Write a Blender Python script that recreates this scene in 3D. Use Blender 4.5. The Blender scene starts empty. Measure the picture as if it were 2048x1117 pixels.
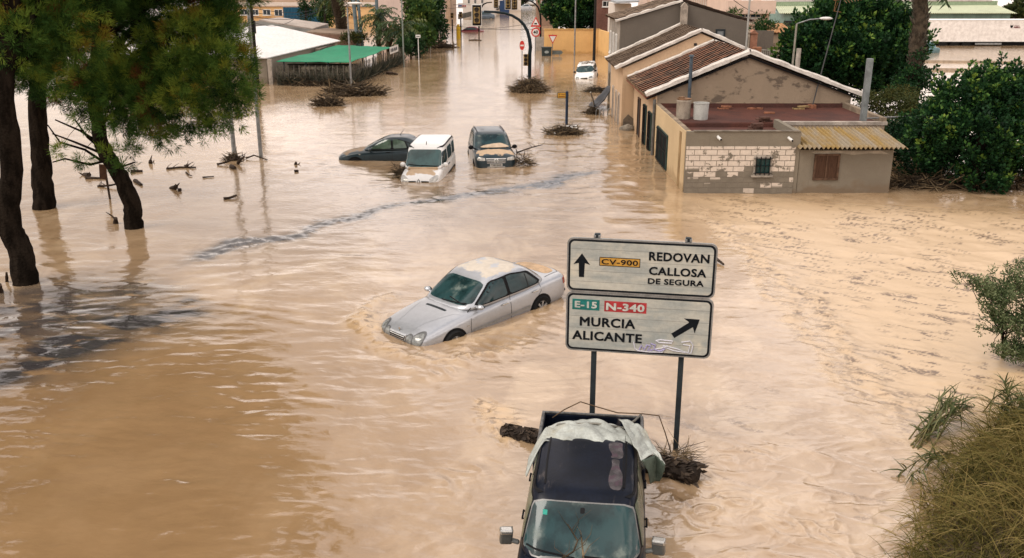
import bpy, bmesh, math, random
import numpy as np
from mathutils import Vector, Matrix, geometry
from mathutils.bvhtree import BVHTree
SC = bpy.context.scene
COL = SC.collection
R = math.radians
# ------------------------------------------------------------ camera
CAM_H, PITCH, FPX = 7.8, 18.3, 1848.0
cd = bpy.data.cameras.new('camera'); cam = bpy.data.objects.new('camera', cd); COL.objects.link(cam)
cam.location = (0, 0, CAM_H); cam.rotation_euler = (R(90 - PITCH), 0, 0)
cd.sensor_width = 36; cd.lens = 36 * FPX / 2048; cd.clip_start = .1; cd.clip_end = 6000
SC.camera = cam
# ------------------------------------------------------------ light
SUN_EL, SUN_AZ = 50, -118          # azimuth measured from +Y towards +X
sd = bpy.data.lights.new('sun', 'SUN'); sun = bpy.data.objects.new('sun', sd); COL.objects.link(sun)
sd.energy = 1.5; sd.angle = R(30); sd.color = (1, .93, .84)
_sv = Vector((math.sin(R(SUN_AZ)) * math.cos(R(SUN_EL)), math.cos(R(SUN_AZ)) * math.cos(R(SUN_EL)), math.sin(R(SUN_EL))))
sun.rotation_euler = _sv.to_track_quat('Z', 'Y').to_euler()
SC.view_settings.view_transform = 'Standard'; SC.view_settings.look = 'None'
SC.view_settings.exposure = .62; SC.view_settings.gamma = 1
SC.cycles.max_bounces = 6; SC.cycles.diffuse_bounces = 3; SC.cycles.glossy_bounces = 3
SC.cycles.transparent_max_bounces = 12; SC.cycles.caustics_reflective = False; SC.cycles.caustics_refractive = False
W = bpy.data.worlds.new('World'); SC.world = W; W.use_nodes = True
def build_world():
    nt = W.node_tree; nt.nodes.clear(); N = nt.nodes.new; L = nt.links.new
    out = N('ShaderNodeOutputWorld'); bg = N('ShaderNodeBackground'); bg.inputs[1].default_value = .1
    sky = N('ShaderNodeTexSky'); sky.sky_type = 'NISHITA'; sky.sun_disc = False
    sky.sun_elevation = R(SUN_EL); sky.sun_rotation = R(SUN_AZ); sky.air_density = 1.3; sky.dust_density = 2.5
    tc = N('ShaderNodeTexCoord')
    nz = N('ShaderNodeTexNoise'); nz.inputs['Scale'].default_value = 2.6; nz.inputs['Detail'].default_value = 7; nz.inputs['Roughness'].default_value = .55
    nz.inputs['Distortion'].default_value = .3
    L(tc.outputs['Generated'], nz.inputs['Vector'])
    # brightness of the overcast layer
    r1 = N('ShaderNodeValToRGB'); r1.color_ramp.elements[0].position = .34; r1.color_ramp.elements[1].position = .66
    r1.color_ramp.elements[0].color = (3.4, 3.5, 3.8, 1); r1.color_ramp.elements[1].color = (19.0, 16.6, 15.2, 1)
    L(nz.outputs[0], r1.inputs[0])
    # dark cloud added out of view to darken the lower-left water reflection
    dot = N('ShaderNodeVectorMath'); dot.operation = 'DOT_PRODUCT'
    d0 = Vector((-.42, .78, .50)).normalized(); dot.inputs[1].default_value = d0
    L(tc.outputs['Generated'], dot.inputs[0])
    ad = N('ShaderNodeMath'); ad.operation = 'MULTIPLY_ADD'; ad.inputs[1].default_value = .22; L(nz.outputs[0], ad.inputs[0]); L(dot.outputs['Value'], ad.inputs[2])
    r2 = N('ShaderNodeMapRange'); r2.interpolation_type = 'SMOOTHSTEP'
    r2.inputs['From Min'].default_value = 1.035; r2.inputs['From Max'].default_value = 1.075; r2.inputs['To Min'].default_value = 1; r2.inputs['To Max'].default_value = .45
    L(ad.outputs[0], r2.inputs['Value'])
    mul = N('ShaderNodeMix'); mul.data_type = 'RGBA'; mul.blend_type = 'MULTIPLY'; mul.inputs[0].default_value = 1
    L(r1.outputs[0], mul.inputs[6]); L(r2.outputs[0], mul.inputs[7])
    sz = N('ShaderNodeSeparateXYZ'); L(tc.outputs['Generated'], sz.inputs[0])
    hz = N('ShaderNodeMapRange'); hz.inputs['From Min'].default_value = .02; hz.inputs['From Max'].default_value = .22; hz.inputs['To Min'].default_value = .72; hz.inputs['To Max'].default_value = 1; L(sz.outputs[2], hz.inputs['Value'])
    mh = N('ShaderNodeMix'); mh.data_type = 'RGBA'; mh.blend_type = 'MULTIPLY'; mh.inputs[0].default_value = 1; L(mul.outputs[2], mh.inputs[6]); L(hz.outputs[0], mh.inputs[7]); mul = mh
    n2 = N('ShaderNodeTexNoise'); n2.inputs['Scale'].default_value = 1.7; n2.inputs['Detail'].default_value = 5
    L(tc.outputs['Generated'], n2.inputs['Vector'])
    r3 = N('ShaderNodeMapRange'); r3.inputs['From Min'].default_value = .36; r3.inputs['From Max'].default_value = .5; r3.inputs['To Min'].default_value = .35; r3.inputs['To Max'].default_value = 1
    L(n2.outputs[0], r3.inputs['Value'])
    mx = N('ShaderNodeMix'); mx.data_type = 'RGBA'; L(r3.outputs[0], mx.inputs[0]); L(sky.outputs[0], mx.inputs[6]); L(mul.outputs[2], mx.inputs[7])
    L(mx.outputs[2], bg.inputs[0]); L(bg.outputs[0], out.inputs[0])
build_world()
# ------------------------------------------------------------ where a pixel of the photo meets the world
_cp, _sp = math.cos(R(PITCH)), math.sin(R(PITCH))
def ray(px, py):
    a = (px - 1024) / FPX; b = -(py - 558.5) / FPX
    return Vector((a, _cp + b * _sp, -_sp + b * _cp))
def at(px, py, z=0.0):
    d = ray(px, py); return Vector((0, 0, CAM_H)) + d * ((z - CAM_H) / d.z)
def atY(px, py, Y):
    d = ray(px, py); return Vector((0, 0, CAM_H)) + d * (Y / d.y)
# ------------------------------------------------------------ numpy noise
_rng = np.random.default_rng(7)
_perm = _rng.permutation(4096); _ang = _rng.random(4096) * 2 * np.pi
_gx, _gy = np.cos(_ang), np.sin(_ang)
def gnoise(x, y, seed=0):
    x = np.asarray(x, float); y = np.asarray(y, float)
    xi = np.floor(x).astype(np.int64); yi = np.floor(y).astype(np.int64); fx = x - xi; fy = y - yi
    u = fx * fx * fx * (fx * (fx * 6 - 15) + 10); v = fy * fy * fy * (fy * (fy * 6 - 15) + 10)
    def g(i, j, dx, dy):
        h = _perm[(_perm[(i + seed * 131) & 4095] + j) & 4095]; return _gx[h] * dx + _gy[h] * dy
    a = g(xi, yi, fx, fy); b = g(xi + 1, yi, fx - 1, fy); c = g(xi, yi + 1, fx, fy - 1); d = g(xi + 1, yi + 1, fx - 1, fy - 1)
    return (a + u * (b - a) + v * (c - a) + u * v * (a - b - c + d)) * 1.5
def fbm(x, y, o=4, seed=0, gain=.5):
    s = 0; a = 1
    for k in range(o): s = s + a * gnoise(x * 2 ** k, y * 2 ** k, seed + k * 7); a *= gain
    return s
# ------------------------------------------------------------ materials
MATS = {}
def _nodes(name):
    m = bpy.data.materials.new(name); m.use_nodes = True; nt = m.node_tree
    b = nt.nodes['Principled BSDF']; MATS[name] = m
    return m, nt, b, nt.nodes.new, nt.links.new
def c4(c): return (c[0], c[1], c[2], 1)
def mixc(N, L, fac, a, b, blend='MIX'):
    m = N('ShaderNodeMix'); m.data_type = 'RGBA'; m.blend_type = blend
    for s, i in ((fac, 0), (a, 6), (b, 7)):
        if hasattr(s, 'links') or hasattr(s, 'is_linked'): L(s, m.inputs[i])
        elif i == 0: m.inputs[0].default_value = s
        else: m.inputs[i].default_value = c4(s)
    return m.outputs[2]
def noise_fac(N, L, vec, scale, lo, hi, detail=5, rough=.6, stretch=None, dist=0):
    if stretch:
        mp = N('ShaderNodeMapping'); mp.inputs['Scale'].default_value = stretch; L(vec, mp.inputs[0]); vec = mp.outputs[0]
    n = N('ShaderNodeTexNoise'); n.inputs['Scale'].default_value = scale; n.inputs['Detail'].default_value = detail; n.inputs['Roughness'].default_value = rough
    n.inputs['Distortion'].default_value = dist; L(vec, n.inputs['Vector'])
    r = N('ShaderNodeMapRange'); r.interpolation_type = 'SMOOTHSTEP'; r.inputs['From Min'].default_value = lo; r.inputs['From Max'].default_value = hi
    L(n.outputs[0], r.inputs['Value']); return r.outputs[0]
def pm(name, col, rough=.6, metal=0, var=.25, scale=3, bump=0, bscale=30, col2=None, coat=0, spec=None, stretch=None, band=(.4, .62), zones=None, zcol=(.50, .36, .23), mud=None, mscale=1.5, mband=(.5, .56), mstretch=None, mrough=.75, grain=.12):
    if name in MATS: return MATS[name]
    if spec is None: spec = .12 if rough >= .7 else .3
    m, nt, b, N, L = _nodes(name)
    tc = N('ShaderNodeTexCoord').outputs['Object']
    c2 = col2 or tuple(max(0, c * (1 - var)) for c in col)
    o = mixc(N, L, noise_fac(N, L, tc, scale, band[0], band[1], 6, .62, stretch), col, c2)
    if grain:
        g = noise_fac(N, L, tc, scale * 11, .3, .7, 3, .7)
        o = mixc(N, L, g, o, mixc(N, L, 1.0, o, (1 - grain * 2, 1 - grain * 2.1, 1 - grain * 2.2), 'MULTIPLY'))
    rs = None
    if mud:
        f = noise_fac(N, L, tc, mscale, mband[0], mband[1], 6, .6, mstretch)
        o = mixc(N, L, f, o, mud)
        rs = N('ShaderNodeMapRange'); rs.inputs['To Min'].default_value = rough; rs.inputs['To Max'].default_value = mrough; L(f, rs.inputs['Value'])
        ms = N('ShaderNodeMapRange'); ms.inputs['To Min'].default_value = metal; ms.inputs['To Max'].default_value = 0; L(f, ms.inputs['Value']); L(ms.outputs[0], b.inputs['Metallic'])
        cs = N('ShaderNodeMapRange'); cs.inputs['To Min'].default_value = coat; cs.inputs['To Max'].default_value = 0; L(f, cs.inputs['Value']); L(cs.outputs[0], b.inputs['Coat Weight'])
    for (x0, x1, yw, z0) in (zones or []):
        sp = N('ShaderNodeSeparateXYZ'); L(tc, sp.inputs[0])
        def mr(src, a, c):
            q = N('ShaderNodeMapRange'); q.inputs['From Min'].default_value = a; q.inputs['From Max'].default_value = c; L(src, q.inputs['Value']); return q.outputs[0]
        ay = N('ShaderNodeMath'); ay.operation = 'ABSOLUTE'; L(sp.outputs[1], ay.inputs[0])
        f = mr(sp.outputs[0], x0 - .12, x0 + .12)
        for s_ in (mr(sp.outputs[0], x1 + .14, x1 - .14), mr(ay.outputs[0], yw + .1, yw - .1), mr(sp.outputs[2], z0 - .04, z0 + .04)):
            mm = N('ShaderNodeMath'); mm.operation = 'MULTIPLY'; L(f, mm.inputs[0]); L(s_, mm.inputs[1]); f = mm.outputs[0]
        nz = N('ShaderNodeTexNoise'); nz.inputs['Scale'].default_value = 3.2; nz.inputs['Detail'].default_value = 6; L(tc, nz.inputs['Vector'])
        ad = N('ShaderNodeMath'); ad.operation = 'MULTIPLY_ADD'; ad.inputs[1].default_value = 2.6; L(nz.outputs[0], ad.inputs[0]); L(f, ad.inputs[2])
        f = mr(ad.outputs[0], 1.92, 2.06)
        o = mixc(N, L, f, o, mixc(N, L, noise_fac(N, L, tc, 6, .3, .7), zcol, tuple(c * .84 for c in zcol)))
        cz = N('ShaderNodeMapRange'); cz.inputs['To Min'].default_value = coat; cz.inputs['To Max'].default_value = 0; L(f, cz.inputs['Value']); coat_l = cz.outputs[0]
        mz = N('ShaderNodeMapRange'); mz.inputs['To Min'].default_value = metal; mz.inputs['To Max'].default_value = 0; L(f, mz.inputs['Value'])
        rz = N('ShaderNodeMapRange'); rz.inputs['To Min'].default_value = rough; rz.inputs['To Max'].default_value = .6; L(f, rz.inputs['Value'])
        zl = (coat_l, mz.outputs[0], rz.outputs[0])
    L(o, b.inputs['Base Color'])
    if rs: L(rs.outputs[0], b.inputs['Roughness'])
    else:
        b.inputs['Roughness'].default_value = rough; b.inputs['Metallic'].default_value = metal; b.inputs['Coat Weight'].default_value = coat
    b.inputs['Specular IOR Level'].default_value = spec; b.inputs['Coat Roughness'].default_value = .06
    if zones and len(zones) == 1: L(zl[0], b.inputs['Coat Weight']); L(zl[1], b.inputs['Metallic']); L(zl[2], b.inputs['Roughness'])
    if bump:
        n = N('ShaderNodeTexNoise'); n.inputs['Scale'].default_value = bscale; n.inputs['Detail'].default_value = 6; L(tc, n.inputs['Vector'])
        bp = N('ShaderNodeBump'); bp.inputs['Strength'].default_value = .8; bp.inputs['Distance'].default_value = bump; L(n.outputs[0], bp.inputs['Height']); L(bp.outputs[0], b.inputs['Normal'])
    return m
def leafmat(name, cols, trans=.25, rough=.5, spec=.4):
    """per-leaf 'tint' attribute 0..1 picks the leaf colour"""
    m, nt, b, N, L = _nodes(name)
    at_ = N('ShaderNodeAttribute'); at_.attribute_name = 'tint'
    rp = N('ShaderNodeValToRGB'); el = rp.color_ramp.elements
    while len(el) < len(cols): el.new(.5)
    for e, (p, c) in zip(el, cols): e.position = p; e.color = c4(c)
    L(at_.outputs['Fac'], rp.inputs[0]); L(rp.outputs[0], b.inputs['Base Color'])
    b.inputs['Roughness'].default_value = rough; b.inputs['Specular IOR Level'].default_value = spec
    tr = N('ShaderNodeBsdfTranslucent'); L(rp.outputs[0], tr.inputs[0])
    ms = N('ShaderNodeMixShader'); ms.inputs[0].default_value = trans; out = nt.nodes['Material Output']
    L(b.outputs[0], ms.inputs[1]); L(tr.outputs[0], ms.inputs[2]); L(ms.outputs[0], out.inputs[0])
    return m
# ------------------------------------------------------------ mesh builder
class MB:
    def __init__(s): s.v = []; s.f = []; s.m = []
    def add(s, vs, fs, mi=0):
        o = len(s.v); s.v += [tuple(v) for v in vs]; s.f += [tuple(i + o for i in f) for f in fs]; s.m += [mi] * len(fs); return s
    def obox(s, c, size, rot=None, mi=0):
        hx, hy, hz = size[0] / 2, size[1] / 2, size[2] / 2; c = Vector(c)
        vs = [Vector((x, y, z)) for x in (-hx, hx) for y in (-hy, hy) for z in (-hz, hz)]
        if rot is not None: vs = [rot @ v for v in vs]
        return s.add([v + c for v in vs], [(0, 1, 3, 2), (4, 6, 7, 5), (0, 4, 5, 1), (2, 3, 7, 6), (0, 2, 6, 4), (1, 5, 7, 3)], mi)
    def box(s, x0, x1, y0, y1, z0, z1, mi=0):
        return s.obox(((x0 + x1) / 2, (y0 + y1) / 2, (z0 + z1) / 2), (abs(x1 - x0), abs(y1 - y0), abs(z1 - z0)), None, mi)
    def bar(s, p0, p1, w, h, mi=0, up=(0, 0, 1)):
        p0, p1 = Vector(p0), Vector(p1); d = p1 - p0; l = d.length; d.normalize(); u = Vector(up)
        if abs(d.dot(u)) > .98: u = Vector((0, 1, 0))
        a = d.cross(u).normalized(); u = a.cross(d).normalized()
        return s.obox((p0 + p1) / 2, (l, w, h), Matrix((d, a, u)).transposed(), mi)
    def tube(s, pts, r, n=8, mi=0):
        pts = [Vector(p) for p in pts]; k = len(pts); rr = r if hasattr(r, '__len__') else [r] * k
        t = (pts[1] - pts[0]).normalized(); u = Vector((0, 0, 1)) if abs(t.z) < .9 else Vector((1, 0, 0)); a = t.cross(u).normalized()
        vs = []
        for i, p in enumerate(pts):
            t = (pts[min(i + 1, k - 1)] - pts[max(i - 1, 0)])
            t = t.normalized() if t.length > 1e-9 else Vector((0, 0, 1))
            a = (a - t * a.dot(t)).normalized(); b = t.cross(a)
            for j in range(n):
                q = 2 * math.pi * j / n; vs.append(p + (a * math.cos(q) + b * math.sin(q)) * rr[i])
        fs = [(i * n + j, i * n + (j + 1) % n, (i + 1) * n + (j + 1) % n, (i + 1) * n + j) for i in range(k - 1) for j in range(n)]
        fs.append(tuple(range(n - 1, -1, -1))); fs.append(tuple((k - 1) * n + j for j in range(n)))
        return s.add(vs, fs, mi)
    def prism(s, poly, axis, a, b, mi=0):
        n = len(poly)
        mk = {'x': lambda p, t: (t, p[0], p[1]), 'y': lambda p, t: (p[0], t, p[1]), 'z': lambda p, t: (p[0], p[1], t)}[axis]
        vs = [mk(p, a) for p in poly] + [mk(p, b) for p in poly]
        fs = [tuple(range(n)), tuple(range(2 * n - 1, n - 1, -1))] + [(i, n + i, n + (i + 1) % n, (i + 1) % n) for i in range(n)]
        return s.add(vs, fs, mi)
    def grid(s, fn, nu, nv, mi=0):
        vs = [fn(i / nu, j / nv) for i in range(nu + 1) for j in range(nv + 1)]
        fs = [(i * (nv + 1) + j, (i + 1) * (nv + 1) + j, (i + 1) * (nv + 1) + j + 1, i * (nv + 1) + j + 1) for i in range(nu) for j in range(nv)]
        return s.add(vs, fs, mi)
    def disc(s, c, r, axis, th, n=20, mi=0):
        c = Vector(c); ax = Vector(axis).normalized(); return s.tube([c - ax * th / 2, c + ax * th / 2], r, n, mi)
    def poly(s, pts, mi=0): return s.add(pts, [tuple(range(len(pts)))], mi)
    def blob(s, c, rad, seed=0, nu=10, nv=14, rough=.25, mi=0):
        c = Vector(c)
        def fn(u, v):
            th = math.pi * u; ph = 2 * math.pi * v
            d = Vector((math.sin(th) * math.cos(ph), math.sin(th) * math.sin(ph), math.cos(th)))
            k = 1 + rough * float(gnoise(d.x * 2 + seed * 3.1 + 20, d.y * 2 + d.z * 1.7 + seed))
            return c + Vector((d.x * rad[0], d.y * rad[1], d.z * rad[2])) * k
        return s.grid(fn, nu, nv, mi)
    def build(s, name, mats, parent=None, loc=None, smooth=False, bevel=0, local=False, recalc=True, merge=0, solid=0, auto=None):
        if not isinstance(mats, (list, tuple)): mats = [mats]
        o = Vector(loc) if loc is not None else (Vector(parent['org']) if parent is not None and not local else Vector((0, 0, 0)))
        me = bpy.data.meshes.new(name); me.from_pydata([tuple(Vector(v) - o) for v in s.v], [], s.f)
        for m in mats: me.materials.append(m)
        me.polygons.foreach_set('material_index', s.m)
        bm = bmesh.new(); bm.from_mesh(me)
        if merge: bmesh.ops.remove_doubles(bm, verts=bm.verts, dist=merge)
        if recalc: bmesh.ops.recalc_face_normals(bm, faces=bm.faces)
        bm.to_mesh(me); bm.free()
        ob = bpy.data.objects.new(name, me); COL.objects.link(ob)
        if smooth: me.polygons.foreach_set('use_smooth', [True] * len(me.polygons))
        if auto is not None: me.set_sharp_from_angle(angle=R(auto))
        if loc is not None: ob.location = loc
        if parent is not None: ob.parent = parent
        if bevel:
            md = ob.modifiers.new('bevel', 'BEVEL'); md.width = bevel; md.segments = 2; md.limit_method = 'ANGLE'; md.angle_limit = R(40)
        if solid:
            md = ob.modifiers.new('solid', 'SOLIDIFY'); md.thickness = solid
        return ob
def tag(o, label=None, cat=None, group=None, kind=None):
    if label: o['label'] = label
    if cat: o['category'] = cat
    if group: o['group'] = group
    if kind: o['kind'] = kind
    return o
def thing(name, label, cat, loc=(0, 0, 0), rot=(0, 0, 0), group=None):
    o = bpy.data.objects.new(name, None); COL.objects.link(o); o.empty_display_size = .3
    o.location = loc; o.rotation_euler = rot; o['org'] = tuple(loc)
    return tag(o, label, cat, group)
def text_mb(s, size, mat, name, parent, pos, axis='front', bold=.0, squash=1.0, align='LEFT', th=.004, rotz=0, xdir=None, ydir=None):
    """flat lettering as a thin mesh; pos, xdir, ydir in the parent's local space"""
    cu = bpy.data.curves.new(name, 'FONT'); cu.body = s; cu.size = size; cu.offset = bold; cu.extrude = th / 2; cu.align_x = align; cu.align_y = 'CENTER'; cu.resolution_u = 3
    cu.space_character = 1.06
    to = bpy.data.objects.new(name, cu); COL.objects.link(to); bpy.context.view_layer.update()
    dg = bpy.context.evaluated_depsgraph_get(); me = bpy.data.meshes.new_from_object(to.evaluated_get(dg)); bpy.data.objects.remove(to); bpy.data.curves.remove(cu)
    X = Vector(xdir or (1, 0, 0)); Y = Vector(ydir or (0, 0, 1)); Z = X.cross(Y)
    M = Matrix.Translation(Vector(pos)) @ Matrix((X * squash, Y, Z)).transposed().to_4x4()
    me.transform(M); me.materials.clear(); me.materials.append(mat); me.name = name
    ob = bpy.data.objects.new(name, me); COL.objects.link(ob); ob.parent = parent
    return ob
def npmesh(name, V, F, mat, parent=None, loc=None, attrs=None, smooth=False):
    """fast mesh from numpy: V (n,3), F (m,k)"""
    o = np.array(loc if loc is not None else (parent['org'] if parent is not None else (0, 0, 0)), float)
    V = np.asarray(V, float) - o; k = F.shape[1]; me = bpy.data.meshes.new(name)
    me.vertices.add(len(V)); me.vertices.foreach_set('co', V.astype(np.float32).ravel())
    me.loops.add(F.size); me.loops.foreach_set('vertex_index', F.astype(np.int32).ravel())
    me.polygons.add(len(F)); me.polygons.foreach_set('loop_start', np.arange(0, F.size, k, dtype=np.int32)); me.polygons.foreach_set('loop_total', np.full(len(F), k, dtype=np.int32))
    if smooth: me.polygons.foreach_set('use_smooth', np.ones(len(F), bool))
    me.update(calc_edges=True)
    for nm, arr in (attrs or {}).items():
        a = me.attributes.new(nm, 'FLOAT', 'POINT'); a.data.foreach_set('value', np.asarray(arr, np.float32))
    me.materials.append(mat); ob = bpy.data.objects.new(name, me); COL.objects.link(ob)
    if loc is not None: ob.location = loc
    if parent is not None: ob.parent = parent
    return ob
def leaves(P, D, length, width, rng, roll=None, bend=0.0, fold=True):
    """leaf quads (diamond): base P, direction D; returns V,F"""
    n = len(P); D = D / (np.linalg.norm(D, axis=1, keepdims=True) + 1e-9)
    r = rng.normal(size=(n, 3)) if roll is None else roll
    A = np.cross(D, r); A /= (np.linalg.norm(A, axis=1, keepdims=True) + 1e-9)
    L = (np.broadcast_to(np.asarray(length, float), (n,)) * rng.uniform(.7, 1.25, n))[:, None]; Wd = np.broadcast_to(np.asarray(width, float), (n,))[:, None]
    V = np.empty((n, 4, 3)); V[:, 0] = P; V[:, 1] = P + D * L * .45 + A * Wd * .5; V[:, 2] = P + D * L; V[:, 3] = P + D * L * .45 - A * Wd * .5
    V[:, 2, 2] -= bend * L[:, 0]
    return V.reshape(-1, 3), np.arange(n * 4).reshape(n, 4)
def rdir(rng, n):
    d = rng.normal(size=(n, 3)); return d / np.linalg.norm(d, axis=1, keepdims=True)
# stock materials
M_STEEL = pm('galvanised_steel', (.30, .31, .31), .45, .6, .3, 4)
M_DKPOLE = pm('dark_grey_paint', (.028, .036, .04), .5, 0, .3, 3, spec=.1)
M_BLACK = pm('black_plastic', (.010, .010, .011), .5, 0, .2, 5, spec=.08)
M_WHITE = pm('white_paint', (.72, .71, .68), .5, 0, .12, 2)
M_WOOD = pm('wet_driftwood', (.06, .042, .03), .8, 0, .5, 6, .01, 20)
M_TWIG = pm('dry_twigs', (.20, .145, .085), .85, 0, .6, 5)
M_TWIGD = pm('dark_twigs', (.075, .055, .035), .85, 0, .5, 5)
M_BARK = pm('dark_pine_bark', (.020, .015, .011), .95, 0, .6, 5, .06, 14, spec=.03, stretch=(1, 1, .3))
M_RED = pm('red_sign_paint', (.55, .04, .03), .45, 0, .1, 3)
M_MUD = (.46, .33, .20)
# ============================================================ GROUND UNDER THE FLOOD AND THE WATER
def sstep(a, b, x): t = np.clip((x - a) / (b - a), 0, 1); return t * t * (3 - 2 * t)
def pline(pts): return [tuple(at(*p))[:2] for p in pts]
def band(x, y, pts, warp=0, ws=1.0, seed=0):
    """distance of every (x,y) to a polyline, side (+left) and position 0..1 along it"""
    if warp: x = x + warp * fbm(x * ws, y * ws, 3, seed); y = y + warp * fbm(x * ws + 9, y * ws + 4, 3, seed + 3)
    best = np.full(x.shape, 1e9); tt = np.zeros(x.shape); n = len(pts) - 1
    for i in range(n):
        ax, ay = pts[i]; bx, by = pts[i + 1]; dx, dy = bx - ax, by - ay; l2 = dx * dx + dy * dy
        t = np.clip(((x - ax) * dx + (y - ay) * dy) / l2, 0, 1); d = np.hypot(x - ax - t * dx, y - ay - t * dy)
        k = d < best; best = np.where(k, d, best); tt = np.where(k, (i + t) / n, tt)
    return best, tt
def ends(t, a=.12): return sstep(0, a, t) * sstep(0, a, 1 - t)
def water_fields(x, y):
    dist = np.hypot(x, y)
    fade = sstep(95, 30, dist); fine = sstep(45, 14, dist)
    wx = x + .35 * fbm(x * .22, y * .22, 2, 11); wy = y + .35 * fbm(x * .22 + 5, y * .22, 2, 13)
    calm = (.45 + .8 * sstep(-.35, .5, fbm(x * .09 + 3, y * .07, 3, 21))) * (1 - .62 * sstep(23, 30, y) * sstep(2, -5, x)) * (1 - .45 * sstep(-3.5, -.5, x) * sstep(24, 18, y))
    z = (.024 * gnoise(wx * .5, wy * 1.15, 1) + .013 * (1 + 1.3 * sstep(24, 19, y) * sstep(2, -3, x) * sstep(-.35, .25, fbm(x * .3, y * .4, 2, 161))) * gnoise(wx * 1.1 + wy * .2, wy * 2.5, 2)) * fade * calm
    z += (.0065 * gnoise(wx * 2.4, wy * 5.2, 3) + .0026 * gnoise(wx * 6, wy * 10, 4)) * fine * calm
    # slow swirls of the current
    sw = fbm(x * .3 + .8 * gnoise(x * .15, y * .15, 31), y * .17 + .8 * gnoise(x * .13 + 7, y * .13, 32), 4, 33)
    z += .014 * sw * fade
    foam = np.zeros_like(x); scum_and_reflection = np.zeros_like(x); fleck = np.zeros_like(x)
    def ridged(fx, fy, seed, p=2.2):
        q = gnoise(x * fx + .5 * gnoise(x * fx * .6, y * fy * .6, seed + 1), y * fy + .5 * gnoise(x * fx * .6 + 3, y * fy * .6, seed + 2), seed)
        return np.clip(1 - np.abs(q) * 1.6, 0, 1) ** p
    # rapids where the flood crosses the road edge, right of the road
    edge = 6.4 + .5 * fbm(y * .25, x * .05, 3, 41) - .035 * np.clip(y - 20, 0, 20)
    mr = sstep(-1.0, 2.6, x - edge) * sstep(35.5, 31.5, y + .25 * (x - 7)) * sstep(9.5, 14, y)
    far_r = sstep(8.5, 15, x - edge); strong = mr * (1 - .62 * far_r)
    patch = .35 + .65 * sstep(-.5, .5, fbm(x * .35, y * .3, 3, 43))
    # steps run obliquely: streamlines bend to the lower right
    u = x * .85 - y * .53; v = x * .53 + y * .85
    def rr(fu, fv, seed, p):
        q = gnoise(u * fu + .6 * gnoise(u * .9, v * .9, seed + 5), v * fv + .5 * gnoise(u * 1.1, v * 1.1, seed + 6), seed)
        return np.clip(1 - np.abs(q) * 1.7, 0, 1) ** p
    def pk(fu, fv, seed, lo=.05, p=1.6):
        q = gnoise(u * fu + .5 * gnoise(u * .9, v * .9, seed + 5), v * fv + .5 * gnoise(u * 1.1, v * 1.1, seed + 6), seed)
        return np.clip(q - lo, 0, 1) ** p
    c1 = pk(.55, 1.3, 51); c2 = pk(1.5, 3.6, 53, 0, 1.3); c3 = gnoise(u * 4.5, v * 8, 55)
    z += strong * patch * (.075 * c1 + .055 * c2 + .012 * c3) + mr * (.022 * gnoise(u * .5, v * 1.5, 57) + .010 * gnoise(u * 1.6, v * 4.2, 58))
    foam = np.maximum(foam, mr * (.95 - .3 * far_r))
    fl = np.maximum(sstep(.33, .43, gnoise(u * .75 + .5 * gnoise(u * 2, v * 2, 64), v * 5.2 + .5 * gnoise(u * 2, v * 3, 65), 61)), sstep(.38, .48, gnoise(u * 2.3 + .4 * gnoise(u * 3, v * 3, 66), v * 9.5, 62))) * sstep(-.4, .15, fbm(x * .55, y * .7, 3, 63))
    fleck = np.maximum(fleck, fl * mr * (1 - .35 * far_r) * 1.15)
    fl2 = sstep(.50, .58, gnoise(u * .8 + .6 * gnoise(u, v, 67), v * 4.6 + .6 * gnoise(u * 1.3, v * 2, 68), 69)) * sstep(-1, 2, x) * sstep(20, 15, y) * sstep(-.1, .3, fbm(x * .4, y * .5, 2, 70))
    fleck = np.maximum(fleck, .7 * fl2)
    # two drift lines inside the rapids
    for pts, w, a in (([(1395, 400), (1450, 470), (1540, 540), (1630, 610), (1690, 700), (1760, 790), (1830, 860)], .42, .9),
                      ([(1430, 430), (1520, 560), (1600, 650), (1650, 740), (1730, 800)], .22, .7)):
        d, t = band(x, y, pline(pts), .35, .8, 71); g = np.exp(-(d / w) ** 2) * ends(t)
        z += g * (.05 * np.clip(gnoise(u * 1.6, v * 4.5, 73), 0, 1) + .02 * c3); foam = np.maximum(foam, g * a)
        fleck = np.maximum(fleck, g * sstep(.12, .32, gnoise(u * 2.4, v * 7, 75)))
    # grey scum line drifting across the road
    for pts, w, a in (([(330, 548), (410, 512), (490, 486), (600, 468), (690, 437), (780, 409), (900, 398), (1060, 373), (1150, 352), (1235, 332)], .40, 1.5),):
        d, t = band(x, y, pline(pts), .45, .5, 81); br = sstep(-.35, .35, fbm(x * .55, y * .9, 3, 83))
        g = np.exp(-(d / w) ** 2) * ends(t, .15) * (.72 + .28 * br)
        z += g * (.05 * gnoise(x * 2.2, y * 3.2, 85) + .025 * gnoise(x * 5, y * 6, 86)); scum_and_reflection = np.maximum(scum_and_reflection, a * g)
        z += .012 * np.sin(d * 11) * np.exp(-(d / .9) ** 2) * ends(t) * gnoise(x * .8, y * .8, 87)
    # dark reflections of the pines, painted into the water colour
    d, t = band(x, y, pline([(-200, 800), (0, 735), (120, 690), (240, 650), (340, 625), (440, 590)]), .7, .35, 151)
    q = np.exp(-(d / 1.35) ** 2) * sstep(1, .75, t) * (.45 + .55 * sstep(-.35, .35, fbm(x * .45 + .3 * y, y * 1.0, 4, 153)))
    scum_and_reflection = np.maximum(scum_and_reflection, np.minimum(1.25, 1.7 * q))
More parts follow.
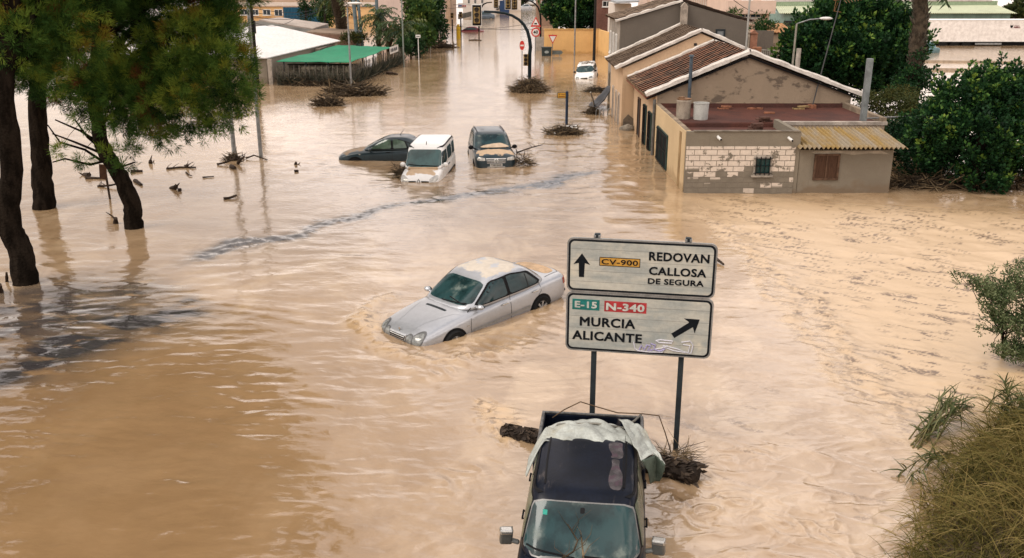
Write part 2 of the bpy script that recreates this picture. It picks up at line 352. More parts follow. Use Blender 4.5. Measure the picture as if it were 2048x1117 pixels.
    d, t = band(x, y, pline([(-300, 680), (20, 635), (150, 620), (290, 605), (440, 580)]), .5, .3, 155); q = np.exp(-(d / 2.5) ** 4) * sstep(1, .7, t) * (.7 + .3 * sstep(-.4, .3, fbm(x * .5, y * .9, 3, 156))); scum_and_reflection = np.maximum(scum_and_reflection, .95 * q); z += .5 * q * (.016 * gnoise(wx * .9, wy * 3.0, 163) + .007 * gnoise(wx * 2.2, wy * 6, 164))
    d, t = band(x, y, pline([(380, 690), (480, 745), (560, 830), (610, 930), (700, 1110)]), .4, .5, 157)
    q = np.exp(-(d / 1.0) ** 2) * sstep(-.45, .1, fbm(x * .5, y * .6, 2, 158)); z += q * (.022 * gnoise(wx * 1.25, wy * 3.1, 159) + .007 * gnoise(wx * 2.6 + wy, wy * 5.5, 160))
    q = sstep(1, -2, x) * sstep(22, 17, y) * sstep(-.25, .3, fbm(x * .4 + 4, y * .45, 3, 166)); z += q * (.013 * gnoise(wx * 1.7 + .3 * wy, wy * 3.6, 167) + .005 * gnoise(wx * 3.6, wy * 7, 168))
    # bow wave round the silver car and the wake behind it
    for pts, w, a, f in (([(820, 585), (750, 600), (715, 640), (740, 680), (800, 707), (870, 722), (960, 715), (1060, 688)], .24, .075, .5),
                         ([(735, 625), (745, 648), (752, 665)], .45, .07, .9), ([(845, 700), (900, 705), (990, 665), (1070, 632), (1130, 605)], .17, .035, .45),
                         ([(760, 745), (880, 745), (1000, 712), (1120, 668)], .3, .03, .1)):
        d, t = band(x, y, pline(pts), .18, .9, 91); g = np.exp(-(d / w) ** 2) * ends(t)
        z += g * a * (.6 + .5 * rr(2.6, 3.0, 93, 1.5)); foam = np.maximum(foam, g * f); fleck = np.maximum(fleck, g * f * sstep(.15, .4, gnoise(x * 4, y * 8, 95)))
    d, t = band(x, y, pline([(880, 735), (1000, 700), (1110, 660), (1180, 625)]), .2, .6, 97)
    z += np.exp(-(d / .7) ** 2) * .022 * gnoise(u * 1.2, v * 4.2, 98)
    # turbulence round the pick-up
    for pts, w, a, f in (([(962, 785), (975, 835), (1000, 872), (1060, 898)], .16, .08, .8), ([(985, 800), (1010, 840), (1050, 850)], .35, .05, .8),
                         ([(1330, 960), (1400, 975), (1450, 1000), (1420, 1040)], .3, .05, .2), ([(1310, 985), (1360, 1020), (1430, 1050)], .35, .05, .2),
                         ([(880, 1000), (930, 940), (1010, 930)], .3, .035, .1), ([(1420, 940), (1480, 900), (1560, 900)], .3, .035, .15), ([(1480, 1010), (1560, 1050), (1700, 1060)], .3, .04, .25)):
        d, t = band(x, y, pline(pts), .2, 1.1, 101); g = np.exp(-(d / w) ** 2) * ends(t)
        z += g * a * (.45 * gnoise(x * 1.8, y * 2.2, 104) + .8 * rr(2.6, 3.2, 103, 1.5) - .3); foam = np.maximum(foam, g * f)
        fleck = np.maximum(fleck, g * f * sstep(.12, .34, gnoise(x * 4, y * 7, 105)))
    # choppier road water on the near right, standing ripples by the facades
    mn = sstep(.5, 4, x) * sstep(19, 10, y); z += mn * (.035 * ridged(.7, 1.1, 111) + .016 * ridged(1.9, 2.6, 113))
    ms = np.exp(-((x - 4.3) / 2.0) ** 2) * sstep(33, 37, y) * sstep(60, 48, y)
    z += ms * (.022 * gnoise(x * .8 + y * .1, y * 1.9, 115) + .012 * gnoise(x * 2, y * 4, 116))
    # cars standing in the current
    for px, py, r in ((842, 366, 1.5), (1000, 338, 1.6), (740, 325, 2.4), (1172, 160, 1.6), (1060, 186, 1.6), (1132, 270, 1.3)):
        c = at(px, py); q = np.hypot((x - c.x), (y - c.y) * 1.0); z += .02 * np.exp(-((q - r) / .7) ** 2) * gnoise(x * 1.4, y * 3, 121)
    return z, foam, scum_and_reflection, fleck
def build_water():
    py = np.concatenate([np.linspace(1330, 128, 640)]); an = R(PITCH) + np.arctan((py - 558.5) / FPX); Yn = CAM_H / np.tan(an)
    Yr = np.concatenate([[-60, -20, -4, 3], Yn, np.geomspace(Yn[-1] * 1.02, 4500, 60)])
    U = np.linspace(-.74, .74, 1000); ext = .74 * np.geomspace(1.03, 60, 22); U = np.concatenate([-ext[::-1], U, ext])
    dep = np.maximum(Yr * _cp + CAM_H * _sp, 7.0)
    X = dep[:, None] * U[None, :]; Y = np.repeat(Yr[:, None], len(U), 1)
    z, foam, scum_and_reflection, fleck = water_fields(X, Y); z = np.where((Y < 3.5), 0, z)
    nr, nc = X.shape; V = np.stack([X, Y, z], -1).reshape(-1, 3)
    i = np.arange(nr - 1)[:, None] * nc + np.arange(nc - 1)[None, :]; i = i.ravel()
    F = np.stack([i, i + 1, i + nc + 1, i + nc], 1)
    m, nt, b, N, L = _nodes('muddy_flood_water')
    tc = N('ShaderNodeTexCoord').outputs['Object']
    def A(n):
        a = N('ShaderNodeAttribute'); a.attribute_name = n; return a.outputs['Fac']
    o = mixc(N, L, noise_fac(N, L, tc, .11, .36, .64, 5, .55, (1, .55, 1), .8), (.318, .214, .122), (.256, .165, .087))
    o = mixc(N, L, noise_fac(N, L, tc, .8, .42, .66, 6, .6, (1, .6, 1), .6), o, (.38, .268, .16))
    o = mixc(N, L, A('crown_reflection'), o, mixc(N, L, noise_fac(N, L, tc, .5, .35, .65, 5), (.225, .136, .063), (.19, .112, .05)))  # tree crown reflection painted as darker, browner water
    o = mixc(N, L, A('foam'), o, (.475, .335, .195))
    fm = N('ShaderNodeMath'); fm.operation = 'MULTIPLY'; L(A('fleck'), fm.inputs[0]); L(noise_fac(N, L, tc, 9, .38, .55, 4), fm.inputs[1])
    o = mixc(N, L, fm.outputs[0], o, (.12, .068, .03))  # dirty foam streaks, with the shadow of wave fronts painted in
    sm = N('ShaderNodeMath'); sm.operation = 'MULTIPLY'; L(A('scum_and_reflection'), sm.inputs[0]); L(noise_fac(N, L, tc, 1.7, .22, .50, 5, .6, (.7, 1.6, 1)), sm.inputs[1])
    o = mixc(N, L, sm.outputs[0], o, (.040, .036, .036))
    L(o, b.inputs['Base Color'])
    r = N('ShaderNodeMapRange'); r.inputs['To Min'].default_value = .045; r.inputs['To Max'].default_value = .5; L(A('foam'), r.inputs['Value']); L(r.outputs[0], b.inputs['Roughness'])
    b.inputs['IOR'].default_value = 1.6; b.inputs['Specular IOR Level'].default_value = .95
    n1 = N('ShaderNodeTexNoise'); mp = N('ShaderNodeMapping'); mp.inputs['Scale'].default_value = (1.1, 2.0, 1); L(tc, mp.inputs[0]); L(mp.outputs[0], n1.inputs['Vector'])
    n1.inputs['Scale'].default_value = 3.2; n1.inputs['Detail'].default_value = 4; n1.inputs['Roughness'].default_value = .5; n1.inputs['Distortion'].default_value = .6
    bp = N('ShaderNodeBump'); bp.inputs['Strength'].default_value = 1; bp.inputs['Distance'].default_value = .008; L(n1.outputs[0], bp.inputs['Height']); L(bp.outputs[0], b.inputs['Normal'])
    w = npmesh('water', V, F, m, attrs={'crown_reflection': (sstep(1.0, -4.5, X + .25 * (Y - 12) + .9 * fbm(X * .3, Y * .3, 3, 171)) * sstep(23, 17, Y) * .85).ravel(), 'foam': foam.ravel(), 'scum_and_reflection': scum_and_reflection.ravel(), 'fleck': fleck.ravel()}, smooth=True)
    w['kind'] = 'structure'
    g = MB(); g.poly([(-5000, -80, -1.6), (5000, -80, -1.6), (5000, 4600, -1.6), (-5000, 4600, -1.6)])
    g.build('ground', pm('flooded_earth', (.16, .11, .07), .9, 0, .4, .2), recalc=False)['kind'] = 'structure'
build_water()
# ============================================================ CARS
M_GLASS = pm('tinted_car_glass', (.012, .036, .040), .06, 0, .5, 1.2, spec=.4, grain=0)
M_GLASSD = pm('dusty_windscreen', (.018, .046, .048), .09, 0, .6, 1.6, spec=.4, grain=0, mud=(.13, .16, .14), mscale=2.2, mband=(.52, .75), mrough=.5)
M_TYRE = pm('tyre_rubber', (.014, .014, .014), .8, 0, .3, 6)
M_RIM = pm('alloy_rim', (.45, .45, .44), .35, .7, .2, 6)
M_LAMP = pm('headlamp_glass', (.23, .24, .23), .12, .2, .4, 9, coat=.6)
M_LAMPW = pm('clear_headlamp', (.55, .53, .48), .15, .2, .35, 9, coat=.6)
M_TAIL = pm('tail_lamp_red', (.28, .03, .02), .2, 0, .3, 9, coat=.6)
M_CHROME = pm('chrome_trim', (.62, .62, .60), .2, .9, .15, 6)
M_SEAM = pm('door_gap', (.03, .03, .03), .8, 0, .1, 3)
M_SILT = pm('wet_silt', (.50, .34, .20), .6, 0, .3, 4, .01, 12)
M_PLATE = pm('number_plate_white', (.68, .67, .62), .5, 0, .15, 5)
P_SILVER = pm('silver_paint', (.41, .425, .445), .30, .55, .10, 1.2, coat=.5, grain=.03, zones=[(-1.0, .05, .62, 1.36)], zcol=(.50, .445, .37))
P_WHITE = pm('white_van_paint', (.74, .73, .70), .3, 0, .06, 1.2, coat=.4, grain=.03, zones=[(1.08, 1.72, .62, .8)])
P_WHITEH = pm('white_hatch_paint', (.70, .69, .66), .3, 0, .08, 1.2, coat=.4, grain=.05)
P_TEAL = pm('dark_teal_paint', (.018, .034, .042), .28, .2, .25, 1.5, coat=.4, zones=[(1.0, 1.95, .66, .7)], zcol=(.24, .165, .10))
P_BLUE = pm('dark_blue_paint', (.014, .032, .042), .28, .2, .25, 1.5, coat=.4, grain=.05, zones=[(1.28, 2.0, .78, .8)])
P_NAVY = pm('navy_paint', (.006, .009, .018), .32, 0, .35, 2, coat=0, spec=.14, mud=(.10, .085, .08), mscale=1.0, mband=(.60, .74), mstretch=(1.1, 3.4, 1))
P_RED = pm('red_paint', (.24, .02, .03), .35, 0, .3, 1.5, coat=.4)
def chaikin(p, it=2, q=.15):
    for _ in range(it):
        o = []
        for i in range(len(p)):
            a, b = p[i], p[(i + 1) % len(p)]
            o += [(a[0] + (b[0] - a[0]) * q, a[1] + (b[1] - a[1]) * q), (a[0] + (b[0] - a[0]) * (1 - q), a[1] + (b[1] - a[1]) * (1 - q))]
        p = o
    return p
def ellipse(cx, cy, rx, ry, n=20): return [(cx + rx * math.cos(2 * math.pi * k / n), cy + ry * math.sin(2 * math.pi * k / n)) for k in range(n)]
class Car:
    def __init__(s, name, label, loc, rot, stations, cabin, paint, n=5.0, group=None, bvh_only=False):
        s.root = thing(name, label, 'car', loc, rot, group); s.paint = paint
        m = MB(); ring = None; K = None
        for (x, w, zb, zs, zt) in stations:
            h = zs - zb
            hp = [(0, zb), (w * .8, zb), (w * .955, zb + .10 * h), (w * .995, zb + .35 * h), (w, zb + .62 * h), (w * .985, zb + .86 * h), (w * .93, zs), (w * .72, zs + (zt - zs) * .62), (w * .36, zt - (zt - zs) * .06), (0, zt)]
            rg = hp + [(-y, z) for y, z in hp[-2:0:-1]]; K = len(rg); m.v += [(x, y, z) for y, z in rg]
        ns = len(stations)
        m.f += [(i * K + j, i * K + (j + 1) % K, (i + 1) * K + (j + 1) % K, (i + 1) * K + j) for i in range(ns - 1) for j in range(K)]
        m.f += [tuple(range(K)), tuple(reversed(range((ns - 1) * K, ns * K)))]; m.m = [0] * len(m.f)
        s.body = s._sub(m, 'body', paint)
        c = MB(); Q = 32
        for (z, xf, xb, w) in cabin:
            cx, hx = (xf + xb) / 2, (xf - xb) / 2
            for k in range(Q):
                a = 2 * math.pi * (k + .5) / Q; ca, sa = math.cos(a), math.sin(a)
                c.v.append((cx + hx * math.copysign(abs(ca) ** (2 / n), ca), w * math.copysign(abs(sa) ** (2 / n), sa), z))
        nz = len(cabin)
        c.f += [(i * Q + j, i * Q + (j + 1) % Q, (i + 1) * Q + (j + 1) % Q, (i + 1) * Q + j) for i in range(nz - 1) for j in range(Q)]
        s.z0, s.z1 = cabin[0][0], cabin[-1][0]
        c.v = [(q[0], q[1] * (1 + .045 * (q[2] - s.z0) / (s.z1 - s.z0)), q[2] + .05 * (q[2] - s.z0) / (s.z1 - s.z0)) for q in c.v]
        zt = (cabin[-1][0] + .05,) + tuple(cabin[-1][1:]); c.v.append(((zt[1] + zt[2]) / 2, 0, zt[0] + .012)); t = len(c.v) - 1
        c.f += [((nz - 1) * Q + j, (nz - 1) * Q + (j + 1) % Q, t) for j in range(Q)] + [tuple(reversed(range(Q)))]; c.m = [0] * len(c.f)
        s.cab = s._sub(c, 'cabin', paint)
        V = []; F = []
        for o in (s.body, s.cab):
            k = len(V); V += [v.co.copy() for v in o.data.vertices]; F += [tuple(i + k for i in p.vertices) for p in o.data.polygons]
        s.bvh = BVHTree.FromPolygons(V, F)
    def _sub(s, m, name, mat, lv=2):
        o = m.build(name, mat, s.root, local=True, smooth=True)
        md = o.modifiers.new('s', 'SUBSURF'); md.levels = lv; bpy.context.view_layer.update()
        me = bpy.data.meshes.new_from_object(o.evaluated_get(bpy.context.evaluated_depsgraph_get())); o.modifiers.clear(); old = o.data; o.data = me; bpy.data.meshes.remove(old); me.name = name
        me.polygons.foreach_set('use_smooth', [True] * len(me.polygons)); return o
    def hit(s, p, view):
        O, D = {'front': (Vector((9, p[0], p[1])), Vector((-1, 0, 0))), 'rear': (Vector((-9, p[0], p[1])), Vector((1, 0, 0))),
                'left': (Vector((p[0], 9, p[1])), Vector((0, -1, 0))), 'right': (Vector((p[0], -9, p[1])), Vector((0, 1, 0))), 'top': (Vector((p[0], p[1], 9)), Vector((0, 0, -1)))}[view]
        h, nn, _, _ = s.bvh.ray_cast(O, D)
        if h is None:
            h, nn, _, _ = s.bvh.find_nearest(O + D * 7.5)
        if nn.dot(D) > 0: nn = -nn
        return h, nn
    def _zs(s, poly, view):
        return poly if view == 'top' else [(p[0], p[1] + .05 * max(0, (p[1] - s.z0 - .1) / (s.z1 - s.z0))) for p in poly]
    def decal(s, name, poly, view, mat, off=.007, res=.07, it=2, q=.15, rim=.02, parent=None, label=None, lift=0):
        poly = s._zs(poly, view)
        if it: poly = chaikin(poly, it, q)
        pts = []
        for i in range(len(poly)):
            a, b = poly[i], poly[(i + 1) % len(poly)]; l = math.hypot(b[0] - a[0], b[1] - a[1]); k = max(1, int(l / res))
            pts += [Vector((a[0] + (b[0] - a[0]) * t / k, a[1] + (b[1] - a[1]) * t / k)) for t in range(k)]
        nb = len(pts); xs = [p.x for p in pts]; ys = [p.y for p in pts]
        def inside(x, y):
            c = False
            for i in range(nb):
                a, b = pts[i], pts[i - 1]
                if (a.y > y) != (b.y > y) and x < (b.x - a.x) * (y - a.y) / (b.y - a.y) + a.x: c = not c
            return c
        g = []; yy = min(ys) + res / 2
        while yy < max(ys):
            xx = min(xs) + res / 2
            while xx < max(xs):
                if inside(xx, yy) and min((xx - p.x) ** 2 + (yy - p.y) ** 2 for p in pts) > (res * .4) ** 2: g.append(Vector((xx, yy)))
                xx += res
            yy += res
        r = geometry.delaunay_2d_cdt(pts + g, [(i, (i + 1) % nb) for i in range(nb)], [list(range(nb))], 1, 1e-5)
        vs, fs = r[0], r[2]; m = MB(); top = []; bot = []
        for v in vs:
            h, nn = s.hit((v.x, v.y), view); top.append(h + nn * (off + lift)); bot.append(h - nn * rim)
        ed = {}
        for f in fs:
            for i in range(len(f)):
                a, b = f[i], f[(i + 1) % len(f)]; ed[(a, b)] = 1
        nv = len(vs); m.add(top + bot, list(map(tuple, fs)) + [(a, a + nv, b + nv, b) for (a, b) in ed if (b, a) not in ed])
        o = m.build(name, mat, parent or s.root, local=True, smooth=True, recalc=True); o.data.set_sharp_from_angle(angle=R(50))
        if label: o['label'] = label
        return o
    def seam(s, name, path, view, mat=None, w=.007, parent=None, closed=False, res=.09, lift=.004):
        path = s._zs(list(path), view); P = []
        n = len(path)
        for i in range(n):
            a = Vector(path[i]); p = Vector(path[i - 1]) if i or closed else None; q = Vector(path[(i + 1) % n]) if i < n - 1 or closed else None
            d = ((q or a) - (p or a)).normalized(); P.append((a, Vector((-d.y, d.x)) * w))
        m = MB(); fine = []
        idx = range(n if closed else n - 1)
        for i in idx:
            a, na = P[i]; b, nb_ = P[(i + 1) % n]; k = max(1, int((b - a).length / res))
            for t in range(k): fine.append((a.lerp(b, t / k), na.lerp(nb_, t / k)))
        if not closed: fine.append(P[-1])
        for a, na in fine:
            h, nn = s.hit(a - na, view); m.v.append(tuple(h + nn * lift)); h, nn = s.hit(a + na, view); m.v.append(tuple(h + nn * lift))
        k = len(fine)
        m.f = [(2 * i, 2 * i + 1, 2 * ((i + 1) % k) + 1, 2 * ((i + 1) % k)) for i in range(k if closed else k - 1)]; m.m = [0] * len(m.f)
        return m.build(name, mat or M_SEAM, parent or s.root, local=True)
    def wheel(s, x, y, r, wd=.2):
        sd = 1 if y > 0 else -1; m = MB()
        prof = [(r * .62, -wd / 2), (r * .9, -wd / 2), (r, -wd * .32), (r, wd * .32), (r * .9, wd / 2), (r * .62, wd / 2)]
        def lathe(m, prof, n=28, cl=True):
            k = len(prof); o = len(m.v)
            for i in range(n):
                a = 2 * math.pi * i / n
                for (q, t) in prof: m.v.append((x + q * math.cos(a), y + sd * t, r + q * math.sin(a)))
            m.f += [(o + i * k + j, o + ((i + 1) % n) * k + j, o + ((i + 1) % n) * k + (j + 1) % k, o + i * k + (j + 1) % k) for i in range(n) for j in range(k if cl else k - 1)]
            m.m = [0] * len(m.f)
        lathe(m, prof); wh = m.build('wheel', M_TYRE, s.root, local=True, smooth=True, auto=40)
        m = MB(); lathe(m, [(r * .64, wd * .40), (r * .58, wd * .44), (r * .56, wd * .2), (.0, wd * .2)], 28, False)
        for k in range(7):
            a = 2 * math.pi * k / 7; m.bar((x + .03 * math.cos(a), y + sd * wd * .36, r + .03 * math.sin(a)), (x + r * .6 * math.cos(a), y + sd * wd * .38, r + r * .6 * math.sin(a)), .05, .03, up=(0, 1, 0))
        m.disc((x, y + sd * wd * .37, r), r * .16, (0, 1, 0), .05, 14)
        m.build('rim', M_RIM, wh, local=True, smooth=True, auto=40); return wh
    def mirror(s, x, y, z, sx=.10, sy=.10, sz=.075, mat=None):
        sd = 1 if y > 0 else -1; m = MB(); m.blob((x, y + sd * sy, z), (sx, sy * 1.25, sz), 3, 8, 12, .05); m.bar((x, y - sd * .05, z - sz * .5), (x, y + sd * sy * .6, z - sz * .3), .06, .04)
        mo = m.build('mirror', mat or s.paint, s.root, local=True, smooth=True)
        g = MB(); g.prism(ellipse(y + sd * sy, z, sy * 1.0, sz * .8, 16), 'x', x - sx * 1.02, x - sx * .6); g.build('mirror_glass', M_GLASS, mo, local=True); return mo
    def arches(s, xs, r, mat=None):
        for x in xs:
            for v in ('left', 'right'):
                s.decal('wheel_arch', ellipse(x, r * .98, r * 1.19, r * 1.19, 28), v, M_BLACK, .006, .1, 0)
    def handle(s, x, z, view, mat):
        h, nn = s.hit((x, z), view); m = MB(); m.bar(h + nn * .03 - Vector((.10, 0, 0)), h + nn * .03 + Vector((.10, 0, 0)), .025, .035)
        m.bar(h - Vector((.09, 0, 0)), h - Vector((.09, 0, 0)) + nn * .03, .02, .02); m.bar(h + Vector((.09, 0, 0)), h + Vector((.09, 0, 0)) + nn * .03, .02, .02)
        return m.build('handle', mat, s.root, local=True, bevel=.006)
    def wiper(s, y0, y1, x0, z0, slope):
        m = MB(); pts = []
        for t in np.linspace(0, 1, 7):
            y = y0 + (y1 - y0) * t; h, nn = s.hit((y, z0 + slope * t), 'front'); pts.append(h + nn * .025)
        m.tube(pts, .012, 6); return m.build('wiper', M_BLACK, s.root, local=True)
# ------------------------------------------------------------ silver saloon in the current
def silver_saloon():
    st = [(2.41, .50, .32, .52, .57), (2.37, .68, .25, .60, .66), (2.22, .82, .20, .67, .755), (1.75, .885, .2, .76, .865), (1.05, .905, .2, .86, .945), (.2, .91, .2, .90, .95), (-.9, .91, .2, .925, .97),
          (-1.55, .90, .2, .955, 1.02), (-2.1, .875, .22, .95, 1.03), (-2.36, .82, .28, .90, 1.0), (-2.43, .66, .36, .80, .92)]
    cb = [(.84, 1.16, -1.90, .875), (.95, 1.02, -1.77, .855), (1.14, .64, -1.50, .785), (1.315, .29, -1.24, .715), (1.405, .08, -1.02, .64), (1.45, -.12, -.84, .48)]
    c = Car('saloon_car', 'silver four door saloon car standing nose down in the current beside the big road sign', (-.86, 21.05, -.40), (0, R(2.7), R(-135)), st, cb, P_SILVER)
    c.decal('windscreen', [(-.74, .985), (-.60, 1.335), (.60, 1.335), (.74, .985)], 'front', M_GLASSD, it=2, q=.12)
    c.decal('rear_window', [(-.70, 1.03), (-.54, 1.33), (.54, 1.33), (.70, 1.03)], 'rear', M_GLASS)
    for v in ('left', 'right'):
        c.decal('window_frame', [(.80, .955), (.12, 1.36), (-.5, 1.385), (-1.08, 1.31), (-1.44, 1.01), (-1.34, .965)], v, M_BLACK, .007, .06, 2, .1)
        c.decal('window', [(.70, .975), (.12, 1.33), (-.24, 1.35), (-.27, .985)], v, M_GLASS, .010, .07, 2, .08)
        c.decal('window', [(-.36, .985), (-.34, 1.35), (-.5, 1.355), (-.98, 1.29), (-1.33, 1.02), (-1.24, .99)], v, M_GLASS, .010, .07, 2, .08)
        c.seam('window_divider', [(-.97, .99), (-.94, 1.28)], v, lift=.014, w=.012)
        c.seam('door_gap', [(.92, .28), (.98, .55), (.93, .88), (.82, .955)], v)
        c.seam('door_gap', [(-.32, .28), (-.32, .95)], v)
        c.seam('door_gap', [(-1.02, .34), (-1.12, .55), (-1.38, .78), (-1.36, .98)], v)
        c.seam('side_moulding', [(.90, .47), (-.98, .49)], v, pm('grey_moulding', (.33, .33, .32), .5, .3, .1, 4), .03, lift=.012)
        c.handle(-.12, .80, v, M_CHROME); c.handle(-1.16, .82, v, M_CHROME)
        c.wheel(1.48, .835 if v == 'left' else -.835, .32); c.wheel(-1.36, .835 if v == 'left' else -.835, .32)
    c.arches((1.48, -1.36), .32)
    for y in (.60, -.60): c.decal('headlight', ellipse(y, .60, .125, .125), 'front', M_LAMP, .011, .05, 0)
    for y in (.385, -.385): c.decal('headlight', ellipse(y, .575, .095, .10), 'front', M_LAMP, .011, .05, 0)
    for y in (.60, -.60, .385, -.385): c.seam('headlight_ring', ellipse(y, .60 if abs(y) > .5 else .575, .130 if abs(y) > .5 else .10, .130 if abs(y) > .5 else .105, 24), 'front', pm('lamp_rim', (.14, .14, .14), .4, .3), .009, closed=True, lift=.017)
    gr = c.decal('grille', [(-.25, .42), (-.275, .63), (.275, .63), (.25, .42)], 'front', M_BLACK, .02, .06, 1, .1)
    c.seam('grille_surround', [(-.255, .42), (-.28, .64), (.28, .64), (.255, .42)], 'front', M_CHROME, .014, gr, True, lift=.03)
    for k in range(5): c.seam('grille_bar', [(-.25, .455 + k * .038), (.25, .455 + k * .038)], 'front', M_CHROME, .006, gr, lift=.03)
    c.seam('bonnet_gap', [(2.28, .30), (1.9, .36), (1.2, .60), (1.12, .72)], 'top', P_SILVER, .008); c.seam('bonnet_gap', [(2.28, -.30), (1.9, -.36), (1.2, -.60), (1.12, -.72)], 'top', P_SILVER, .008)
    c.decal('air_vent', [(1.20, -.34), (1.27, -.34), (1.27, .34), (1.20, .34)], 'top', M_DKPOLE, .006, .06, 1, .1)
    c.wiper(-.1, .62, 0, .99, .03); c.wiper(.62, .05, 0, 1.0, .06)
    c.mirror(.70, .85, .98, .07, .085, .06); c.mirror(.70, -.85, .98, .07, .085, .06)
    for y in (.66, -.66): c.decal('tail_light', [(y - .15, .68), (y - .13, .86), (y + .13, .86), (y + .15, .68)], 'rear', M_TAIL, .01, .05)
    c.decal('tail_light', [(-2.22, .70), (-2.22, .86), (-2.36, .84), (-2.36, .70)], 'left', M_TAIL, .008, .05); c.decal('tail_light', [(-2.22, .70), (-2.22, .86), (-2.36, .84), (-2.36, .70)], 'right', M_TAIL, .008, .05)
    c.seam('bumper_strip', [(-.80, .50), (.80, .50)], 'rear', M_BLACK, .03, lift=.02)
    c.decal('turn_signal', [(1.02, .62), (1.02, .65), (1.10, .65), (1.10, .62)], 'left', M_LAMPW, .01, .04, 1); c.seam('boot_gap', [(-1.72, .68), (-2.25, .62), (-2.36, .4)], 'top'); c.seam('boot_gap', [(-1.72, -.68), (-2.25, -.62), (-2.36, -.4)], 'top')
    m = MB()
    for y0, z0 in ((0, .69),): m.tube([(2.33, 0, .66), (2.33, 0, .72)], .008, 6); m.disc((2.33, 0, .74), .03, (1, 0, 0), .008, 14)
    m.build('bonnet_emblem', M_CHROME, c.root, local=True)
    pass
    c.decal('silt_film', [(-2.28, -.55), (-2.28, .55), (-1.85, .6), (-1.82, .1), (-1.86, -.6)], 'top', M_SILT, .004, .1, 3, .22)
    return c
silver_saloon()
